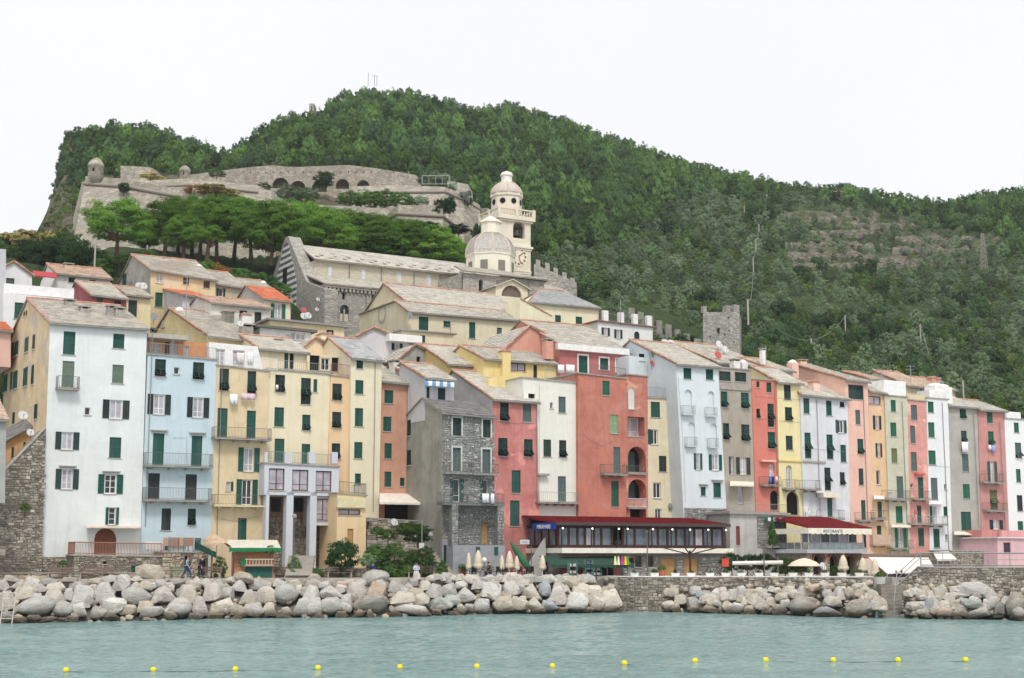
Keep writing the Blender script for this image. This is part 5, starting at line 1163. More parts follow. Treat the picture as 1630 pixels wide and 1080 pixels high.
m=MB();m.lathe([(.75,az0+.5),(.62,az0+.7),(.45,az0+1.5),(.3,az0+1.75),(.05,az0+1.85)],12,(am,.9,0));m.box(am-aw,am+aw,.8,1.0,az0+1.86,az0+2.05);m.build('bell',plain('bronze',(72,70,62),.5,.6),tw_.root)
def balus(m,p,q,h):
 p,q=Vector(p),Vector(q);L=(q-p).length;n=max(2,int(L/.45));d=(q-p).normalized();s_=Vector((-d.y,d.x,0))*.12
 for z0,z1 in ((0,.15),(h-.18,h)):
  m.hexa([p-s_+Vector((0,0,z0)),q-s_+Vector((0,0,z0)),q+s_+Vector((0,0,z0)),p+s_+Vector((0,0,z0)),p-s_+Vector((0,0,z1)),q-s_+Vector((0,0,z1)),q+s_+Vector((0,0,z1)),p+s_+Vector((0,0,z1))])
 for i in range(n):
  c=p.lerp(q,(i+.5)/n);m.lathe([(.05,.152),(.11,.4),(.06,.7),(.05,h-.183)],6,c)
bz=zt_+.02;hb=tz(333.5)-bz;e=.35
m=MB()
cr=[(x0-e,-e,bz),(x1+e,-e,bz),(x1+e,wd+e,bz),(x0-e,wd+e,bz)]
for i in range(4):
 balus(m,cr[i],cr[(i+1) % 4],hb);c=Vector(cr[i]);m.box(c.x-.22,c.x+.22,c.y-.22,c.y+.22,bz,bz+hb+.1)
 c=(Vector(cr[i])+Vector(cr[(i+1) % 4]))/2;m.box(c.x-.2,c.x+.2,c.y-.2,c.y+.2,bz,bz+hb+.08)
m.build('balustrade',TWR,tw_.root)
m=MB();balus(m,(am-aw+.05,.1,az0-1.9),(am+aw-.05,.1,az0-1.9),1.6);m.build('opening_balustrade',TWR,tw_.root)
oc=(cx_,wd/2,0);orr=wd*.44;tzc=lambda py:tw_.loc(820,py,wd/2)[1]
oz0,oz1,oz2=bz,tzc(314),tzc(292.5)
m=MB();m.lathe([(orr,oz0),(orr,oz1-.5),(orr*1.08,oz1-.35),(orr*1.08,oz1)],8,oc,0,math.pi/8);oct_=m.build('octagon',TWR,tw_.root)
for k in range(8):
 a=math.pi/4*k;rr=orr*.925;m=MB();m.lathe([(.45,0),(.45,.1)],14);o=m.build('round_window',DARK,tw_.root,loc=(oc[0]+rr*math.cos(a),oc[1]+rr*math.sin(a),(oz0+hb+oz1)/2+.1));o.rotation_euler=Vector((math.cos(a),math.sin(a),0)).to_track_quat('Z','Y').to_euler()
hC=oz2-oz1;m=MB();m.lathe([(orr*1.02*math.cos(math.pi/2*k/9),oz1+.01+hC*math.sin(math.pi/2*k/9)) for k in range(9)]+[(.4,oz2)],16,oc);cup=m.build('cupola',plain('cupola_tile',(196,186,176),.75,var=.2,scale=6),tw_.root,True)
m=MB()
for k in range(8):
 a=math.pi/4*k+math.pi/8;m.tube([(oc[0]+orr*1.03*math.cos(e_)*math.cos(a),oc[1]+orr*1.03*math.cos(e_)*math.sin(a),oz1+.04+hC*math.sin(e_)) for e_ in [math.pi/2*j/9.5 for j in range(10)]],.12,6)
m.build('cupola_rib',plain('rib_pink',(206,186,170),.8),cup)
l0,l1,l2=oz2-.3,tzc(281),tzc(276.5);m=MB();m.lathe([(1.0,l0),(.95,l0+.4),(.85,l0+.5),(.85,l1-.3),(1.0,l1-.2),(1.0,l1),(.8,l1+.35),(.5,l2),(.08,l2+.2)],12,oc);m.build('lantern',plain('lantern_white',(226,220,210),.8),tw_.root)
ckx,ckz=tw_.loc(828,408);m=MB();m.lathe([(1.55,0),(1.55,.06)],28);ck=m.build('clock_face',plain('clock_cream',(232,222,196),.8),tw_.root,loc=(am-.1,-.01,tz(408)));ck.rotation_euler=(math.pi/2,0,0)
m=MB()
for k in range(12):
 a=math.pi/6*k;m.box(1.2*math.cos(a)-.16,1.2*math.cos(a)+.16,1.2*math.sin(a)-.16,1.2*math.sin(a)+.16,.062,.08)
m.tube([(0,0,.1),(.75,.6,.1)],.07,4);m.tube([(0,0,.12),(.35,-1.1,.12)],.06,4);m.build('clock_marks',plain('clock_brown',(120,92,66),.7),ck)
# low roofs right of the tower foot
rg=House('town_house','small tan house with a low roof right of the bell tower foot',[(856,500),(907,505),(906,468),(860,464)],52,8,PL((214,192,160),.5),roof=('gable',5,456),slate=SLATE_W)
# fortress
ft=Frame('fortress','big pale stone fortress of battered bastions above the pines','fortress',135,400,95)
ft.root.rotation_euler=(0,0,0);fo=ft.root.location.copy()
def strip(name,top,bot,thick=3.0,mat=FORT,holes_px=(),parent=None):
 """battered wall face through top and bottom points (px, py, Y), with a level top and a back"""
 T=[P(*p)-fo for p in top];B=[P(*p)-fo for p in bot];n=len(T);m=MB()
 K=[Vector((t.x,t.y+thick,t.z)) for t in T];KB=[Vector((t.x,t.y+thick,b_.z)) for t,b_ in zip(T,B)]
 m.add(T+B+K+KB,[(n+i,n+i+1,i+1,i) for i in range(n-1)]+[(i,i+1,2*n+i+1,2*n+i) for i in range(n-1)]+[(3*n+i+1,3*n+i,2*n+i,2*n+i+1) for i in range(n-1)]
  +[(n,0,2*n,3*n),(2*n-1,4*n-1,3*n-1,n-1)])
 return m.build(name,mat,parent or ft.root)
def cordon(pts,r=.28):
 m=MB();m.tube([P(*p)-fo for p in pts],r,8);return m.build('string_course',plain('cordon_stone',(150,142,132),.95),ft.root)
def battlerow(name,pts,up,thick=2.0):
 return strip(name,[(x,y-up,Y) for x,y,Y in pts],[(x,y+3,Y-.05) for x,y,Y in pts],thick)
# left bastion: long battered face, left arris
strip('bastion_wall',[(135,292,226),(200,297,223),(292,314,219)],[(112,412,214),(200,430,212),(292,440,212)],14)
strip('bastion_flank',[(135,292,226),(131,289,245)],[(112,412,214),(104,395,240)],.5)
cordon([(133,292,225.6),(200,297,222.6),(292,314,218.6)])
strip('parapet',[(136,281,226.4),(200,285,223.4),(292,303,219.4)],[(135,293,226.2),(200,298,223.2),(292,315,219.2)],3)
strip('curtain_wall',[(290,321,222),(420,332,226),(485,336,228),(622,346,230)],[(286,440,214),(420,445,219),(485,450,221),(618,455,224)],6)
cordon([(292,321,221.6),(420,332,225.6),(485,336,227.6),(622,346,229.6)])
strip('parapet',[(290,311,222.4),(420,321,226.4),(485,325,228.4),(560,329,229.4),(622,333,230.4)],[(290,322,222.2),(420,333,226.2),(485,337,228.2),(560,342,229.2),(622,347,230.2)],2.5)
strip('bastion_wall',[(620,347,226),(634,340,222),(705,344,221),(722,358,225)],[(616,440,220),(630,440,215),(702,440,214),(722,430,221)],12)
cordon([(620,347,225.6),(634,340,221.6),(705,344,220.6),(722,358,224.6)])
strip('parapet',[(620,336,226.4),(634,326.5,222.4),(687,328,221.6),(705,325,221.4)],[(620,348,226.2),(634,341,222.2),(687,344,221.4),(705,345,221.2)],2.5)
# second tier
strip('terrace_wall',[(188,285,246),(255,287,244),(300,284,243),(411,296,243),(432,300,244),(450,300,250)],[(188,330,240),(255,330,240),(300,330,239),(411,335,239),(432,336,240),(450,336,246)],5)
cordon([(188,296,244.8),(255,297,243),(300,294.5,241.8),(411,306,241.6)],.22)
strip('terrace_wall',[(560,297,247),(640,295,246),(708,298,244)],[(560,350,242),(640,350,241),(708,352,239)],5)
cordon([(560,308,245.6),(640,306,244.6),(708,305.5,243)],.22)
strip('bastion_wall',[(708,298,244),(738,311,247),(764,327,252)],[(690,440,232),(740,440,236),(764,430,242)],8)
cordon([(708,305,243.2),(738,318,246.2),(764,334,251.4)],.25)
strip('bastion_wall',[(712,289,250),(726,290,250),(745,294,252),(752,306,256)],[(712,330,246),(726,335,247),(745,340,249),(752,345,254)],5)
strip('bastion_wall',[(762,333,254),(775,331,252),(786,336,256)],[(760,440,248),(775,440,246),(786,440,252)],6)
# upper wall with arches
AP=[(193,265,262),(193.5,264,262),(249,268,262)]
strip('gun_platform',[(192,264,258),(215,265,256),(240,267,256),(250,272,259)],[(192,295,257),(215,297,255),(240,298,255),(250,300,258)],8)
TOPW=[(300,279,264),(345,273,265),(400,266,265),(435,263.5,265),(470,266.5,265),(510,264.5,265),(555,263,265),(600,268.5,265),(640,275,265),(662,279,265),(670,287,266)]
Yw=265.0;o_=P(300,300,Yw)
pl=lambda px,py:((lambda p:(p.x-o_.x,p.z-o_.z))(P(px,py,Yw)))
outer=[pl(300,322),pl(670,330)]+[pl(a,b_) for a,b_,_ in reversed(TOPW)]
def arch_px(c,w_,top,bot):
 a=[pl(c-w_,bot),pl(c+w_,bot)];r=(a[1][0]-a[0][0])/2;z1=pl(c,top)[1];mx=(a[0][0]+a[1][0])/2;rise=min(r,(z1-a[0][1])*.8)
 return a+[(mx+r*math.cos(math.pi*k/10),z1-rise+rise*math.sin(math.pi*k/10)) for k in range(11)]
ho=[arch_px(446,13,283,303),arch_px(474,12,288,306),arch_px(508,12,288,306),arch_px(545,10.5,285,301),arch_px(578,10,287,301)]
for px in list(range(386,660,12)):ho.append([pl(px,275.5),pl(px+1.6,275.5),pl(px+1.6,273.5),pl(px,273.5)] if 266<275 else None)
m=MB();off_=o_-fo
holed(m,outer,ho,lambda x,z,w_:(off_.x+x,off_.y+w_,off_.z+z),0,1.2)
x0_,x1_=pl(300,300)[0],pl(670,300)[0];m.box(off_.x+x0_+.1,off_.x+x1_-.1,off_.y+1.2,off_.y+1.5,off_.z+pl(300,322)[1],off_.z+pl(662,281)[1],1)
tp=[pl(a,b_) for a,b_,_ in TOPW];n=len(tp)
m.add([(off_.x+x,off_.y,off_.z+z) for x,z in tp]+[(off_.x+x,off_.y+4,off_.z+z) for x,z in tp]+[(off_.x+x,off_.y+4,off_.z-6) for x,z in tp],[(i,i+1,n+i+1,n+i) for i in range(n-1)]+[(n+i,n+i+1,2*n+i+1,2*n+i) for i in range(n-1)])
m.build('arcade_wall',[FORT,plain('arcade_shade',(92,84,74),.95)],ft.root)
def sentry(px,ytop,ybase,Y,hw):
 c=P(px,ybase,Y)-fo;t=P(px,ytop,Y)-fo;r=hw/FPX*Y;h=t.z-c.z;m=MB()
 m.lathe([(r*.5,-.8*r),(r,0),(r,h*.52),(r*1.08,h*.54),(r*1.08,h*.6),(r*.95,h*.72),(r*.6,h*.9),(r*.12,h),],14,c);o=m.build('sentry_turret',FORT,ft.root,True)
 m=MB();m.box(c.x-r*.12,c.x+r*.12,c.y-r*1.02,c.y-r*.9,c.z+h*.2,c.z+h*.38);m.build('loophole',DARK,o)
sentry(152,252,282,225,12.5);sentry(294,264,284,244,9)
for px,py,Y in ((600,300,263),):pass
rl=MB();baluster_rail(rl,[P(672,294,249)-fo,P(715,294,247)-fo],1.6,1.2,.05);rl.build('railing',IRON_L,ft.root)
# square tower and battlement wall on the slope
sq=House('square_tower','square grey stone tower with broken battlements on the slope',[(1119,610),(1177,600),(1177,497),(1119,497)],30,5,masonry('tower_stone',(140,138,132),(186,182,172),(128,124,116),1.6,(1,1,2.2)),cat='tower',skew=.86,wins=[(1142,1146,522,532,'d')],noroof=True)
ux=lambda px,py,w_=0:sq.loc(px,py,w_)
m=MB()
for a,b_,y0,w0,w1 in ((1119.5,1125,488,0,.5),(1156,1163,487,0,.8),(1169,1177,486,0,.8)):
 xa_,z0_=ux(a,497.5,0);xb_,z1_=ux(b_,y0,0);m.box(xa_,xb_,w0+.003,w1,z0_,z1_)
m.build('merlon',sq.wall,sq.root)
m=MB();n_=12
for k in range(n_):
 x,z=ux(R.uniform(1122,1174),R.uniform(503,590));m.box(x-.1,x+.1,-.02,.01,z-.1,z+.1)
m.build('putlog_hole',DARK,sq.root)
q0=(sq.fp[2][0],sq.fp[2][1])
bw=thing('battlement_wall','ruined wall of pale stepped battlements climbing left of the square tower','battlement wall',P(1110,540,188))
bo=bw.location.copy()
mer=[(1117,536,187),(1098,528,189),(1083,521,191),(1069,513.5,193),(1054,507,195),(1040,500,197),(1025,493.5,199),(1010,487,201),(995,480,203)]
tops=[P(x,y,Y) for x,y,Y in mer]
m=MB()
for p,q in zip(tops,tops[1:]):
 a,c=p-bo,q-bo;s_=Vector((0,.9,0));dn=6.0
 m.hexa([a-Vector((0,0,dn+1)),a+s_-Vector((0,0,dn+1)),c+s_-Vector((0,0,dn+1)),c-Vector((0,0,dn+1)),a-Vector((0,0,2.2)),a+s_-Vector((0,0,2.2)),c+s_-Vector((0,0,2.2)),c-Vector((0,0,2.2))])
m.build('wall_core',sq.wall,bw)
for p,q in zip(tops,tops[1:]):
 d=(q-p);a=p-bo-Vector((0,.05,0));c=a+d*.62;s_=Vector((0,.85,0));m=MB()
 c.z=a.z;m.hexa([a-Vector((0,0,2.6)),c-Vector((0,0,2.6)),c+s_-Vector((0,0,2.6)),a+s_-Vector((0,0,2.6)),a-Vector((0,0,.35)),c-Vector((0,0,.05)),c+s_-Vector((0,0,.05)),a+s_-Vector((0,0,.35))])
 m.build('merlon',plain('merlon_stone',(176,172,162),.95,var=.3,scale=1.5),bw)
bw2=thing('battlement_wall','short row of grey battlements right of the bell tower','battlement wall',P(870,440,205));bo=bw2.location.copy()
for x,y in ((857,411),(872,416),(885,424),(899,431),(912,440)):
 a=P(x-4,y+2,204.95)-bo;c=P(x+3,y+3.5,204.95)-bo;s_=Vector((0,.9,0));m=MB();d=Vector((0,0,1.5));m.hexa([a-d,c-d,c+s_-d,a+s_-d,a,c,c+s_,a+s_]);m.build('merlon',plain('merlon_grey',(156,152,144),.95,var=.3,scale=2),bw2)
a,c=P(850,420,205)-bo,P(918,450,205)-bo;m=MB();d=Vector((0,0,5));s_=Vector((0,.95,0));m.hexa([a-d,c-d,c+s_-d,a+s_-d,a,c,c+s_,a+s_]);m.build('wall_core',sq.wall,bw2)
# ruins on the hill
def hut(name,label,x0,x1,y0,y1,Y,mat,roof=True,cat='ruin'):
 a,c,tp_=P(x0,y1,Y),P(x1,y1,Y),P(x0,y0,Y);W,H=c.x-a.x,tp_.z-a.z;r=thing(name,label,cat,a);m=MB()
 m.box(0,W,0,5,-2,H);m.build('wall',mat,r)
 if roof:
  m=MB();m.hexa([(-.3,-.3,H+.01),(W+.3,-.3,H+.01),(W+.3,5.3,H+1.2),(-.3,5.3,H+1.2),(-.3,-.3,H+.3),(W+.3,-.3,H+.3),(W+.3,5.3,H+1.5),(-.3,5.3,H+1.5)]);m.build('roof',plain('hut_roof',(178,140,118),.9),r)
 m=MB();m.box(W*.4,W*.55,-.02,.01,H*.2,H*.7);m.build('door',DARK,r)
RUIN=plain('ruin_stone',(158,150,138),.95,var=.3,scale=1)
hut('stone_ruin','grey wall of a ruined battery near the summit',528,552,158,172,425,RUIN,False)
hut('stone_ruin','small stone stump of a ruin left of the summit',492,500,165,178,428,RUIN,False)
hut('stone_hut','stone hut with a tan roof on the ridge right of the tower',1077,1102,281,288,prof_Y(profile(1090),288)-3,plain('hut_wall',(186,158,134),.95),True,'hut')
hut('stone_hut','pale ruined hut on the bare terraces',1329,1344,306,314,prof_Y(profile(1337),314)-3,RUIN,True,'hut')
# ------------------------------------------------------------------ waterfront restaurants
BROWN=plain('restaurant_brown',(66,38,36),.6);CREAMW=plain('cream_band',(232,226,212),.8);STRIPE=plain('green_cloth',(44,74,62),.85)
def text(s,txt,size,loc,rot,mat,parent,name='lettering',ext=.01,align='CENTER'):
 cu=bpy.data.curves.new(name,'FONT');cu.body=txt;cu.size=size;cu.align_x=align;cu.extrude=ext;cu.materials.append(mat)
 q=bpy.data.objects.new(name,cu);COL.objects.link(q);me=bpy.data.meshes.new_from_object(q.evaluated_get(bpy.context.evaluated_depsgraph_get()));bpy.data.objects.remove(q)
 o=link(name,me,parent,loc);o.rotation_euler=rot;return o
rs_=House('restaurant','long glazed terrace restaurant with a dark red roof on a grey stone base',[(888,925),(1150,925),(1150,881),(888,872)],-10.5,5.6,MORTAR_G,cat='restaurant',roof=('flat',1),noroof=True,wins=[
 (1000,1009,889,898,'gD','r'),(1011,1021,885,903,'gD','r'),(1030,1040,885,903,'gD','r'),(1052,1075,889,920,'c','t'),(1089,1111,889,920,'c','t')])
hr=rs_.holes_rect
u_mid=rs_.loc(990,900)[0]
stone_facing('stone_facing',RUBBLE_G,rs_.root,lambda x,z,o:(x,-o-.003,z),u_mid,rs_.fp[1][0],.02,rs_.fp[2][1]-.3,size=(.4,.17),holes=hr)
L=rs_.loc;xl,zf=L(888,871);xr,_=L(1152,880);zf=(L(888,872)[1]+L(1150,874)[1])/2
_,ze=L(1020,836)
# floor band, frame, panes, posts
m=MB();m.box(xl-.1,xr+.5,-.9,5.5,zf-.45,zf);m.build('floor_band',CREAMW,rs_.root)
fr_=MB();fr_.box(xl,xr,-.05,.05,zf+.002,zf+.28);fr_.box(xl,xr,-.06,.06,ze-.35,ze-.02)
fr_.box(xl-.05,xl+.05,.05,5.4,zf+.002,zf+.28);fr_.box(xl-.05,xl+.05,.05,5.4,ze-.3,ze)
sf=fr_.build('window_frame',BROWN,rs_.root)
px_m=[888,905,919,931,945,957,974]+[991,1010,1031,1047,1062,1076,1090,1105,1119,1133,1150]
xs=[L(p,855)[0] for p in px_m]
for i,(a,c) in enumerate(zip(xs,xs[1:])):
 if i==6:continue          # open bay
 m=MB();m.box(a+.12,c-.12,-.015,.015,zf+.285,ze-.36);m.build('pane',PANE_L if i in (3,14) else PANE_B,sf)
for a in xs:
 m=MB();m.box(a-.11,a+.11,-.07,.07,zf+.003,ze-.02);m.build('mullion',BROWN,sf)
for k in range(4):
 y=.3+k*1.25;m=MB();m.box(xl-.015,xl+.015,y+.1,y+1.1,zf+.285,ze-.32);m.build('pane',PANE_B,sf)
 m=MB();m.box(xl-.07,xl+.07,y-.06,y+.06,zf+.003,ze-.02);m.build('mullion',BROWN,sf)
m=MB();m.box(xl+.2,xr-.2,5.2,5.4,zf,ze+.8);m.build('inner_wall',plain('restaurant_inside',(96,84,78),.9),rs_.root)
zr_=L(1000,826,5.3)[1]
e0,e1,r1,r0=(xl-.6,-.7,ze),(xr+.3,-.7,ze),(xr+.1,5.4,zr_),(xl-.6,5.4,zr_)
m=MB();m.hexa([e0,e1,r1,r0]+[(a,b_,c+.12) for a,b_,c in (e0,e1,r1,r0)]);rf=m.build('roof',plain('red_roof',(128,34,40),.7),rs_.root)
slates('roof_tiles',TILE_R,rf,*[(a,b_,c+.12) for a,b_,c in (e0,e1,r1,r0)],size=(.3,.42),rnd=.25)
m=MB();m.box(xl-.6,xr+.3,-.8,-.71,ze-.12,ze+.16);m.build('gutter',plain('dark_gutter',(74,66,64),.6),rf)
for p in (888,935,977,991,1031,1062,1090,1119,1147):
 x=L(p,855)[0];m=MB();m.box(x-.05,x+.05,-.72,-.62,zf+.004,ze);m.box(x-.12,x+.12,-.78,-.55,zf+.002,zf+.16);po=m.build('terrace_post',plain('dark_post',(58,52,52),.6),rs_.root)
 lm=MB();lm.lathe([(.02,-.08),(.08,-.02),(.08,.04),(.02,.08)],8,(x,-.85,ze-.4));lo=lm.build('globe_lamp',None or plain('lamp_globe',(250,240,214),.4),po)
 LM=MATS.setdefault('lamp_lit',None)
 if LM is None:
  LM=bpy.data.materials.new('lamp_lit');LM.use_nodes=True;q=LM.node_tree.nodes['Principled BSDF'];q.inputs['Emission Color'].default_value=(1,.86,.62,1);q.inputs['Emission Strength'].default_value=1.6;MATS['lamp_lit']=LM
 lo.data.materials[0]=LM
# tables laid inside
for i,p in enumerate((897,912,926,940,962,1003,1020,1040,1055,1070,1084,1098,1112,1127,1141)):
 x=L(p,860)[0];t_=thing('restaurant_table','laid table with a white cloth inside the glazed terrace restaurant','table',rs_.root.matrix_world @ Vector((x,1.3,zf)) if False else uwz(rs_.u0+x,rs_.off+1.4,rs_.z0+zf),TH,'laid tables behind the restaurant glass')
 m=MB();m.box(-.45,.45,-.45,.45,.7,.74);m.box(-.47,.47,-.47,.47,.35,.7,1);m.build('tablecloth',[WHITE,WHITE],t_);m=MB();m.tube([(0,0,0),(0,0,.34)],.05,6);m.build('table_leg',BROWN,t_)
# blue sign cloth on the left side
bl_=MB();bl_.box(xl-.65,xl-.6,-.7,3.4,ze-.5,ze+.12);sg=bl_.build('sign_cloth',plain('sign_blue',(38,66,150),.7),rs_.root)
text(None,'MIRAMARE',.5,(xl-.66,1.35,ze-.4),(math.pi/2,0,-math.pi/2),plain('sign_white',(236,236,236),.6),sg)
# shop under a green awning
x0,_=L(888,880);x1,zt_=L(988,885);_,zb_=L(930,893,-3)
shp=thing('souvenir_shop','souvenir shop front under a long dark green awning','shop',uwz(rs_.u0,rs_.off,rs_.z0),0);shp.rotation_euler=(0,0,TH)
m=MB();n=24
ya=2.1
xw0=L(858,890)[0]
for i in range(n):
 a,c=xw0+(x1-xw0)*i/n,xw0+(x1-xw0)*(i+1)/n;zt2=zf-.75;zl=zt2-.75
 m.hexa([(a,-ya,zl),(c,-ya,zl),(c,-.05,zt2),(a,-.05,zt2),(a,-ya,zl+.04),(c,-ya,zl+.04),(c,-.05,zt2+.04),(a,-.05,zt2+.04)])
 m.hexa([(a,-ya-.02,zl-(.26 if i % 2 else .2)),(c,-ya-.02,zl-(.26 if i % 2 else .2)),(c,-ya,zl-.2),(a,-ya,zl-.2),(a,-ya-.02,zl+.03),(c,-ya-.02,zl+.03),(c,-ya,zl+.03),(a,-ya,zl+.03)])
m.build('awning',STRIPE,shp)
m=MB();m.box(x0,x1-.2,-.2,-.02,0,zf-.7);m.build('back_wall',plain('shop_wall',(176,108,96),.9),shp)
m=MB();m.box(x0+3,x1-1,-.26,-.205,0,2.3);m.build('doorway',DARK,shp)
for k in range(6):
 x=x0+.6+k*(x1-x0-1.2)/5;m=MB();m.tube([(x,-ya+.1,0),(x,-ya+.1,zf-1.45)],.03,5);m.build('awning_post',IRON,shp)
def shop_item(name,label,cat,px,w_,fn,off=-1.6):
 x=L(px,905)[0];t_=thing(name,label,cat,uwz(rs_.u0+x,rs_.off+off,rs_.z0),0);t_.rotation_euler=(0,0,TH);fn(t_);return t_
def rack(col_,n_=4,w_=.9,h=1.7):
 def f(t_):
  m=MB();m.box(-w_/2,-w_/2+.05,-.2,.2,0,h);m.box(w_/2-.05,w_/2,-.2,.2,0,h);m.build('side_panel',plain('rack_teal',(98,128,122),.7),t_)
  for k in range(n_):
   m=MB();m.box(-w_/2+.052,w_/2-.052,-.2,.2,.25+k*h/(n_+.3),.3+k*h/(n_+.3));s_=m.build('shelf',plain('rack_teal',(98,128,122),.7),t_)
   m=MB()
   for q in range(5):m.box(-w_/2+.1+q*.15,-w_/2+.2+q*.15,-.18,.1,.302+k*h/(n_+.3),.45+k*h/(n_+.3)+R.uniform(0,.08),q % 3)
   m.build('goods',[plain('goods_'+c_,v,.7) for c_,v in col_],s_)['kind']='stuff'
 return f
GC=[('white',(220,216,206)),('blue',(88,108,140)),('sand',(200,176,130))]
shop_item('display_rack','open display rack in the middle of the souvenir shop','rack',934,1,rack(GC))
shop_item('display_rack','pale teal postcard stand left of the souvenir shop door','rack',888,1,rack(GC,3,.8,1.9),-2.4)
shop_item('display_rack','dark display rack beside the souvenir shop door','rack',918,1,rack([('dark',(60,62,70)),('grey',(120,122,128)),('blue',(88,108,140))],4,.9,2.0),-1.9)
def hang(c_):
 def f(t_):
  m=MB();m.tube([(0,0,1.55),(0,0,2.3)],[.15,.06],7);m.build('cloth',plain('hang_%d_%d' % (c_[0],c_[1]),c_,.8),t_);m=MB();m.tube([(0,0,2.3),(0,0,2.6)],.015,4);m.build('hook',IRON,t_)
 return f
for px,c_,nm in ((960,(226,222,214),'white'),(966,(208,60,140),'magenta'),(971,(232,200,50),'yellow'),(975,(90,160,60),'green'),(955,(236,226,150),'pale yellow')):
 shop_item('hanging_towel',nm+' towel hanging from the green shop awning','towel',px,1,hang(c_),-2.5)
# stair ramp wall and rolled green parasol at the left end
rp=thing('stair_wall','grey plastered stair ramp wall left of the restaurant','wall',uwz(rs_.u0,rs_.off,rs_.z0),0);rp.rotation_euler=(0,0,TH)
m=MB();a=L(838,900,2)[0];c=xl-.3;m.add([(a,1.6,0),(c,1.6,0),(c,1.6,zf+.9),(a,1.6,1.5),(a,1.9,0),(c,1.9,0),(c,1.9,zf+.9),(a,1.9,1.5)],[(0,1,2,3),(7,6,5,4),(3,2,6,7),(0,3,7,4),(1,5,6,2)]);m.build('wall',plain('ramp_render',(180,178,174),.9),rp)
# ristorante on the right
rr=House('restaurant','red roofed restaurant over three stone arches',[(1283,925),(1372,925),(1371,879),(1283,878)],-13,6,MORTAR,cat='restaurant',roof=('flat',1),noroof=True,hole_depth=.8,facing=RUBBLE_W,wins=[(1295,1311,882,918,'da'),(1321,1336,883,918,'da'),(1347,1362,883,918,'da')])
L2=rr.loc;a,z1=L2(1283,878);c,_=L2(1372,878);z1=(L2(1283,878)[1]+L2(1371,879)[1])/2
m=MB()
for px in (1303,1328.5,1354.5):
 x=L2(px,890)[0];hw=.65;zt2=L2(px,882.5)[1]
 m.tube([(x+(hw+.14)*math.cos(k),-.06,zt2-hw*.95+(hw+.12)*math.sin(k)) for k in [math.pi*q/10 for q in range(11)]],.1,5)
m.build('arch_bricks',island_mat('brick_red',[(0,(170,100,78)),(1,(150,86,66))],.9,5),rr.root)
m=MB();m.box(a-.3,c+.2,-.5,5.9,z1-.15,z1+.22);m.build('floor_band',plain('grey_band',(176,180,184),.8),rr.root)
_,zp=L2(1325,864);_,zt3=L2(1325,843)
for k in range(9):
 x0_,x1_=a+(c-a)*k/9,a+(c-a)*(k+1)/9;m=MB();m.box(x0_+.03,x1_-.03,-.4,-.37,z1+.25,zp);m.build('balustrade_panel',glassy('panel_grey',(126,138,142),.2),rr.root)
for k in range(6):
 x0_,x1_=a+(c-a)*k/6,a+(c-a)*(k+1)/6;m=MB();m.box(x0_+.08,x1_-.08,.6,.63,z1+.9,zt3-.1);m.build('pane',[PANE_B,PANE_L,PANE_D][k % 3],rr.root)
 m=MB();m.box(x0_-.06,x0_+.06,.55,.68,z1+.225,zt3);m.build('mullion',WHITE,rr.root)
m=MB();m.box(a,c,.5,.6,z1+.222,z1+.9);m.build('sill_wall',plain('cream_band',(232,226,212),.8),rr.root)
for k in range(4):
 y=.4+k*1.3;m=MB();m.box(a-.03,a,y,y+1.2,z1+.25,zp);m.build('balustrade_panel',glassy('panel_grey',(126,138,142),.2),rr.root)
for x in (a+.1,c-.1):
 m=MB();m.tube([(x,-.3,z1+.22),(x,-.3,zt3+.2)],.06,6);m.build('roof_post',WHITE,rr.root)
e0,e1,r1,r0=(a-.5,-1.0,zt3+.05),(c+.4,-1.0,zt3+.05),(c+.1,5.2,zt3+1.25),(a-.7,5.2,zt3+1.25)
m=MB();m.hexa([e0,e1,r1,r0]+[(p,q,z+.1) for p,q,z in (e0,e1,r1,r0)]);rf2=m.build('roof',plain('bright_red_roof',(126,32,38),.7),rr.root)
slates('roof_tiles',island_mat('tile_crimson',[(0,(118,28,34)),(1,(136,36,42))],.7,3),rf2,*[(p,q,z+.1) for p,q,z in (e0,e1,r1,r0)],size=(.3,.42),rnd=.2)
VAL=plain('valance_cream',(230,224,208),.85)
m=MB()
for k in range(24):
 x0_,x1_=a-.5+(c-a+.9)*k/24,a-.5+(c-a+.9)*(k+1)/24;m.box(x0_,x1_,-1.03,-1.0,zt3-(.5 if k % 2 else .44),zt3+.08)
m.box(a-.53,a-.5,-1.0,5.0,zt3-.45,zt3+.06);va=m.build('valance',VAL,rr.root)
text(None,'RISTORANTE',.42,(a+(c-a)*.36,-1.045,zt3-.34),(math.pi/2,0,0),plain('letter_blue',(58,84,132),.7),va)
# low concrete house with green awning left of it
lc=House('low_house','low grey house with a roof terrace and a striped green awning',[(1162,920),(1252,920),(1251,821),(1162,818)],-8.5,5,PL((196,194,190),.8),cat='house',wins=[(1229,1241,836,861,'c','e'),(1171.6,1178,838,868,'c','r')],roof=('flat',1))
lc.flat_edge(.25,.35)
facing_rect(lc,1206,1251,824,872,RUBBLE_G,(.42,.16),-.02,holes=[(1228,1242,834,862)])
lc.awning(1218,1249,824,830,.7,[plain('stripe_green',(24,96,76),.8),plain('stripe_white',(226,228,230),.9)],.35)
lc.balcony(1222,1252,870,862,.8,mat=CONC)
q0,q1=lc.fp[-1],lc.fp[2];lc.rail([(q0[0]+.5,.0,q0[1]+.26),(q1[0],.0,q1[1]+.26)],.8,IRON_L,.2)
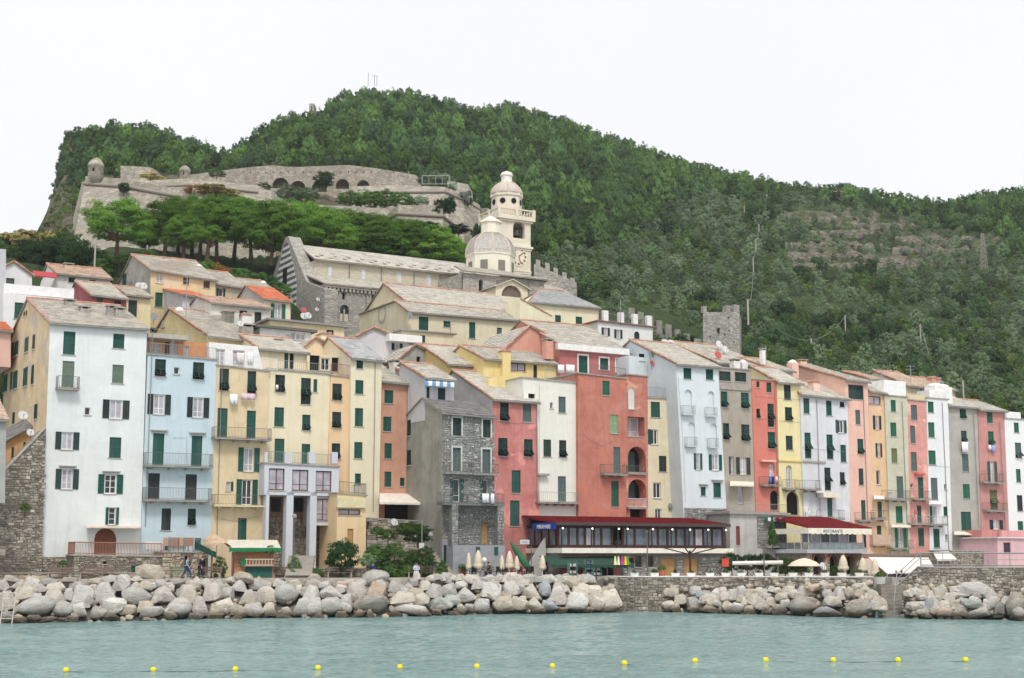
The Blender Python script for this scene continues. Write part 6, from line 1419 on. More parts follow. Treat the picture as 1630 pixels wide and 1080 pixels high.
# low pink building at the right edge
pk=House('low_house','low candy pink building with a flat roof at the right edge',[(1588,915),(1680,918),(1680,858),(1588,857)],-10,6,PL((230,188,194),.5),cat='house',wins=[(1597.6,1609,864,880,'gD','r'),(1632,1645,862,878,'gD','r')],roof=('flat',1))
pk.flat_edge(.12,.25,plain('white_edge',(216,220,220),.8))
cw=House('garden_wall','coral plastered garden wall below the dusty rose house',[(1563,915),(1594,918),(1590,845),(1563,844)],-7,4,PL((212,124,116),.5),cat='wall',roof=('flat',1))
pkt=House('garden_wall','rose parapet wall on the flat roof of the low pink building',[(1594,860),(1680,862),(1680,845),(1594,845)],-7.5,.4,PL((228,152,150),.4),cat='wall',noroof=True)
tb=House('stone_terrace','low grey terrace with flower pots below the ash grey house',[(1512,915),(1566,918),(1566,878),(1512,878)],-8,3,MORTAR,cat='terrace',facing=RUBBLE,roof=('flat',1));tb.flat_edge(.12,.1)
# ------------------------------------------------------------------ vegetation
def foliage(name,shape,nclump,nleaf,size,mat,seed,trunk=None):
 """crown of many leaf-sized faces gathered in clumps; unit-ish size: radius 1, height from z=0..1"""
 rg_=np.random.default_rng(seed);cs=[]
 while len(cs)<nclump:
  x,y,z=rg_.uniform(-1,1),rg_.uniform(-1,1),rg_.uniform(0,1);r=math.hypot(x,y)
  if shape=='cone':lim=1.0*(1-z)**.75*(1 if z>.12 else z/.12)+.06
  elif shape=='round':lim=math.sqrt(max(0,1-(2*z-1)**2))
  elif shape=='ovoid':lim=math.sqrt(max(0,1-(2*(z**.8)-1)**2))
  elif shape=='dome':lim=math.sqrt(max(0,1-z**2)) if z>.1 else .75
  elif shape=='flat':lim=math.sqrt(max(0,1-max(0,(z-.25)/.75)**2)) if z>.25 else .9
  else:lim=1
  lim*=1+.22*math.sin(3*math.atan2(y,x)+seed)*math.sin(5*z+seed*2)
  if r>lim or (r<lim*.45 and z<.75 and rg_.random()<.8):continue
  cs.append((x,y,z,.15+.14*rg_.random()))
 V,F=[],[]
 for x,y,z,cr in cs:
  d=rg_.normal(size=(nleaf,3));d/=np.linalg.norm(d,axis=1)[:,None]
  d[:,2]=np.abs(d[:,2])*.9-.15
  p=np.array([x,y,z])+d*cr*np.array([1,1,.62 if shape in ('flat','dome') else .8])*rg_.uniform(.55,1.05,(nleaf,1))
  oc=np.array([x,y,(z-.25)*1.2]);nn=d*.75+oc*.6+rg_.normal(size=(nleaf,3))*.28;nn/=np.linalg.norm(nn,axis=1)[:,None]
  t1=np.cross(nn,rg_.normal(size=(nleaf,3)));t1/=np.linalg.norm(t1,axis=1)[:,None];t2=np.cross(nn,t1)
  s_=size*rg_.uniform(.6,1.3,(nleaf,1))
  b_=len(V)
  q=np.stack([p-t1*s_,p+t2*s_*.55-t1*s_*.1,p+t1*s_,p-t2*s_*.55+t1*s_*.1],1).reshape(-1,3)
  V.extend(map(tuple,q));F.extend([(b_+4*k,b_+4*k+1,b_+4*k+2,b_+4*k+3) for k in range(nleaf)])
 m=MB();m.v=V;m.f=F;m.m=[0]*len(F);mats=[mat]
 if trunk:
  m.tube([(0,0,-trunk),(.03,.02,.1),(0,0,.6)],[.06,.045,.02],5,1);mats.append(BARK)
 return m.mesh(name,mats)
L_PINE=leaf('pine_needles',(74,104,54),(118,148,80),(84,112,74));L_OAK=leaf('oak_leaves',(52,78,48),(86,112,68),(74,98,74));L_OLIVE=leaf('olive_leaves',(92,112,86),(132,148,116),(98,122,84))
L_SCRUB=leaf('scrub_leaves',(68,96,48),(106,132,68),(112,124,70));L_STONE=leaf('stone_pine_needles',(74,110,42),(114,150,62),(86,122,50));L_BUSH=leaf('bush_leaves',(58,88,42),(98,128,66),(76,104,58));L_DARK=leaf('dark_leaves',(34,56,34),(58,84,50));L_REED=leaf('reed_leaves',(150,142,92),(184,172,112));L_RUST=leaf('rust_leaves',(120,82,40),(150,108,58));L_AGAVE=leaf('agave_leaves',(120,140,128),(160,176,160))
TV={'pine':[foliage('pine_tree','cone',60,50,.056,L_PINE,s_,.25) for s_ in (1,2)]+[foliage('pine_tree','ovoid',64,50,.056,L_PINE,s_,.25) for s_ in (4,5)]+[foliage('pine_tree','dome',60,54,.056,L_PINE,s_,.3) for s_ in (7,8)],
 'oak':[foliage('oak_tree','round',64,44,.06,L_OAK,s_,.2) for s_ in (11,12,13)],
 'olive':[foliage('olive_tree','dome',54,40,.06,L_OLIVE,s_,.15) for s_ in (21,22,23)],
 'scrub':[foliage('scrub_bush','dome',48,36,.07,L_SCRUB,s_) for s_ in (31,32,33)]}
rv=random.Random(5)
def hill_kind(px,py):
 ridge=interp(px,RIDGE)
 if px<128:return 'scrub' if py>300 else 'oak'
 if px<790:return 'pine' if rv.random()<.68 else 'oak'
 line=interp(px,[(790,470),(900,400),(1000,390),(1060,335),(1180,315),(1230,310),(1400,335),(1480,372),(1630,420)])     # lower limit of the woods
 n_=noise.noise(Vector((px*.012,py*.02,3)))
 if py<line+18*n_:return 'pine' if rv.random()<.7 else 'oak'
 if n_>.22 or (py>500 and n_>-.05):return rv.choice(('scrub','olive','scrub','oak'))
 return 'olive' if rv.random()<.7 else 'scrub'
pts=[];GR={}
tries=0
while tries<80000:
 tries+=1
 px=rv.uniform(64,1720);ridge=interp(px,RIDGE);bot=lowpy(px)+26
 if px<128:bot=400
 elif px<760:bot=interp(px,[(128,285),(190,282),(300,276),(435,268),(560,268),(660,284),(700,300),(740,300),(760,345)])
 if bot<=ridge:continue
 py=ridge+(bot-ridge)*rv.random()
 if 845<px<1010 and py>interp(px,[(845,335),(862,425),(900,445),(940,488),(1010,540)]):continue
 if rv.random()>(bot-ridge)/360:continue
 rk=rockmask(px,py)
 if px>1000 and rk>.2 and (rv.random()<.3 or any(a<px<c and -2<py-y_<11 for a,c,y_,_ in TERR) and rv.random()<.6):continue
 if px<460 and rk>.6 and rv.random()<.5:continue
 k=hill_kind(px,py)
 if rk>.25 and px>1000:k='olive' if rv.random()<.6 else 'scrub'
 Y=prof_Y(profile(px),py);s=FPX/Y
 w_px={'pine':22,'oak':21,'olive':18,'scrub':13}[k]*rv.choice((rv.uniform(.5,.9),rv.uniform(.8,1.2),rv.uniform(1.1,1.65)))*interp(Y,[(200,1.35),(300,1.1),(450,.85)])
 h={'pine':1.3,'oak':1.0,'olive':.95,'scrub':.75}[k]*rv.uniform(.85,1.2)
 if rv.random()<.02 and k=='pine':w_px*=1.7
 w_px=min(w_px,40 if py>ridge+70 else 22 if py<ridge+45 else 30)
 if py<ridge+14:w_px=min(w_px,15);h=min(h,1.1)
 if rk>.25:w_px*=.62
 if 850<px<1130 and max(230,ridge+40)<py<370 and k=='pine':w_px*=1.4
 gx,gy=int(px//24),int(py//24)
 if any(abs(px-a)<(w_px+c_)*(.25 if px<860 else .2) and abs(py-b_)<(w_px+c_)*(.18 if px<860 else .13) for i_ in (-1,0,1) for j_ in (-1,0,1) for a,b_,c_ in GR.get((gx+i_,gy+j_),())):continue
 if 985<px<1122 and 2<py-interp(px,[(985,478),(1122,540)])<22:continue
 if 760<px<854 and py>392:continue
 GR.setdefault((gx,gy),[]).append((px,py,w_px));pts.append((px,py,Y,k,w_px/s/2,w_px/s*h))
pts.sort(key=lambda q:-q[4]*q[5]/q[2]**2)
print('hill trees',len(pts))
def hillpos(px,py,Y):
 p=P(px,py,Y);return p
LAB={'pine':('pine_tree','green pine tree','pine tree','pines on the hillside'),'oak':('oak_tree','dark evergreen oak','oak tree','evergreen oaks on the hillside'),
 'olive':('olive_tree','grey green olive tree','olive tree','olive trees on the terraces'),'scrub':('scrub_bush','low green scrub bush','bush','scrub bushes on the hillside')}
lm_hill=[(128,'on the left cliff'),(430,'left of the summit above the fortress'),(640,'below the summit above the fortress'),(800,'right of the summit above the fortress'),(960,'right of the bell tower'),(1120,'above the battlements'),(1260,'above the square tower'),(1420,'near the bare terraces'),(1560,'right of the lattice mast'),(3000,'at the right edge')]
cnt={'pine':0,'oak':0,'olive':0,'scrub':0};stuffpts=[]
for q in pts:
 px,py,Y,k,r,h=q
 if cnt[k]<150 and sum(cnt.values())<420:
  cnt[k]+=1;nm,lb,ct,gr=LAB[k]
  fq=(py-interp(px,RIDGE))/max(30,lowpy(px)-interp(px,RIDGE));lbl=('broad ' if r*2*FPX/Y>26 else 'small ' if r*2*FPX/Y<16 else '')+lb+' '+('near the ridge ' if fq<.12 else 'high on the slope ' if fq<.4 else 'half way up the slope ' if fq<.7 else 'low on the slope ')+next(s_ for x_,s_ in lm_hill if px<x_)
  o=link(nm,rv.choice(TV[k]),None,hillpos(px,py,Y)-Vector((0,0,.3)),rv.uniform(0,6.28),(r,r,h));tag(o,lbl,ct,'alike: '+lbl)
 else:stuffpts.append(q)
def scatter(name,pts_,kind):
 """the rest of the wood: one object whose points carry tree meshes"""
 vv=[hillpos(px,py,Y)-Vector((0,0,.3)) for px,py,Y,k,r,h in pts_]
 me=bpy.data.meshes.new(name);me.from_pydata(vv,[],[])
 for an,typ,data in (('scl','FLOAT_VECTOR',[c for q in pts_ for c in (q[4],q[4],q[5])]),('rot','FLOAT',[rv.uniform(0,6.28) for _ in pts_])):
  a=me.attributes.new(an,typ,'POINT');a.data.foreach_set('vector' if typ=='FLOAT_VECTOR' else 'value',data)
 o=link(name,me);o['kind']='stuff'
 g=bpy.data.node_groups.new(name,'GeometryNodeTree');g.interface.new_socket('Geometry',in_out='INPUT',socket_type='NodeSocketGeometry');g.interface.new_socket('Geometry',in_out='OUTPUT',socket_type='NodeSocketGeometry')
 gi,go=g.nodes.new('NodeGroupInput'),g.nodes.new('NodeGroupOutput');jn=g.nodes.new('GeometryNodeJoinGeometry')
 for src in kind:
  oi=g.nodes.new('GeometryNodeObjectInfo');oi.inputs[0].default_value=src;oi.transform_space='ORIGINAL';oi.inputs['As Instance'].default_value=True;g.links.new(oi.outputs['Geometry'],jn.inputs[0])
 ip=g.nodes.new('GeometryNodeInstanceOnPoints');ip.inputs['Pick Instance'].default_value=True
 na=g.nodes.new('GeometryNodeInputNamedAttribute');na.data_type='FLOAT_VECTOR';na.inputs[0].default_value='scl'
 nr=g.nodes.new('GeometryNodeInputNamedAttribute');nr.data_type='FLOAT';nr.inputs[0].default_value='rot'
 cx=g.nodes.new('ShaderNodeCombineXYZ');g.links.new(nr.outputs[0],cx.inputs[2]);g.links.new(gi.outputs[0],ip.inputs['Points']);g.links.new(jn.outputs[0],ip.inputs['Instance']);g.links.new(na.outputs[0],ip.inputs['Scale']);g.links.new(cx.outputs[0],ip.inputs['Rotation'])
 g.links.new(ip.outputs[0],go.inputs[0]);md=o.modifiers.new('scatter','NODES');md.node_group=g;return o
for k in cnt:
 sub_=[q for q in stuffpts if q[3]==k]
 if not sub_:continue
 src=[]
 for me_ in TV[k]:
  o=next((o for o in COL.objects if o.data==me_),None)
  if o:src.append(o)
 scatter({'pine':'pine_wood','oak':'oak_wood','olive':'olive_grove','scrub':'scrub_undergrowth'}[k],sub_,src)
# umbrella pines below the fortress
def crownmesh(seed):return foliage('crown','flat',170,150,.023,L_STONE,seed)
UC=[crownmesh(s_) for s_ in (41,42,43,44)]
PINES=[(186,346,92,54,404,190),(262,343,66,50,405,205),(292,366,56,40,408,198),(345,342,92,56,412,203),(400,346,84,56,414,200),(432,356,92,62,418,196),(478,356,84,60,420,204),(520,362,84,52,424,200),
  (330,372,44,22,410,192),(563,382,80,46,430,196),(604,376,84,50,432,200),(646,380,84,50,436,198),(688,388,80,46,440,200),(714,396,52,40,444,196),(548,356,76,40,426,208),(372,338,76,40,412,210),(306,334,70,40,408,211),(234,366,50,40,406,205),(585,358,60,32,430,209),(455,340,80,36,420,211),(282,346,60,44,406,209),(318,350,60,44,408,207),(498,352,70,44,422,208),(625,366,70,40,430,211),(668,374,70,40,436,211)]
rp_=random.Random(11)
names_p=['leftmost umbrella pine, standing apart before the bastion','umbrella pine second from the left end of the row','lower umbrella pine in the left of the row','broad umbrella pine with a leaning trunk left of centre','umbrella pine left of the striped church gable','wide low crowned umbrella pine close to the striped church gable','umbrella pine standing right above the striped church gable','umbrella pine just right of the striped church gable',
  'small leaning pine with a flat crown under the big pines','umbrella pine over the left part of the church roof','umbrella pine over the middle of the church roof','umbrella pine with a bare forked trunk over the church roof','umbrella pine near the cream drum dome','small low umbrella pine beside the cream drum dome','rear umbrella pine against the lower fortress wall','rear umbrella pine left of centre against the parapet','rear umbrella pine below the bastion corner','darker small pine between the two leftmost umbrella pines','rear umbrella pine below the angled small bastion','rear flat topped pine against the long parapet','dense rear pine left of the broad leaning one','dense rear pine in the left half of the row','dense rear pine above the church gable','dense rear pine over the middle of the church roof','dense rear pine over the right part of the church roof']
for i,(cx0,cy0,w_,h_,base,Y) in enumerate(PINES):
 w_*=1.18;h_*=1.05;Y=211+(i % 3) if cx0>535 else Y
 g0=P(cx0,base,Y);c0=P(cx0,cy0+h_/2,Y);s=FPX/Y
 t_=thing('umbrella_pine',names_p[i],'pine tree',g0,0,'umbrella pines in a row below the fortress')
 hT=c0.z-g0.z;r=w_/s/2;H=h_/s
 lean_=rp_.uniform(-.12,.12)*hT
 tr_m=MB();tr_m.tube([(0,0,-.5),(lean_*.4,0,hT*.5),(lean_,0,hT+H*.3)],[.34,.25,.14],7)
 for k in range(6):
  a=rp_.uniform(0,6.28);zz=hT*rp_.uniform(.55,1.0);tr_m.tube([(lean_*zz/hT,0,zz),(lean_+r*.35*math.cos(a),r*.35*math.sin(a),zz+H*.25),(lean_+r*.75*math.cos(a),r*.75*math.sin(a),hT+H*.35)],[.15,.1,.04],5)
 tr_m.build('trunk',BARK,t_)
 link('crown',UC[i % 4],t_,(lean_,0,hT-H*.1),rp_.uniform(0,6.28),(r,r*1.05,H*1.15))
# single shrubs
SH={'bush':[foliage('foliage','dome',90,70,.04,L_BUSH,s_) for s_ in (51,52,53)],'dark':[foliage('foliage','round',110,70,.04,L_DARK,s_) for s_ in (61,62)],'reed':[foliage('foliage','dome',60,30,.1,L_REED,71)],'rust':[foliage('foliage','dome',60,40,.06,L_RUST,81)],
 'olive':[foliage('foliage','round',70,36,.06,L_OLIVE,s_) for s_ in (91,92)],'agave':[foliage('foliage','dome',16,14,.32,L_AGAVE,95)]}
def shrub(kind,label,px,py,w_,h_,Y,cat='shrub',name='shrub',group=None):
 """px, py: foot of the plant; w_, h_ in photograph pixels"""
 s=FPX/Y;g0=P(px,py,Y);t_=thing(name,label,cat,g0,0,group)
 link('foliage',rv.choice(SH[kind]),t_,(0,0,-.1),rv.uniform(0,6.28),(w_/s/2,w_/s/2,h_/s))
 m=MB();m.tube([(0,0,-.6),(0,0,h_/s*.5)],[max(.05,w_/s*.03),.03],5);m.build('stem',BARK,t_)
GH='shrubs in the hedge between the pines and the roofs'
k=0
for px in range(222,462,15):
 k+=1;shrub('rust' if px in (342,357) else ('dark' if k % 5==0 else 'bush'),('rust brown' if px in (342,357) else 'dark green' if k % 5==0 else 'light green')+' shrub in the hedge below the pines '+('left of' if px<342 else 'right of')+' the rust coloured one' if px not in (342,357) else 'rust brown shrub in the hedge below the pines',px,interp(px,[(222,428),(330,448),(460,474)])+rv.uniform(-2,4),rv.uniform(34,46),rv.uniform(26,38),184+rv.uniform(-3,3),group=GH)
for px,py,w_,h_,Y,kd,lb in ((10,440,70,52,190,'bush','light green tree at the far left behind the roofs'),(55,440,74,62,188,'dark','dark tree left of the wooden pole'),(105,440,80,66,188,'dark','broad dark tree above the long white house'),(140,445,66,52,186,'dark','dark tree right of the wooden pole'),(160,448,50,40,184,'bush','bright shrub beside the wooden pole'),
        (35,398,80,34,200,'reed','tuft of dry yellow reeds at the upper left'),(75,398,50,30,200,'reed','smaller tuft of dry reeds below the cliff'),(-20,420,70,50,195,'bush','green tree at the left edge'),(95,462,60,20,170,'bush','low shrub on the white flat roof terrace'),(195,425,60,22,185,'bush','shrub on the ruined wall left of the grey gable')):
 shrub(kd,lb,px,py,w_,h_,Y,'tree' if h_>45 else 'shrub','broadleaf_tree' if h_>45 else 'shrub')
for px,py,w_,h_,Y,kd,lb in ((480,322,44,26,240,'bush','leafy green bush below the fortress arches'),(612,326,44,26,240,'bush','tall leafy bush in the middle of the right rampart'),(575,326,40,24,240,'olive','grey leafy bush on the right rampart'),(310,306,40,12,240,'rust','rust coloured growth on the left rampart'),(365,312,44,12,240,'reed','dry growth in the middle of the left rampart'),(345,280,30,10,258,'bush','low bush left of the arcade wall'),(730,372,40,16,222,'dark','dark bushes below the right bastion face'),(197,307,20,18,221,'dark','dark tuft on the left bastion wall'),(515,297,34,25,258,'dark','round dark bush before the fortress arches'),(420,303,28,14,244,'bush','green bush on the fortress rampart left of the arches'),(460,320,46,26,236,'olive','grey bush on the middle rampart'),(497,318,26,20,236,'olive','small grey bush on the middle rampart'),(590,328,50,26,238,'bush','leafy bush on the right rampart'),(555,324,40,22,238,'bush','bush on the rampart left of the angled bastion'),(640,328,46,24,236,'bush','bush behind the angled bastion parapet'),(670,328,30,16,236,'olive','low shrub behind the angled bastion parapet'),(684,296,40,24,252,'olive','round olive on the upper rampart'),(706,296,36,20,253,'olive','second olive on the upper rampart beside the railing'),
        (700,345,24,30,222,'dark','dark fig growing from the bastion corner'),(716,340,22,28,224,'dark','dark ivy tuft right of the bastion corner'),(720,300,18,12,246,'agave','pale agave on the bastion edge'),(740,322,26,18,246,'agave','large pale agave hanging over the bastion edge'),(686,366,28,14,214,'dark','dark shrub at the foot of the bastion'),(340,308,60,16,238,'reed','dry grass tuft on the left rampart'),(240,283,40,8,240,'reed','dry grass on the left bastion top')):
 shrub(kd,lb,px,py,w_,h_,Y)
# garden plants on the waterfront
for px,py,w_,h_,Y,kd,lb in ((600,890,40,26,118.5,'bush','trailing shrub on the lower rock garden left end'),(628,886,44,24,118.5,'bush','trailing shrub in the middle of the rock garden'),(655,850,60,20,120.6,'bush','ivy spilling over the garden terrace top'),(600,850,26,14,120.6,'bush','low ivy at the left of the garden terrace'),(676,898,36,30,118,'bush','tall shrub behind the bench right end'),(672,921,50,24,116.6,'bush','low hedge directly behind the bench'),(625,921,56,26,116.6,'bush','low hedge left of the bench'),(704,921,22,30,117.2,'bush','clipped hedge end beside the stone steps'),(500,915,40,12,117.5,'bush','low plants in the bed below the annex'),(430,880,20,14,118,'bush','weeds beside the corrugated kiosk roof'),(543,912,54,52,117,'dark','big dark round bush below the pillared annex'),(468,918,22,34,115.5,'bush','small cypress like bush by the lamp pole'),(349,918,24,34,111,'bush','leafy green bush left of the wooden kiosk'),(618,858,30,18,121,'bush','clipped bush on the garden terrace'),(665,862,46,30,122,'bush','overhanging bush beside the grey flank'),(610,915,50,34,117.5,'bush','lush green shrub left of the seated woman'),(640,920,60,30,117,'bush','green shrub behind the bench'),(690,920,46,28,118,'bush','clipped green hedge left of the stone steps'),(585,900,30,20,119,'olive','pale grey shrub on the rock garden'),(655,900,26,26,119.5,'bush','small shrub behind the seated woman'),
        (1165,908,34,28,131,'dark','dark hedge bush right of the stone restaurant'),(1190,908,40,26,131,'dark','dark hedge bush behind the rolled awning'),(1215,908,36,28,131,'dark','dark hedge bush below the low grey house'),(1230,868,16,40,131,'bush','climbing plant beside the green door'),(1250,912,40,26,130,'bush','green bush left of the arches'),(1275,910,30,20,130,'bush','leafy plant beside the cream parasol'),(1330,918,18,20,129,'bush','potted plant before the middle arch'),(1360,918,14,14,129,'bush','potted plant before the right arch'),(40,812,16,14,114.5,'bush','tuft growing on the sloping rubble wall'),(100,898,14,8,113,'bush','yellowish tuft on the stone plinth')):
 shrub(kd,lb,px,py,w_,h_,max(Y,shoreY(px)+qoff(px)+(3.2 if px>590 else 1.6)+(w_ % 7)*.1) if px<935 and py>905 else Y+(3 if 590<px<720 else 0))
# ------------------------------------------------------------------ boulders of the breakwater
def boulder_mesh(seed,ncut,rnd):
 bm=bmesh.new();q=random.Random(seed);rnd3=lambda:Vector((q.gauss(0,1),q.gauss(0,1),q.gauss(0,1))).normalized()
 if rnd<.3:
  for _ in range(ncut):bm.verts.new(rnd3()*q.uniform(.85,1.1))
  for sx_ in (-1,1):
   for sy_ in (-1,1):bm.verts.new((sx_*q.uniform(.55,.8),sy_*.7,-.7))
  h_=bmesh.ops.convex_hull(bm,input=bm.verts[:]);bmesh.ops.delete(bm,geom=[g_ for g_ in h_['geom_interior'] if isinstance(g_,bmesh.types.BMVert)],context='VERTS')
  bmesh.ops.dissolve_limit(bm,angle_limit=math.radians(14),verts=bm.verts[:],edges=bm.edges[:])
  bmesh.ops.bevel(bm,geom=bm.edges[:]+bm.verts[:],offset=.03+rnd*.4,segments=2,profile=.6,affect='EDGES');bmesh.ops.triangulate(bm,faces=bm.faces[:])
  bmesh.ops.subdivide_edges(bm,edges=[e for e in bm.edges if e.calc_length()>.35],cuts=2,use_grid_fill=True)
 else:
  bmesh.ops.create_icosphere(bm,subdivisions=3,radius=1.0)
  for _ in range(ncut):
   n_=rnd3();d=q.uniform(.6,.85)
   for v in bm.verts:
    e=v.co.dot(n_)-d
    if e>0:v.co-=n_*e*(1-rnd)
 for v in bm.verts:v.co+=v.co.normalized()*(noise.fractal(v.co*1.6+Vector((seed*3.1,0,0)),1,2,4)*.05+noise.noise(v.co*6+Vector((seed,0,0)))*.02)
 mx=[max(abs(v.co[i]) for v in bm.verts) for i in range(3)]
 for v in bm.verts:v.co=Vector([v.co[i]/mx[i] for i in range(3)])
 me=bpy.data.meshes.new('boulder');bm.to_mesh(me);bm.free()
 me.polygons.foreach_set('use_smooth',[True]*len(me.polygons));me.set_sharp_from_angle(angle=math.radians(30));return me
m,t,b=newmat('boulder')
oi=N(t,'ShaderNodeObjectInfo');base=oi.outputs['Color']
f1=nz(t,1.1,7,.68,dist=.3);f2=nz(t,5.5,5,.7);vn=nz(t,1.2,5,.6,stretch=(1,.3,3.2),dist=1.2)
c=mixc(t,ramp(t,f1,[(.34,0),(.66,1)]),mixc(t,.12,base,(.12,.11,.1)),mixc(t,.45,base,(.88,.86,.83)))
c=mixc(t,ramp(t,vn,[(.56,0),(.7,.4)]),c,lin((176,140,108)));c=mixc(t,ramp(t,f2,[(.58,0),(.75,.35)]),c,(.1,.095,.09))
g=N(t,'ShaderNodeNewGeometry');sx=N(t,'ShaderNodeSeparateXYZ');t.links.new(g.outputs['Position'],sx.inputs[0])
wn=nz(t,.8,4);ma=N(t,'ShaderNodeMath',operation='MULTIPLY_ADD');t.links.new(wn,ma.inputs[0]);ma.inputs[1].default_value=-.55;t.links.new(sx.outputs['Z'],ma.inputs[2])
c=mixc(t,ramp(t,ma.outputs[0],[(0,.9),(.5,0)]),c,lin((84,70,48)))          # wet weedy band at the waterline
t.links.new(c,b.inputs['Base Color']);b.inputs['Roughness'].default_value=.88;b.inputs['Specular IOR Level'].default_value=.2;ck=nz(t,2.4,6,.75,stretch=(1,.6,2.2),dist=1.5);c2_=mixc(t,ramp(t,ck,[(.36,.6),(.41,0)]),c,lin((96,90,84)));t.links.new(c2_,b.inputs['Base Color']);hm=N(t,'ShaderNodeMath',operation='ADD');t.links.new(f1,hm.inputs[0]);t.links.new(ck,hm.inputs[1]);bump(t,b,hm.outputs[0],1.0,.24)
BOULDER=m
BM={}
for kind,(nc,rd) in {'a':(13,.0),'s':(6,.3),'f':(11,.1)}.items():
 BM[kind]=[boulder_mesh(ord(kind)*7+i,nc,rd) for i in range(6)]
 for me in BM[kind]:me.materials.append(BOULDER)
RC={'w':('white',(246,241,231)),'c':('cream',(238,226,205)),'p':('pinkish',(232,220,209)),'g':('grey',(217,212,203)),'s':('smooth grey',(206,204,194)),'d':('dark',(138,132,124)),'t':('tan',(220,204,178)),'b':('bluish grey',(180,186,194)),'e':('greenish',(202,208,198)),'n':('brown',(160,148,130)),'o':('orange',(226,194,164))}
LMK=[(-50,'far left edge'),(66,'sloping rubble wall'),(225,'tall white house'),(333,'pale blue house'),(425,'wooden kiosk'),(545,'pillared annex'),(600,'apricot garden building'),(700,'bench with the seated woman'),(790,'grey stone house'),(860,'salmon house'),(945,'souvenir shop'),(1050,'gap in the breakwater'),(1160,'stone based restaurant'),(1250,'low grey house'),(1370,'arched restaurant'),(1450,'water stairs'),(1580,'right sea wall'),(2000,'right edge')]
def SL(px):return qoff(px)-.55
seen_l={}
rb=random.Random(3)
def boulder(px,py,w_,h_,code,kind=None,Y=None,name='boulder'):
 k=kind or {'s':'s','n':'s','e':'f'}.get(code,'a')
 if Y is None:
  Yw=shoreY(px);d=ray(px,py);best=Yw
  for _ in range(6):
   z=CAMZ+d.z/d.y*best;best=Yw+max(-.1,z)/3.0*SL(px)
  Y=best+.15
 s=FPX/Y;c=P(px,py,Y);cn,rgb=RC[code];w2,h2=w_/s/2*1.02,h_/s/2*1.04
 o=link(name,rb.choice(BM[k]),None,c+Vector((0,w2*.15,0)),None,(w2,(w2+h2)/2*rb.uniform(.9,1.2),h2))
 o.rotation_euler=(rb.uniform(-.12,.12),rb.uniform(-.22,.22),rb.choice([0,math.pi])+rb.uniform(-.5,.5))
 v=rb.uniform(.84,1.12);lc_=lin(rgb);o.color=tuple(min(1,x*v) for x in lc_)+(1,)
 z=c.z;size='huge' if w_>46 else 'large' if w_>30 else 'medium' if w_>18 else 'small'
 row='at the waterline' if z<.75 else 'in the middle row' if z<1.9 else 'on top of the breakwater'
 sh={'a':'angular','s':'rounded','f':'blocky'}[k];ar=' wide flat' if w_>2.1*h_ else ' tall' if h_>w_*1.05 else ''
 li=next(i for i,(x_,n_) in enumerate(LMK) if px<x_);x0_=LMK[li-1][0] if li else -200;side='left part' if px<(x0_+LMK[li][0])/2 else 'right part'
 lb=f"{size} {cn.replace('smooth ', '')} {sh}{ar} boulder {row}, {side}, below the {LMK[li][1]}"
 if len(lb.split())>16:lb=lb.replace(' on top of the breakwater',' on top').replace(', left part','').replace(', right part','')
 if len(lb.split())>16:lb=lb.replace(' '+sh,'')
 seen_l.setdefault(lb,[]).append(o);tag(o,lb,'boulder','boulders of the breakwater');return o
Z0=(0,880,3.881);Z1=(400,880,3.881);Z2=(800,860,3.881);Z3=(1210,860,3.881)
RA="210,335,250,120,s;385,350,120,95,s;490,350,105,110,w;40,300,110,125,c;140,245,155,110,c;320,290,130,110,c;420,260,85,80,w;500,275,150,140,g;650,240,165,110,w;700,325,165,125,w;835,270,195,112,s;795,350,90,80,t;1020,260,150,110,p;945,290,60,55,g;890,335,110,70,t;925,365,170,90,g;1100,340,160,130,s;1150,260,150,120,c;1240,335,120,130,p;1305,250,120,115,p;1385,330,165,125,c;1410,250,100,80,g;1525,275,130,95,c;1550,360,160,80,g;1610,270,75,110,c;20,205,75,70,g;110,195,110,65,c;190,185,100,70,w;230,225,120,60,g;335,220,140,75,c;290,180,120,45,g;480,205,120,55,g;570,215,60,50,c;600,178,110,45,c;740,205,130,70,g;830,200,60,50,g;900,200,90,60,c;985,190,90,60,g;1040,205,60,60,w;760,158,120,45,w;1190,200,110,80,c;1150,235,140,70,g;1280,185,90,50,w;1360,200,110,80,g;1490,205,110,70,w;1580,205,100,60,g;110,415,110,40,t;290,412,120,36,t;205,402,110,40,d;390,412,80,26,d;600,375,110,80,g;690,390,110,50,d;1050,388,90,50,t;1200,392,110,40,g;40,400,100,60,g;1330,392,110,40,t;1450,400,90,36,d;60,160,110,40,c;420,165,120,40,c;660,165,120,40,g;850,160,90,36,g;1090,180,110,44,w;1420,170,100,40,c;1560,175,100,40,w"
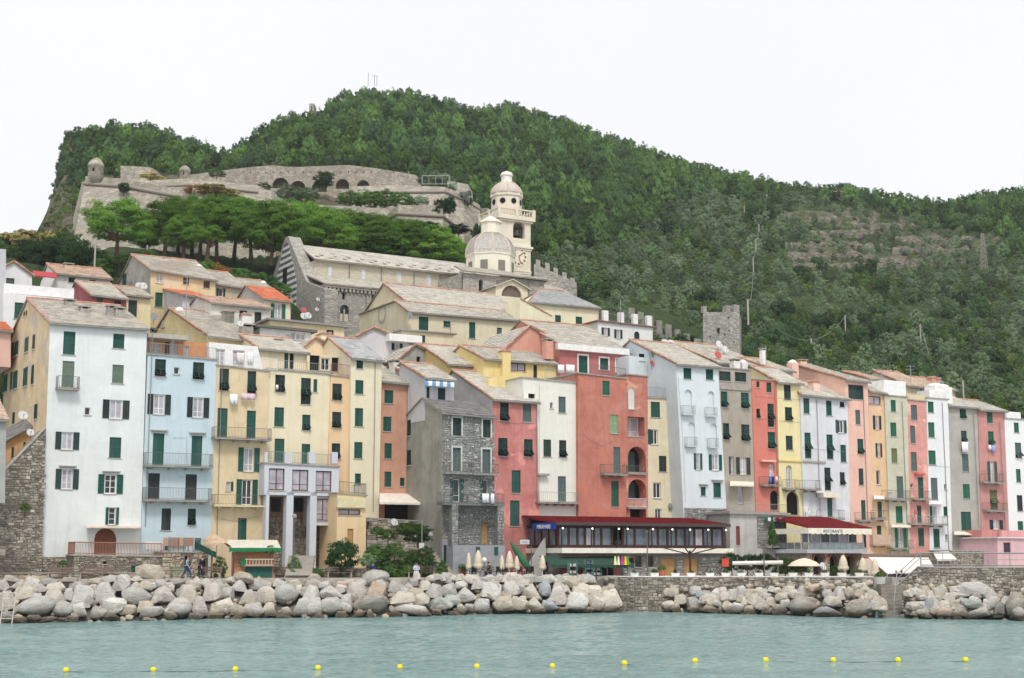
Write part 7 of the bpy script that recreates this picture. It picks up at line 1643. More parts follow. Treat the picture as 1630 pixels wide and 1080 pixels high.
RB="30,350,100,80,g;90,260,135,112,c;210,255,150,122,s;120,350,110,80,c;215,370,80,66,c;375,250,112,92,w;310,335,170,110,g;390,340,120,120,g;495,335,160,112,s;590,310,84,100,g;505,240,150,82,g;650,235,130,120,p;770,230,120,92,o;735,320,222,125,n;655,375,90,52,t;910,280,182,86,c;1045,290,112,84,c;1000,355,270,62,w;1130,240,112,92,g;1175,310,180,102,e;1235,290,124,74,e;1335,260,132,102,g;1475,230,150,92,w;1510,265,80,42,w;1290,350,82,62,c;1355,340,84,64,g;1430,330,112,92,g;1560,320,150,104,t;1590,230,94,94,c;890,215,132,74,g;1010,245,112,64,t;300,230,52,62,g;15,280,60,76,g;555,195,104,52,o;660,190,104,50,g;270,190,84,52,c;60,195,120,62,g;170,190,92,52,w;370,190,120,52,c;460,200,92,52,w;780,190,104,44,w;980,215,84,62,g;1070,205,84,62,c;1225,230,112,84,g;1400,200,104,52,g;1290,200,90,52,w;200,395,110,30,d;420,392,90,30,d;560,382,80,40,t;880,375,110,40,d;1150,365,80,44,g;1250,375,90,30,t;1500,200,90,44,c;610,180,80,40,w"
RCs="50,300,112,104,w;125,295,62,62,g;190,320,132,104,c;260,300,84,92,b;330,340,140,112,p;350,295,122,64,c;210,395,112,92,c;90,390,152,104,t;300,400,112,84,b;460,380,150,124,w;475,310,132,76,c;560,330,124,140,c;580,385,112,112,c;670,375,160,130,c;430,258,150,80,t;100,265,150,54,c;15,395,94,92,t;365,432,84,44,t;650,415,120,60,g;230,430,110,34,t;520,430,100,34,n;1030,405,92,72,c;1080,422,84,50,t;1095,370,92,62,c;1180,385,112,72,g;1185,425,92,46,t;1245,370,92,56,c;1300,375,104,74,c;1340,380,72,62,c;1390,350,112,62,p;1250,335,112,42,b;1290,428,132,42,t;1330,330,104,60,w;1390,410,84,72,c;1450,415,104,72,w;1430,340,112,72,p;1465,305,72,42,c;1510,335,74,52,g;1560,370,104,72,c;1530,430,74,52,c;1500,380,64,52,c;1585,320,64,52,w;1600,400,64,74,c;1610,330,62,52,c"
RD="30,325,64,52,w;75,305,74,38,c;120,312,64,42,c;190,305,74,42,w;60,385,112,62,c;40,430,74,52,t;120,430,112,62,n;150,350,112,62,c;210,330,84,62,c;165,390,84,62,w;250,340,104,62,p;340,290,122,52,o;400,265,74,32,w;430,290,104,48,t;280,405,192,112,n;430,440,192,66,b;450,380,132,72,c;495,340,74,72,w;420,330,74,52,g;560,320,84,62,c;610,290,84,52,c;620,330,92,52,t;625,425,192,112,n;690,335,84,62,c;720,390,112,92,t;640,280,64,42,w;515,300,54,42,d;940,320,72,48,c;990,330,54,42,g;1050,340,54,52,c;1090,330,58,52,c;1010,352,64,42,w;965,410,112,62,c;1055,390,112,62,b;1085,437,92,52,t;1145,447,112,56,o;1245,447,112,52,t;1180,382,54,62,d;1225,387,64,62,t;1330,385,204,84,e;1365,452,172,62,g;1475,422,92,82,d;1310,300,232,92,g;1235,340,132,38,g;1440,370,74,52,c;1590,400,134,172,n;1620,482,44,52,t;760,430,60,40,n;1000,450,80,40,n"
for zz,data in ((Z0,RA),(Z1,RB),(Z2,RCs),(Z3,RD)):
 for e in data.split(';'):
  x_,y_,w_,h_,cc=e.split(',');boulder(zz[0]+float(x_)/zz[2],zz[1]+float(y_)/zz[2],float(w_)/zz[2],float(h_)/zz[2],cc)
for px,py,w_,h_,Y,cc,k in ((238,910,50,26,113.6,'t','a'),(389,920,40,16,115.6,'t','s'),(597,922,46,30,118.6,'s','s'),(498,920,32,14,118.8,'t','a'),(911,926,40,24,126.3,'t','a')):boulder(px,py,w_,h_,cc,k,Y)
q=random.Random(21)
for k in range(150):# smaller boulders filling the gaps
 px=q.choice([q.uniform(-20,985),q.uniform(1058,1392),q.uniform(1442,1640)]);top_=917 if px<985 else 938;bot_=interp(px,WY)-3;py=top_+(bot_-top_)*(k*.618 % 1);w_=q.uniform(13,24);boulder(px,py,w_,w_*q.uniform(.6,.95),q.choice('wcpgcwgt'))
for k in range(34):px=688+k*7.5+q.uniform(-3,3);w_=q.uniform(15,27);boulder(px,920.5+q.uniform(-1.5,3),w_,w_*q.uniform(.5,.75),q.choice('wcpgwg'))
for lb,os_ in seen_l.items():
 if len(os_)==2:# tell pairs apart by place
  a,c_=sorted(os_,key=lambda o:o.location.x/o.location.y)
  if len(lb.split())<=14:a['label']='left '+lb+' pair' if False else 'left one of two: '+lb if len(lb.split())<=12 else 'left-hand '+lb;c_['label']='right one of two: '+lb if len(lb.split())<=12 else 'right-hand '+lb
# past the 290 largest the boulders go into one heap
allb=sorted((o for os_ in seen_l.values() for o in os_),key=lambda o:-o.scale.x*o.scale.z/o.location.y**2)
hv,hf=[],[];bpy.context.view_layer.update()
for o in allb[290:]:
 b0_=len(hv);hv+=[o.matrix_world @ v.co for v in o.data.vertices];hf+=[tuple(b0_+i for i in p.vertices) for p in o.data.polygons];bpy.data.objects.remove(o)
me=bpy.data.meshes.new('small_boulders');me.from_pydata(hv,[],hf);me.materials.append(BOULDER);o=link('small_boulders',me);o['kind']='stuff';o.color=lin((228,219,204))+(1,)
# rubble core that the boulders lie on
for (a,c_) in ((-300,985),(1052,1395),(1438,1900)):
 V,F=[],[];xs_=[a+(c_-a)*i/max(2,int((c_-a)/5)) for i in range(int((c_-a)/5)+1)];nr_=12
 for px in xs_:
  Yw=shoreY(px)
  for j in range(nr_+1):
   f=j/nr_;z=-1.2+f*(4.0 if px<985 else 3.4);Y=Yw+.9+z/3*SL(px)+(.9 if j<3 else .55);p=at(px,Y,z)
   V.append(p+Vector((0,noise.noise(p*.9)*.5,noise.noise(p*1.1)*.25)))
 n_=nr_+1
 for i in range(len(xs_)-1):
  for j in range(nr_):F.append((i*n_+j,(i+1)*n_+j,(i+1)*n_+j+1,i*n_+j+1))
 me=bpy.data.meshes.new('rubble_bank');me.from_pydata(V,[],F);me.materials.append(plain('rubble_core',(104,98,90),.95,var=.5,scale=1.4));o=link('rubble_bank',me);o['kind']='stuff'
# small stones wedged between the boulders: joined
mb=MB();q=random.Random(9);ico=bmesh.new();bmesh.ops.create_icosphere(ico,subdivisions=1,radius=1);iv=[v.co.copy() for v in ico.verts];if_=[tuple(v.index for v in f.verts) for f in ico.faces]
for _ in range(900):
 px=q.choice([q.uniform(-40,985),q.uniform(-40,985),q.uniform(1055,1392),q.uniform(1440,1660)]);z=q.uniform(-.1,2.9);Y=shoreY(px)+z/3*SL(px)+.75;p=at(px,Y,z);r=q.uniform(.12,.34)
 sc_=Vector((q.uniform(.8,1.4),q.uniform(.8,1.2),q.uniform(.6,1)));mb.add([p+Vector((v.x*sc_.x,v.y*sc_.y,v.z*sc_.z))*r*q.uniform(.82,1.15) for v in iv],if_)
mb.build('wedge_stones',island_mat('wedge_stone',[(0,(150,142,130)),(.4,(186,176,162)),(.7,(124,116,106)),(1,(204,190,170))],.9,3))['kind']='stuff'
# water stairs and ladder
st=thing('water_stairs','stone steps running down to the water between the right boulders','stairs',at(1418,114,0));so=st.location
for i in range(9):
 z=2.35-i*.27;Y=121.2-i*.95;a,c_=at(1402+i*.3,Y,z),at(1438-i*.8,Y,z);m=MB();m.box(a.x-so.x,c_.x-so.x,Y-so.y,Y-so.y+1.25,z-.45,z);m.build('step',plain('step_stone',(138,132,122),.9,var=.3,scale=2),st)
m=MB();a,c_=at(1424,113,.3)-so,at(1428,118,2.4)-so
m.tube([a,a+Vector((0,0,.9)),c_+Vector((0,0,.9)),c_],.03,5);m.build('handrail',IRON_L,st)
ld=thing('sea_ladder','white steel ladder leaning on the rocks at the left edge','ladder',at(10,103.2,-.3));m=MB();h_=2.7
for x in (-.42,.42):m.tube([(x,-.2,0),(x,.5,h_),(x,.9,h_+.15)],.035,6)
m.build('rail',plain('ladder_white',(206,196,188),.5),ld)
for i in range(6):
 f=(i+.5)/6;mm2=MB();mm2.tube([(-.42,-.2+.7*f,h_*f),(.42,-.2+.7*f,h_*f)],.03,5);mm2.build('rung',plain('ladder_white',(206,196,188),.5),ld)
# buoys
by=plain('buoy_yellow',(250,222,40),.35)
BX=[(105,1066.5),(244,1065.8),(374.5,1065),(506,1062.8),(636.5,1061.6),(759,1060.6),(879.5,1060),(994,1055.5),(1106.5,1051.5),(1219,1050.3),(1326.5,1050.5),(1429.5,1050.4),(1537,1050)]
ordn=['first','second','third','fourth','fifth','sixth','seventh','eighth','ninth','tenth','eleventh','twelfth','last']
bps=[]
for (px,py),on in zip(BX,ordn):
 d=ray(px,py+3.2);t_=-CAMZ/d.z;p=Vector((0,0,CAMZ))+d*t_;bps.append(p);r=4.6/FPX*p.y
 o=thing('buoy',f'{on} yellow buoy from the left on the floating line','buoy',p,0,'yellow buoys on the floating line')
 m=MB();m.lathe([(r*math.cos(a),r*.55+r*math.sin(a)) for a in [-1.5+3.0*k/8 for k in range(9)]],14);m.build('float',by,o,True)
 m=MB();m.lathe([(r*.22,0),(r*.16,r*.25)],8,(0,0,r*1.52));m.build('lifting_ring',plain('buoy_grey',(120,118,90),.5),o)
m=MB()
for p,q_ in zip(bps,bps[1:]):m.tube([p.lerp(q_,k/6)+Vector((0,0,.012-.03*math.sin(math.pi*k/6))) for k in range(7)],.012,4)
tag(m.build('buoy_rope',plain('rope_dark',(70,92,92),.7)),'dark floating rope that joins the yellow buoys','rope')
def qy(px,Y):return max(Y,shoreY(px)+qoff(px)+.7+(Y*7.3 % 1)*(.8 if px>590 else 1)) if px<940 else Y
_at=at
def at(px,Y,z):return _at(px,qy(px,Y) if abs(z-3)<.3 else Y,z)
# ------------------------------------------------------------------ people
def person(label,p,rz,pose,shirt,legs,hair,skin=(206,160,134),extra=None,h=1.72):
 k=h/1.72;root=thing('person',label,'person',p,rz)
 lean=pose.get('lean',0);sit=pose.get('sit',False);st_=pose.get('stride',0.0)
 hip=.46 if sit else .92
 J={'pel':(0,0,hip),'sp':(0,-.02-lean*.3,hip+.24),'ch':(0,-.03-lean*.8,hip+.44),'nk':(0,-.03-lean,hip+.58),'hd':(0,-.06-lean*1.15,hip+.68),'tp':(0,-.05-lean*1.2,hip+.80)}
 for s_,n_ in ((-1,'l'),(1,'r')):
  f=s_*st_
  J['hip'+n_]=(s_*.1,0,hip-.04)
  if sit:J['kn'+n_]=(s_*.13,-.44,.48);J['an'+n_]=(s_*.13,-.46,.09);J['ft'+n_]=(s_*.14,-.62,.05)
  else:J['kn'+n_]=(s_*.1,-.06+f*.22*-1,.5);J['an'+n_]=(s_*.1,-f*.42+.04,.09);J['ft'+n_]=(s_*.11,-f*.42-.12,.05)
  J['sh'+n_]=(s_*.19,-.03-lean*.9,hip+.50)
  if sit:J['el'+n_]=(s_*.24,-.1-lean,hip+.24);J['wr'+n_]=(s_*.12,-.32-lean,hip+.16);J['pa'+n_]=(s_*.09,-.39-lean,hip+.13)
  else:J['el'+n_]=(s_*.25,.02+f*.14,hip+.24);J['wr'+n_]=(s_*.24,-.08+f*.28,hip+.02);J['pa'+n_]=(s_*.23,-.11+f*.3,hip-.06)
 E=[('pel','sp'),('sp','ch'),('ch','nk'),('nk','hd'),('hd','tp')]
 for n_ in 'lr':E+=[('pel','hip'+n_),('hip'+n_,'kn'+n_),('kn'+n_,'an'+n_),('an'+n_,'ft'+n_),('ch','sh'+n_),('sh'+n_,'el'+n_),('el'+n_,'wr'+n_),('wr'+n_,'pa'+n_)]
 RD_={'pel':.135,'sp':.125,'ch':.14,'nk':.055,'hd':.095,'tp':.085,'hip':.095,'kn':.06,'an':.042,'ft':.04,'sh':.06,'el':.042,'wr':.028,'pa':.034}
 def skin_mesh(name,names,edges,rad,mat,root_name):
  idx={n_:i for i,n_ in enumerate(names)};me=bpy.data.meshes.new(name);me.from_pydata([tuple(c*k for c in J[n_]) for n_ in names],[(idx[a],idx[b_]) for a,b_ in edges],[]);o=link(name,me,root)
  me.materials.append(mat);md=o.modifiers.new('skin','SKIN');md.use_smooth_shade=True
  for n_,v in zip(names,me.skin_vertices[0].data):r=rad(n_)*k;v.radius=(r,r);v.use_root=n_==root_name
  s2=o.modifiers.new('sub','SUBSURF');s2.levels=1;s2.render_levels=1;return o
 rr_=lambda n_:RD_.get(n_,RD_.get(n_[:-1],.05))
 SK=plain('skin_%d' % skin[0],skin,.6)
 # five fingers on each palm
 fing=[]
 for n_ in 'lr':
  s_=-1 if n_=='l' else 1;pa=Vector(J['pa'+n_]);d=(pa-Vector(J['wr'+n_])).normalized();side=d.cross(Vector((s_,0,.2))).normalized()
  for q in range(5):
   a=pa+side*(.026*(q-1.6))+d*.02 if q<4 else pa+side*.05-d*.02;L_=(.07,.085,.08,.06,.055)[q];dd=d if q<4 else (d+side*.9).normalized()
   J[f'f{q}a{n_}']=tuple(a);J[f'f{q}b{n_}']=tuple(a+dd*L_*.55);J[f'f{q}c{n_}']=tuple(a+dd*L_+Vector((-s_*.012,0,0)));RD_[f'f{q}a']=.010;RD_[f'f{q}b']=.009;RD_[f'f{q}c']=.008
   fing+=[('pa'+n_,f'f{q}a{n_}'),(f'f{q}a{n_}',f'f{q}b{n_}'),(f'f{q}b{n_}',f'f{q}c{n_}')]
 allE=E+fing;names=[]
 for a,b_ in allE:
  for x in (a,b_):
   if x not in names:names.append(x)
 skin_mesh('body',names,allE,rr_,SK,'pel')
 te=[('pel','sp'),('sp','ch'),('ch','shl'),('ch','shr'),('shl','ell'),('shr','elr'),('ell','wrl'),('elr','wrr')]
 skin_mesh('jacket',['pel','sp','ch','shl','shr','ell','elr','wrl','wrr'],te,lambda n_:rr_(n_)+.022,plain('cloth_%d_%d_%d' % shirt,shirt,.9),'pel')
 le=[('pel','hipl'),('pel','hipr'),('hipl','knl'),('hipr','knr'),('knl','anl'),('knr','anr')]
 skin_mesh('trousers',['pel','hipl','hipr','knl','knr','anl','anr'],le,lambda n_:rr_(n_)+.02,plain('cloth_%d_%d_%d' % legs,legs,.9),'pel')
 hd=Vector(J['hd'])*k;m=MB();m.lathe([(.105*math.cos(a),.03+.115*math.sin(a)) for a in [-.2+1.7*i/6 for i in range(7)]],12,(hd.x,hd.y+.02,hd.z+.03));m.build('hair',plain('hair_%d_%d' % (hair[0],hair[2]),hair,.8),root,True)
 m=MB();m.box(-.012,.012,hd.y-.125,hd.y-.09,hd.z-.01,hd.z+.03);m.build('nose',SK,root)
 for s_ in (-1,1):
  m=MB();m.box(s_*.035-.012,s_*.035+.012,hd.y-.1,hd.y-.094,hd.z+.035,hd.z+.05);m.build('eye',DARK,root);m=MB();m.box(s_*.098-.012,s_*.098+.012,hd.y-.02,hd.y+.02,hd.z-.01,hd.z+.05);m.build('ear',SK,root)
  n_='l' if s_<0 else 'r';f=Vector(J['ft'+n_])*k;m=MB();m.box(f.x-.05,f.x+.05,f.y-.05,f.y+.2,0.0,.09);m.build('shoe',plain('shoe_dark',(50,46,44),.7),root)
 m=MB();m.box(-.03,.03,hd.y-.1,hd.y-.095,hd.z-.045,hd.z-.035);m.build('mouth',plain('lip',(160,96,88),.6),root)
 return root
ZQ=3.0
person('man in a grey sweater and blue jeans walking past the pale rubble terrace',at(297,110.6,ZQ),math.radians(70),{'stride':.9,'lean':.05},(150,156,164),(52,78,130),(120,96,80))
bp_=thing('backpack','dark backpack worn by the man in the grey sweater','bag',at(299.6,110.6,ZQ)+Vector((0,0,1.0)));m=MB();m.lathe([(.1,0),(.17,.08),(.17,.32),(.1,.42)],10);m.build('pouch',plain('bag_dark',(60,60,66),.8),bp_);m=MB();m.tube([(-.1,-.12,.38),(-.1,-.2,.25),(-.1,-.12,.08)],.02,4);m.build('strap',plain('bag_dark',(60,60,66),.8),bp_)
person('person in dark clothes walking beside the arched terrace door',at(318.5,110.9,ZQ),math.radians(70),{'stride':.5,'lean':.14},(34,38,52),(42,50,72),(60,46,38))
person('man in a blue shirt sitting behind the smooth grey boulder',at(592,120.6,ZQ),math.radians(60),{'sit':True,'lean':.06},(40,70,140),(70,74,90),(70,50,40))
wom=person('woman in pale clothes sitting on the dark wooden bench',at(663,120.9,ZQ),0,{'sit':True,'lean':.03},(206,216,226),(214,220,228),(200,174,120))
person('person in dark clothes seated beside the cream parasols',at(781,123.8,ZQ),math.radians(-60),{'sit':True,'lean':.16},(44,46,54),(50,58,84),(40,30,26))
person('person in a dark jacket standing at the left of the souvenir shop',at(866,126.5,ZQ),math.radians(-20),{'stride':.2},(70,56,56),(48,48,56),(66,44,34))
person('grey haired man in a dark coat seated under the white canopy',at(1427,122.6,2.3),math.radians(20),{'sit':True},(40,46,62),(44,48,60),(186,180,172))
person('dark haired man in a navy jacket seated under the white canopy',at(1436,122.4,2.3),math.radians(-20),{'sit':True},(34,44,74),(44,48,60),(52,42,36))
# ------------------------------------------------------------------ benches, parasols, kiosk, lamps
WOODG=plain('bench_wood',(120,102,90),.8,var=.25,scale=4)
def bench(px,Y,w_,label,rz=0,z=ZQ,mat=WOODG):
 t_=thing('park_bench',label,'bench',at(px,Y,z),rz,'benches along the promenade')
 for k in range(3):m=MB();m.box(-w_/2,w_/2,-.2+k*.15,-.07+k*.15,.42,.46);m.build('seat_slat',mat,t_)
 for k in range(2):m=MB();m.box(-w_/2,w_/2,.27,.31,.56+k*.2,.7+k*.2);m.build('back_slat',mat,t_)
 for x in (-w_/2+.15,w_/2-.15):m=MB();m.box(x-.05,x+.05,-.2,.32,0,.419);m.box(x-.04,x+.04,.311,.36,.3,.92);m.build('leg',CONC,t_)
bench(671,121,2.4,'dark wooden bench with the seated woman on it');bench(95,112.6-.6,2.0,'weathered bench before the tall white house plinth');bench(152,111.9,2.6,'long pale bench before the rubble terrace');bench(333,111.6,2.0,'bench right of the arched terrace door');bench(455,114.6,2.2,'grey bench left of the dark round bush');bench(541,115.4,2.2,'grey bench in front of the dark round bush');bench(284,111.5,1.6,'greenish bench left of the walking man',mat=plain('bench_green',(110,122,96),.8));bench(772,119.5,1.6,'brown bench between the cream parasols')
PC=plain('parasol_cream',(222,208,186),.9,var=.08)
def parasol(px,Y,y0,y1,label,mat=PC,r=.32,z=None,pot=True):
 z=ZQ if z is None else z;Y=qy(px,Y);top=P(px,y0,Y).z;t_=thing('closed_parasol',label,'parasol',at(px,Y,z),0,'closed parasols of the cafe terraces');H=top-z;m=MB()
 nseg=14;prof=[(.1,H*.3),(.3,H*.34),(.34,H*.45),(.24,H*.56),(.26,H*.62),(.2,H*.8),(.1,H*.95),(.03,H)]
 b_=len(m.v);m.lathe([(q*r/.32,zz) for q,zz in prof],nseg)
 for i,v in enumerate(m.v):f=1+.16*math.cos(7*2*math.pi*(i % nseg)/nseg);m.v[i]=(v[0]*f,v[1]*f,v[2])
 m.build('canopy',mat,t_,True);m=MB();m.tube([(0,0,0),(0,0,H*.32)],.035,6);m.build('pole',WHITE,t_)
 m=MB();m.lathe([(.3,0),(.3,.08),(.05,.1)],12);m.build('base',CONC,t_);m=MB();m.lathe([(.29*r/.32,-.04),(.29*r/.32,.04)],10,(0,0,H*.57));m.build('tie_strap',PC,t_)
parasol(746,122,880,915,'slim cream closed parasol left of the grey plinth door',r=.24);parasol(761,120,876,918,'cream closed parasol standing behind a white pot',r=.36);parasol(799,123,884,921,'slim cream closed parasol before the salmon house',r=.24);parasol(811,122,877,921,'tall cream closed parasol before the salmon house',r=.34);parasol(822.5,123.5,885,921,'third cream closed parasol before the salmon house',r=.24);parasol(863.5,123,884,921,'cream closed parasol at the shop corner',r=.3)
parasol(1343,127,884,921,'fat cream closed parasol before the right stone arches',r=.42,z=2.9);parasol(1374,126.5,888,921,'cream closed parasol right of the stone arches',r=.36,z=2.9);parasol(1394,125.6,889,935,'cream closed parasol beside the water stairs',r=.34,z=2.4)
gp=thing('rolled_parasol','dark green rolled parasol leaning across the stair wall','parasol',at(846,128,ZQ));a,c_=P(812,862,128)-gp.location,P(846,912,128)-gp.location
m=MB();m.tube([a,a.lerp(c_,.3),a.lerp(c_,.75),c_],[.06,.28,.34,.1],9);m.build('canopy',plain('parasol_green',(58,112,82),.85),gp,True);m=MB();m.tube([(0,0,0),(0,0,2.6),(-1.5,0,2.75)],.05,6);m.build('frame',IRON,gp)
op=thing('parasol_frame','bare brown parasol frame with four spread arms on the terrace','parasol',at(1099,127,2.9));H=P(1099,893,127).z-2.9+.9;m=MB();m.tube([(0,0,0),(0,0,H)],.09,8);m.build('pole',BROWN,op)
for dx,dz in ((-3.2,1.0),(3.1,.95),(-.6,.95),(.7,1.0)):m=MB();m.tube([(0,0,H-.35),(dx,-.3 if abs(dx)<1 else .2,H+dz-.55)],.06,6);m.build('arm',BROWN,op)
ra=thing('rolled_awning','long white rolled awning on dark posts before the hedge','awning',at(1170,127.5,2.9));a,c_=P(1166,897,127.5)-ra.location,P(1246,895.5,127.5)-ra.location
m=MB();m.tube([a,c_],.17,8);m.build('cloth_roll',plain('awning_white',(232,226,218),.85),ra)
for f in (.1,.9):q_=a.lerp(c_,f);m=MB();m.tube([(q_.x,q_.y,0),(q_.x,q_.y,q_.z+.5)],.06,6);m.build('post',IRON,ra)
# kiosk with corrugated roofs
kz=3.0;kk=thing('wooden_kiosk','weathered wooden kiosk with a corrugated roof and green valance','kiosk',at(372,113.4,kz),TH*.5)
m=MB();m.box(0,3.2,0,2.4,.0,2.35);m.build('wall',plain('kiosk_wood',(176,126,92),.85,var=.3,scale=5),kk)
for k in range(16):m=MB();m.box(.02+k*.2,.18+k*.2,-.03,-.002,.95,2.3);m.build('plank',plain('kiosk_wood',(176,126,92),.85,var=.3,scale=5),kk)
m=MB();m.box(.9,3.1,-.05,-.031,.05,.9);m.build('counter_front',plain('kiosk_teal',(40,92,84),.8),kk);m=MB();m.box(.6,3.3,-.4,-.06,.9,.97);m.build('counter',WOODG,kk)
m=MB();n_=34
for k in range(n_):
 x0_,x1_=-.5+4.2*k/n_,-.5+4.2*(k+1)/n_;m.add([(x0_,-.9,2.42+.04*(k % 2)),(x1_,-.9,2.42+.04*((k+1) % 2)),(x1_,2.5,3.1+.04*((k+1) % 2)),(x0_,2.5,3.1+.04*(k % 2))],[(0,1,2,3)])
m.build('corrugated_roof',plain('kiosk_roof',(214,206,190),.8,var=.15),kk)
m=MB()
for k in range(21):m.box(-.5+k*.2,-.3+k*.2,-.93,-.9,2.12+.05*(k % 2),2.44)
m.build('valance',plain('kiosk_green',(28,122,78),.8),kk)
m=MB();n_=14
for k in range(n_):
 a0_,a1_=math.pi*(k/n_)*.95,math.pi*((k+1)/n_)*.95;r_=.85
 m.add([(-1.0-r_*math.cos(a0_),-.9,2.0+r_*math.sin(a0_)),(-1.0-r_*math.cos(a1_),-.9,2.0+r_*math.sin(a1_)),(-1.6-r_*math.cos(a1_),2.0,2.7+r_*math.sin(a1_)),(-1.6-r_*math.cos(a0_),2.0,2.7+r_*math.sin(a0_))],[(0,1,2,3)])
m.build('barrel_roof',plain('rusty_sheet',(206,178,148),.8,var=.3),kk)
m=MB();m.hexa([(-3.2,-.6,2.4),(-1.5,-.95,1.6),(-1.5,.0,1.7),(-3.2,.4,2.5),(-3.2,-.6,2.9),(-1.5,-.95,2.0),(-1.5,0,2.1),(-3.2,.4,3.0)]);m.build('side_cloth',plain('kiosk_dark_green',(30,66,56),.85),kk)
m=MB();m.box(.5,.9,-.35,-.051,1.0,1.6);m.build('green_box',plain('kiosk_green',(28,122,78),.8),kk)
m=MB();m.box(-1.9,-1.75,-.6,-.45,0,2.2);m.box(-.25,-.15,-.6,-.5,0,2.1);m.build('post',WOODG,kk)
cb=thing('ladder','short wooden ladder lying along the kiosk counter','ladder',at(390,112.2,kz+1.05),TH*.5);m=MB();m.box(0,2.2,0,.05,0,.06);m.box(0,2.2,.0,.05,.45,.51);m.build('rail',plain('ladder_wood',(206,190,170),.8),cb)
for k in range(9):m=MB();m.box(.1+k*.24,.15+k*.24,.005,.045,.061,.449);m.build('rung',plain('ladder_wood',(206,190,170),.8),cb)
# globe lamp, poles, sign
def lamp(px,Y,y0,label,globe=True):
 t_=thing('street_lamp',label,'street lamp',at(px,Y,ZQ));H=P(px,y0,qy(px,Y)).z-ZQ;m=MB();m.tube([(0,0,0),(0,0,H)],[.06,.04],7);m.build('post',IRON,t_)
 m=MB();m.lathe([(.04,0),(.17,.08),(.2,.2),(.16,.34),(.03,.4)],12,(0,0,H));m.build('globe' if globe else 'lantern',plain('globe_white',(244,242,236),.4) if globe else plain('lantern_grey',(150,150,146),.5),t_)
lamp(771,122.5,895,'lamp with a white globe beside the cream parasols');lamp(466.5,116,826,'tall thin lamp pole before the pillared annex',False);lamp(685,118.5,855,'lantern post before the grey side wall',False)
sp_=thing('sign_post','pole with a small white notice beside the bench','sign',at(671,121.9,ZQ));H=P(671,828,121.9).z-ZQ;m=MB();m.tube([(0,0,0),(0,0,H)],.035,6);m.build('pole',IRON_L,sp_);m=MB();zc=P(671,870,121.9).z-ZQ;m.box(-.2,.2,-.05,-.036,zc-.25,zc+.25);m.build('notice',WHITE,sp_)
for k in range(4):m=MB();m.box(-.15,.15,-.055,-.0505,zc+.16-k*.1,zc+.18-k*.1);m.build('notice_line',IRON,sp_)
for px,label in ((1031,'flag pole like thin grey pole before the stone restaurant'),(1217,'dark lamp pole beside the rolled awning')):
 t_=thing('thin_pole',label,'pole',at(px,127,2.9));H=P(px,848 if px<1100 else 878,127).z-2.9;m=MB();m.tube([(0,0,0),(0,0,H)],.05,6);m.build('pole',IRON,t_);m=MB();m.lathe([(.1,0),(.12,.1),(.05,.18)],8,(0,0,H));m.build('pole_cap',IRON,t_)
hs=thing('hanging_sign','small white restaurant sign on the salmon wall','sign',at(835,129.5,P(835,863,129.5).z));hs.rotation_euler=(0,0,TH);m=MB();m.box(-.48,.48,-.04,.04,-.2,.2);m.build('board',WHITE,hs);m=MB();m.tube([(-.3,0,.2),(-.3,.5,.3)],.02,4);m.build('bracket',IRON,hs);m=MB();m.box(-.3,.3,-.05,-.041,-.1,-.05);m.box(-.25,.25,-.05,-.041,.02,.06);m.build('sign_print',plain('sign_print',(120,150,190),.7),hs)
mbx=thing('post_box','small red box on a post beside the stone restaurant','box',at(1155,127.5,2.9));m=MB();m.box(-.3,.3,-.2,.2,.95,1.6);m.build('case',plain('box_red',(206,84,66),.6),mbx);m=MB();m.box(-.05,.05,-.05,.05,0,.949);m.build('post',IRON,mbx);m=MB();m.box(-.34,.34,-.24,.24,1.601,1.66);m.build('lid',plain('box_red',(206,84,66),.6),mbx)
# white planters and lattice along the terrace parapet
pn=['under the thin grey pole','before the dark windows','before the left pine door','beside the bare parasol frame','before the lattice','beside the red box','left of the dark hedge','under the rolled awning','at the right end of the rolled awning','beside the cream open parasol','left of the stone arches','between the stone arches','before the right arch','at the end of the parapet']
for px,nm in zip((1010,1042,1075,1100,1130,1155,1180,1208,1232,1262,1287,1313,1340,1368),pn):
 t_=thing('planter','white planter on the terrace parapet '+nm,'planter',at(px,125.95,2.95),0,'white planters along the parapet');m=MB();m.hexa([(-.3,-.16,0),(.3,-.16,0),(.3,.16,0),(-.3,.16,0),(-.38,-.2,.38),(.38,-.2,.38),(.38,.2,.38),(-.38,.2,.38)]);m.build('trough',WHITE,t_)
 link('foliage',rv.choice(SH['bush']),t_,(0,0,.34),rv.uniform(0,6),(.3,.2,rv.uniform(.15,.4)))
for a,c_,nm in ((1112,1128,'left'),(1128,1150,'middle'),(1184,1206,'right'),(1290,1310,'arches')):
 p0,p1=at(a,126.6,2.9),at(c_,126.6,2.9);t_=thing('lattice_screen',{'left':'dark lattice screen between the pine doors','middle':'dark lattice screen under the wall lamp','right':'dark lattice screen before the hedge','arches':'dark lattice screen before the left arch'}[nm],'screen',p0);W_=p1.x-p0.x;m=MB();n_=int(W_/.28)
 for k in range(n_):
  x=k*W_/n_;m.tube([(x,0,0),(min(W_,x+.9),0,.9)],.018,4,cap=False);m.tube([(x,0,.9),(min(W_,x+.9),0,0)],.018,4,cap=False)
 m.build('lattice',plain('lattice_dark',(70,58,54),.8),t_);m=MB();m.box(0,W_,-.03,.03,.9,.96);m.build('top_rail',plain('lattice_dark',(70,58,54),.8),t_)
cpz=thing('tilted_parasol','open cream parasol tilted low before the arches','parasol',at(1281,128,2.9));m=MB();m.lathe([(1.5,1.0),(1.1,1.35),(.5,1.6),(.05,1.7)],12);m.build('canopy',PC,cpz);m=MB();m.tube([(0,0,0),(0,0,1.69)],.03,5);m.build('pole',BROWN,cpz)
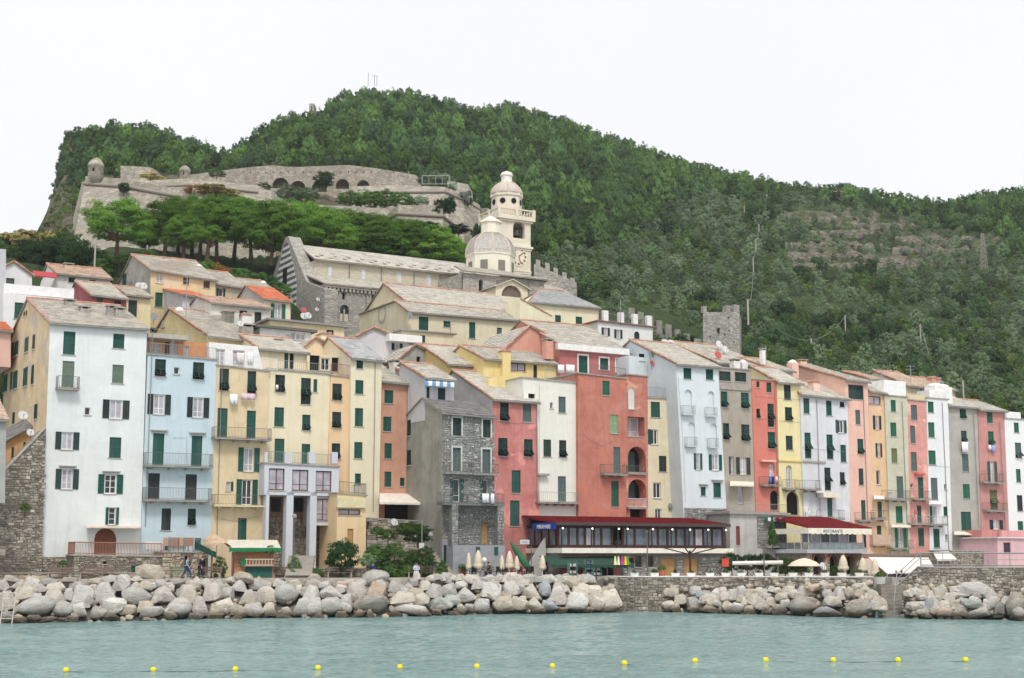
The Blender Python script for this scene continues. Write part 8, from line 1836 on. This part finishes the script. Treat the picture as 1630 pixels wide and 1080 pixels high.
# cafe tables and chairs
BLK=plain('cafe_black',(44,42,44),.6)
def cafe_chair(px,Y,rz,label,z=ZQ):
 t_=thing('cafe_chair',label,'chair',at(px,Y,z),rz,'dark chairs of the cafe under the parasols');m=MB();m.box(-.22,.22,-.22,.22,.43,.47);m.build('seat',BLK,t_);m=MB();m.box(-.22,.22,.2,.24,.471,.9);m.build('backrest',BLK,t_)
 for x in (-.2,.2):
  for y in (-.2,.2):m=MB();m.box(x-.02,x+.02,y-.02,y+.02,0,.429);m.build('leg',BLK,t_)
for i,px in enumerate((738,750,756,790,795,805,817,829,836,844,871)):cafe_chair(px,121.5+(i % 3)*.8,i*1.3,'dark cafe chair at the closed cream parasols')
for px,label in ((752,'dark cafe table under the left cream parasol'),(815,'dark cafe table under the tall cream parasol'),(838,'dark cafe table left of the stair wall')):
 t_=thing('cafe_table',label,'table',at(px,122,ZQ));m=MB();m.lathe([(.4,.72),(.4,.76)],14);m.build('table_top',BLK,t_);m=MB();m.tube([(0,0,0),(0,0,.719)],.04,6);m.build('stem',BLK,t_);m=MB();m.lathe([(.24,0),(.2,.03)],12);m.build('base',BLK,t_)
wp=thing('white_pot','tall white flower pot before the cream parasol','flower pot',at(761,123,ZQ));m=MB();m.lathe([(.2,0),(.3,.85),(.3,.9)],12);m.build('pot',WHITE,wp);m=MB();m.lathe([(.27,.901),(.27,.92)],12);m.build('soil',BARK,wp)
for px,y_,Y,lb in ((736,920,124,'terracotta trough with plants before the grey plinth'),(734,866,133.5,'terracotta pot with a spiky plant on the stone house terrace'),(785,866,133.5,'big terracotta pot beside the wooden door'),(1054,921,126.5,'terracotta pot on the terrace before the dark windows')):
 p_=P(px,y_,Y);t_=thing('terracotta_pot',lb,'flower pot',p_);m=MB();m.lathe([(.22,0),(.34,.6),(.38,.6),(.38,.7)],12);m.build('pot',plain('terracotta',(190,112,84),.85),t_);link('foliage',SH['bush'][0],t_,(0,0,.6),0,(.4,.4,.6))
# white canopies at the right
def canopy(name,label,pts,mat,t_=.06):
 P_=[P(*p) for p in pts];o_=P_[0];r=thing(name,label,'awning',o_);m=MB();q_=[p-o_ for p in P_];m.hexa([v-Vector((0,0,t_)) for v in q_]+q_);m.build('cloth',mat,r)
 m=MB()
 for v in (q_[0],q_[1]):m.tube([v,Vector((v.x,v.y,2.6-o_.z))],.05,6)
 m.build('post',IRON_L,r);return r
AW=plain('awning_white',(236,234,230),.85)
canopy('white_canopy','big white canopy beside the water stairs',[(1412,913,124),(1490,909,125),(1478,888,138),(1382,887,137)],AW)
canopy('white_canopy','smaller white awning below the white house',[(1492,892,133),(1524,891,134),(1510,878,140),(1485,879,140)],AW)
canopy('brown_canopy','flat brown roofed canopy behind the white canopy',[(1372,886,137),(1482,884,139),(1480,881,146),(1370,882,144)],plain('flat_brown',(120,104,94),.9),.2)
canopy('grey_canopy','grey beige side cloth left of the white canopy',[(1384,917,126),(1414,922,125),(1412,905,131),(1374,890,133)],plain('cloth_beige',(172,160,144),.9))
rl=thing('terrace_railing','thin iron railing on top of the right sea wall','railing',at(1466,121.6,3.9));o_=rl.location.copy();m=MB();a=at(1466,121.6,3.95)-o_;c_=at(1680,120.4,3.9)-o_;baluster_rail(m,[a,c_],1.1,1.6,.03);m.tube([a+Vector((0,0,.55)),c_+Vector((0,0,.55))],.025,5);q_=at(1427,122,2.3)-o_;m.tube([q_+Vector((0,0,.9)),a+Vector((0,0,1.1))],.035,5);m.tube([q_+Vector((0,0,.5)),a+Vector((0,0,.7))],.03,5);m.build('rail',IRON_L,rl)
tk=thing('white_tub','white flower tub beside the water stairs','flower pot',at(1402,123.6,2.4));m=MB();m.lathe([(.45,0),(.6,.6),(.62,.62)],12);m.build('tub',WHITE,tk);link('foliage',SH['bush'][1],tk,(0,0,.5),0,(.5,.5,.6))
# garden: stone terraces with steps, rock face, dark doorway awning
gt=House('garden_terrace','rubble garden terrace wall below the cream awning',[(582,918),(700,918),(690,832),(588,826)],-2.2,2.4,MORTAR,cat='stone wall',facing=RUBBLE,roof=('flat',1),fsize=(.44,.24));gt.flat_edge(.1,.05)
gt2=House('garden_terrace','lower rock garden wall behind the bench',[(590,922),(704,922),(700,878),(596,872)],-4.6,2.4,MORTAR,cat='stone wall',facing=RUBBLE_W,roof=('flat',1),fsize=(.6,.34));gt2.flat_edge(.1,.05)
aw=h6.awning(604,678,785,803,2.8,plain('awning_cream2',(228,218,206),.9),.2,'awning')
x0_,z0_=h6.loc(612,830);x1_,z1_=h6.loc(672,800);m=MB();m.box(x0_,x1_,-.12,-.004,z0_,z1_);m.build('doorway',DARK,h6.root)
ss=thing('stone_steps','flight of stone steps climbing beside the grey plinth','stairs',at(716,123,ZQ));so=ss.location
for i in range(10):a=P(706-i*2.0,921-i*4.6,123.3+i*.4)-so;m=MB();m.box(a.x-.1,a.x+1.3,a.y,a.y+.5,a.z-.25 if i else 0,a.z);m.build('step',plain('step_pale',(170,164,154),.9),ss)
s2=thing('stone_steps','stone steps leading up under the pillared annex','stairs',at(478,119,ZQ));so=s2.location
for i in range(7):a=at(474+i,118+i*.5,ZQ+.2+i*.27)-so;m=MB();m.box(a.x-1.1,a.x+1.1,a.y,a.y+.52,a.z-.27,a.z);m.build('step',plain('step_pale',(170,164,154),.9),s2)
# laundry
def cloth(px,py,w_,h_,Y,c_,label,name='laundry'):
 p_=P(px,py,Y);s=FPX/Y;t_=link(name,None);V_=[];nx_=8
 V_=[(x/nx_*w_/s-w_/s/2,.05*math.sin(x*1.7)*(.3+j),-j/2*h_/s) for j in range(3) for x in range(nx_+1)];F_=[(j*(nx_+1)+x,j*(nx_+1)+x+1,(j+1)*(nx_+1)+x+1,(j+1)*(nx_+1)+x) for j in range(2) for x in range(nx_)]
 bpy.data.objects.remove(t_);m=MB();m.v=V_;m.f=F_;m.m=[0]*len(F_);o=m.build(name,plain('laundry_%d_%d_%d' % c_,c_,.9,var=.06),None,True,p_,TH);sd=o.modifiers.new('s','SOLIDIFY');sd.thickness=.03;tag(o,label,'laundry','laundry hung out from the houses')
fp=lambda px,off:(lambda u:uwz(u,off,0).y)(uz(px,700,off)[0])
for px,py,w_,h_,off,c_,lb in ((372.5,628,13,16,-.5,(236,236,238),'white sheet hanging under the left flap window of the yellow house'),(395,627,24,10,-.5,(214,190,196),'patterned cloth hanging between the windows of the yellow house'),(383,562,12,16,2.0,(232,216,214),'pale pink towel on the white roof rail'),(399,562,10,18,2.0,(232,232,236),'white towel on the white roof rail'),
 (773,786,12,14,-8.8,(232,232,234),'white towel on the stone house balcony'),(784,786,6,16,-8.8,(226,226,230),'narrow white towel on the stone house balcony'),(893,581,12,13,1.0,(238,238,238),'left white sheet hanging at the yellow terrace house'),(908,581,16,13,1.0,(240,240,240),'right white sheet hanging at the yellow terrace house'),(1225,759,4,12,-5.6,(40,110,150),'teal towel on the coral house balcony'),(1230,759,6,12,-5.6,(40,40,100),'navy towel on the coral house balcony'),(1236,759,4,8,-5.6,(224,214,220),'pale cloth on the coral house balcony'),
 (1536,704,14,16,-4.9,(238,236,244),'white sheet under a window of the ash grey house'),(1575.5,709,6,7,-4.9,(234,232,236),'white cloth under a window of the dusty rose house'),(1581.5,709,7,11,-4.9,(150,170,216),'blue white cloth under a window of the dusty rose house'),(441,613,4,9,.1,(226,226,226),'small white cloth in a dark window of the cream house')):cloth(px,py,w_,h_,fp(px,off),c_,lb)
# satellite dishes
for px,py,r_,off,lb,red in ((36,662,.5,-.8,'white dish on the ochre side house',0),(48,689,.4,-.8,'smaller white dish beside the ochre lean-to',0),(221,456,.55,32.3,'left white dish on the grey gable',0),(228,456,.55,32.1,'right white dish on the grey gable',0),(245,505,.5,9,'dark dish beside the yellow gable',2),(382,516,.4,8,'white dish on the slate roof by the chimney',0),(459,537,.4,9,'grey dish before the low white room',2),(483,494,.5,48,'red dish before the striped church front',1),(483,504,.6,46,'left white dish below the church',0),(490,503,.6,46,'right white dish below the church',0),(506,477,.35,49.7,'upper small white dish on the church wall',0),(504,493,.35,49.7,'lower small white dish on the church wall',0),(652,502,.45,25,'dark dish on the oratory',2),
 (679,824,.5,-2.4,'white dish at the corner of the cream awning',0),(627,832,.45,-2.4,'white dish on the garden wall',0),(838,618,.4,-1,'grey dish on the yellow parapet',2),(875,553,.5,2,'red dish on the salmon gable chimney',1),(1058,548,.7,6,'left big white dish above the pale blue roof',0),(1068,549,.7,6,'right big white dish above the pale blue roof',0),(1036,564,.5,-1,'grey dish at the edge of the pale blue roof',2),(1053,563,.45,1,'red dish on the pale blue roof',1),(1038,579,.4,-1,'red dish beside the dark loft door',1),(1067,806,.35,-3.2,'grey dish at the foot of the pale blue house',2),(1144,549,.6,8,'white dish right of the square tower foot',0),(1154,557,.55,6,'second white dish below the square tower',0),(1142,566,.6,3,'red dish below the square tower',1),
 (1283,812,.55,-8,'white dish above the red roofed restaurant',0),(1511,625,.45,-2,'yellowish dish beside the domed chimneys',0),(1499,610,.4,-1,'grey dish behind the domed chimneys',2),(1457,816,.35,-5.4,'dark red dish on the salmon house',1),(1309,902,.5,-15.2,'white dish before the left arch',0)):
 dish(px,py,fp(px,off),r_,lb,[None,plain('dish_red',(190,84,82),.6),plain('dish_grey',(128,132,138),.6)][red])
# antennas, poles, cables
def pole(px,y0,y1,Y,label,r=.07,mat=IRON_L,name='pole',arms=(),cat='pole'):
 a,c_=P(px,y1,Y),P(px,y0,Y);t_=thing(name,label,cat,a);H=c_.z-a.z;m=MB();m.tube([(0,0,-.5),(0,0,H)],r,6);m.build('pole',mat,t_)
 for z,L_ in arms:
  m=MB();m.tube([(-L_,0,H-z),(L_,0,H-z)],r*.5,4)
  for k in range(5):m.tube([(-L_+L_*k/2,-.25,H-z),(-L_+L_*k/2,.25,H-z)],r*.3,4)
  m.build('crossarm',mat,t_)
 if not arms:m=MB();m.lathe([(r*1.4,0),(r*1.2,.1)],6,(0,0,H-.02));m.build('pole_cap',mat,t_)
 return P(px,y0,Y)
WP=plain('wood_pole',(176,168,158),.9)
def hillY(px,py):return prof_Y(profile(px),py)
cab=[]
pole(150,380,434,182,'pale wooden pole with stays among the dark trees',.12,WP);pole(234,392,408,186,'short pale pole above the slate roof',.1,WP)
k1=pole(1221,310,330,hillY(1221,330),'upper power pole on the slope above the square tower',.16,WP,'power_pole');k2=pole(1208.5,358,384,hillY(1208,384),'second power pole on the slope above the square tower',.15,WP,'power_pole');k3=pole(1203.5,382,405,hillY(1203,405),'third power pole on the slope above the square tower',.14,WP,'power_pole');k4=pole(1199.5,410,440,hillY(1199,440),'fourth power pole on the slope above the square tower',.14,WP,'power_pole');k5=pole(1191,478,512,190,'lowest power pole right behind the square tower',.13,WP,'power_pole')
k6=pole(1346,503,532,hillY(1346,532),'pale pole in the middle of the right wood',.12,WP,'power_pole');k7=pole(1466,517,552,hillY(1466,552),'pale pole where the cable bends down on the right',.13,WP,'power_pole');k8=pole(1534,607,636,176,'white pole on the ash grey house roof',.1,WP,'power_pole')
for px,y0,y1,lb in ((821,220,238,'lone pole in the wood above the bell tower'),(1032,275,298,'pole beside the ridge clearing'),(1188,297,312,'short pole on the ridge slope'),(1185,328,345,'short pole left of the power line'),(1292,540,572,'thin pole behind the rose house')):pole(px,y0,y1,hillY(px,y1),lb,.12,WP)
m=MB();n_=0
def cable(a,c_,sag,label):
 m=MB();pts_=[a.lerp(c_,k/14)-Vector((0,0,sag*4*(k/14)*(1-k/14))) for k in range(15)];m.tube(pts_,.035,4);tag(m.build('cable',plain('cable_grey',(140,142,138),.6)),label,'cable')
for a,c_,sg_,lb in ((k1,k2,1.5,'pale cable between the upper and second power pole'),(k2,k3,1,'pale cable between the second and third power pole'),(k3,k4,1.2,'pale cable between the third and fourth power pole'),(k4,k5,3,'long pale cable down to the pole behind the square tower'),(k5,k6,5,'long sagging cable right of the square tower'),(k6,k7,3,'sagging cable in the middle of the right wood'),(k7,k8,5,'cable dropping steeply to the ash grey house roof')):cable(a,c_,sg_,lb)
mt=thing('lattice_mast','tall rusty lattice mast on the bare terraces','mast',P(1567,440,hillY(1567,440)));H=P(1567,372,hillY(1567,440)).z-mt.location.z;m=MB();r_=.9
for x,y in ((-r_,-r_),(r_,-r_),(r_,r_),(-r_,r_)):m.tube([(x,y,-1),(x*.3,y*.3,H)],.07,4)
m.build('leg',plain('mast_rust',(150,144,134),.8),mt);m=MB()
for k in range(10):
 z0_,z1_=H*k/10,H*(k+1)/10;f0,f1=1-.7*k/10,1-.7*(k+1)/10
 for sy in (-1,1):m.tube([(-r_*f0,sy*r_*f0,z0_),(r_*f1,sy*r_*f1,z1_)],.05,4);m.tube([(r_*f0,sy*r_*f0,z0_),(-r_*f1,sy*r_*f1,z1_)],.05,4)
m.build('bracing',plain('mast_rust',(150,144,134),.8),mt)
for px,y0,y1,lb in ((586,117,135,'thin antenna on the summit, left one'),(596,119,135,'thin antenna on the summit with cross arms'),(600,121,135,'short antenna on the summit, right one')):pole(px,y0,y1,436,lb,.09,IRON_L,'summit_antenna',((.5,.9),) if px==596 else (),'antenna')
for px,y0,y1,off,lb in ((296,440,500,14,'tall thin television aerial before the yellow house'),(345,478,500,20,'television aerial on the white house, left one'),(350,476,500,20,'television aerial on the white house, right one'),(462,466,520,24,'tall aerial before the church'),(1450,582,606,0,'tall aerial on the white box room'),(1403,592,606,-2,'aerial with many arms above the tan house'),(1220,552,600,1,'white post above the coral house'),(717,510,540,20,'aerial on the small cream house'),(988,478,512,26,'thin mast on the roof terrace by the battlements')):pole(px,y0,y1,fp(px,off),lb,.045,IRON_L,'television_aerial',((.1,.5),(.5,.4)) if px not in (1220,988) else (),'aerial')
# boards leaning on the blue house terrace, bicycle on the balcony left out of reach: folding table and chairs
for i,px in enumerate((265,272,280,288,296,303)):
 t_=thing('folded_chair','folded wooden chair leaning on the pale blue house terrace','chair',uwz(uz(px,870,-1.6)[0],-1.6,base1.z0+base1.fp[-1][1]+.1),TH,'folded chairs on the pale blue house terrace');m=MB();m.box(-.26,.26,-.03,.03,.45,1.15);m.build('backrest',plain('chair_tan_%d' % (i % 3),[(196,160,130),(150,130,118),(176,120,96)][i % 3],.8),t_)
 m=MB();m.box(-.24,-.2,-.02,.02,0,.449);m.box(.2,.24,-.02,.02,0,.449);m.build('leg',WOODG,t_)
for px,lb in ((246,'white panel leaning at the left of the pale blue terrace'),(282,'white table top on the pale blue terrace')):
 t_=thing('folding_table',lb,'table',uwz(uz(px,870,-1.2)[0],-1.2,base1.z0+base1.fp[-1][1]+.1),TH);m=MB();m.box(-.75,.75,-.02,.02,.15,.8);m.build('table_top',WHITE,t_);m=MB();m.box(-.6,-.55,-.02,.02,0,.149);m.box(.55,.6,-.02,.02,0,.149);m.build('leg',IRON,t_)
# ------------------------------------------------------------------ thin sea haze over the bay
m=bpy.data.materials.new('haze_air');m.use_nodes=True;t=m.node_tree;t.nodes.clear()
pv=t.nodes.new('ShaderNodeVolumePrincipled');pv.inputs['Color'].default_value=(.9,.94,1,1);pv.inputs['Density'].default_value=.00012;o=t.nodes.new('ShaderNodeOutputMaterial');t.links.new(pv.outputs[0],o.inputs['Volume'])
mb=MB();mb.box(-1300,1300,-30,1300,-4,190);mb.build('haze',m)['kind']='stuff'
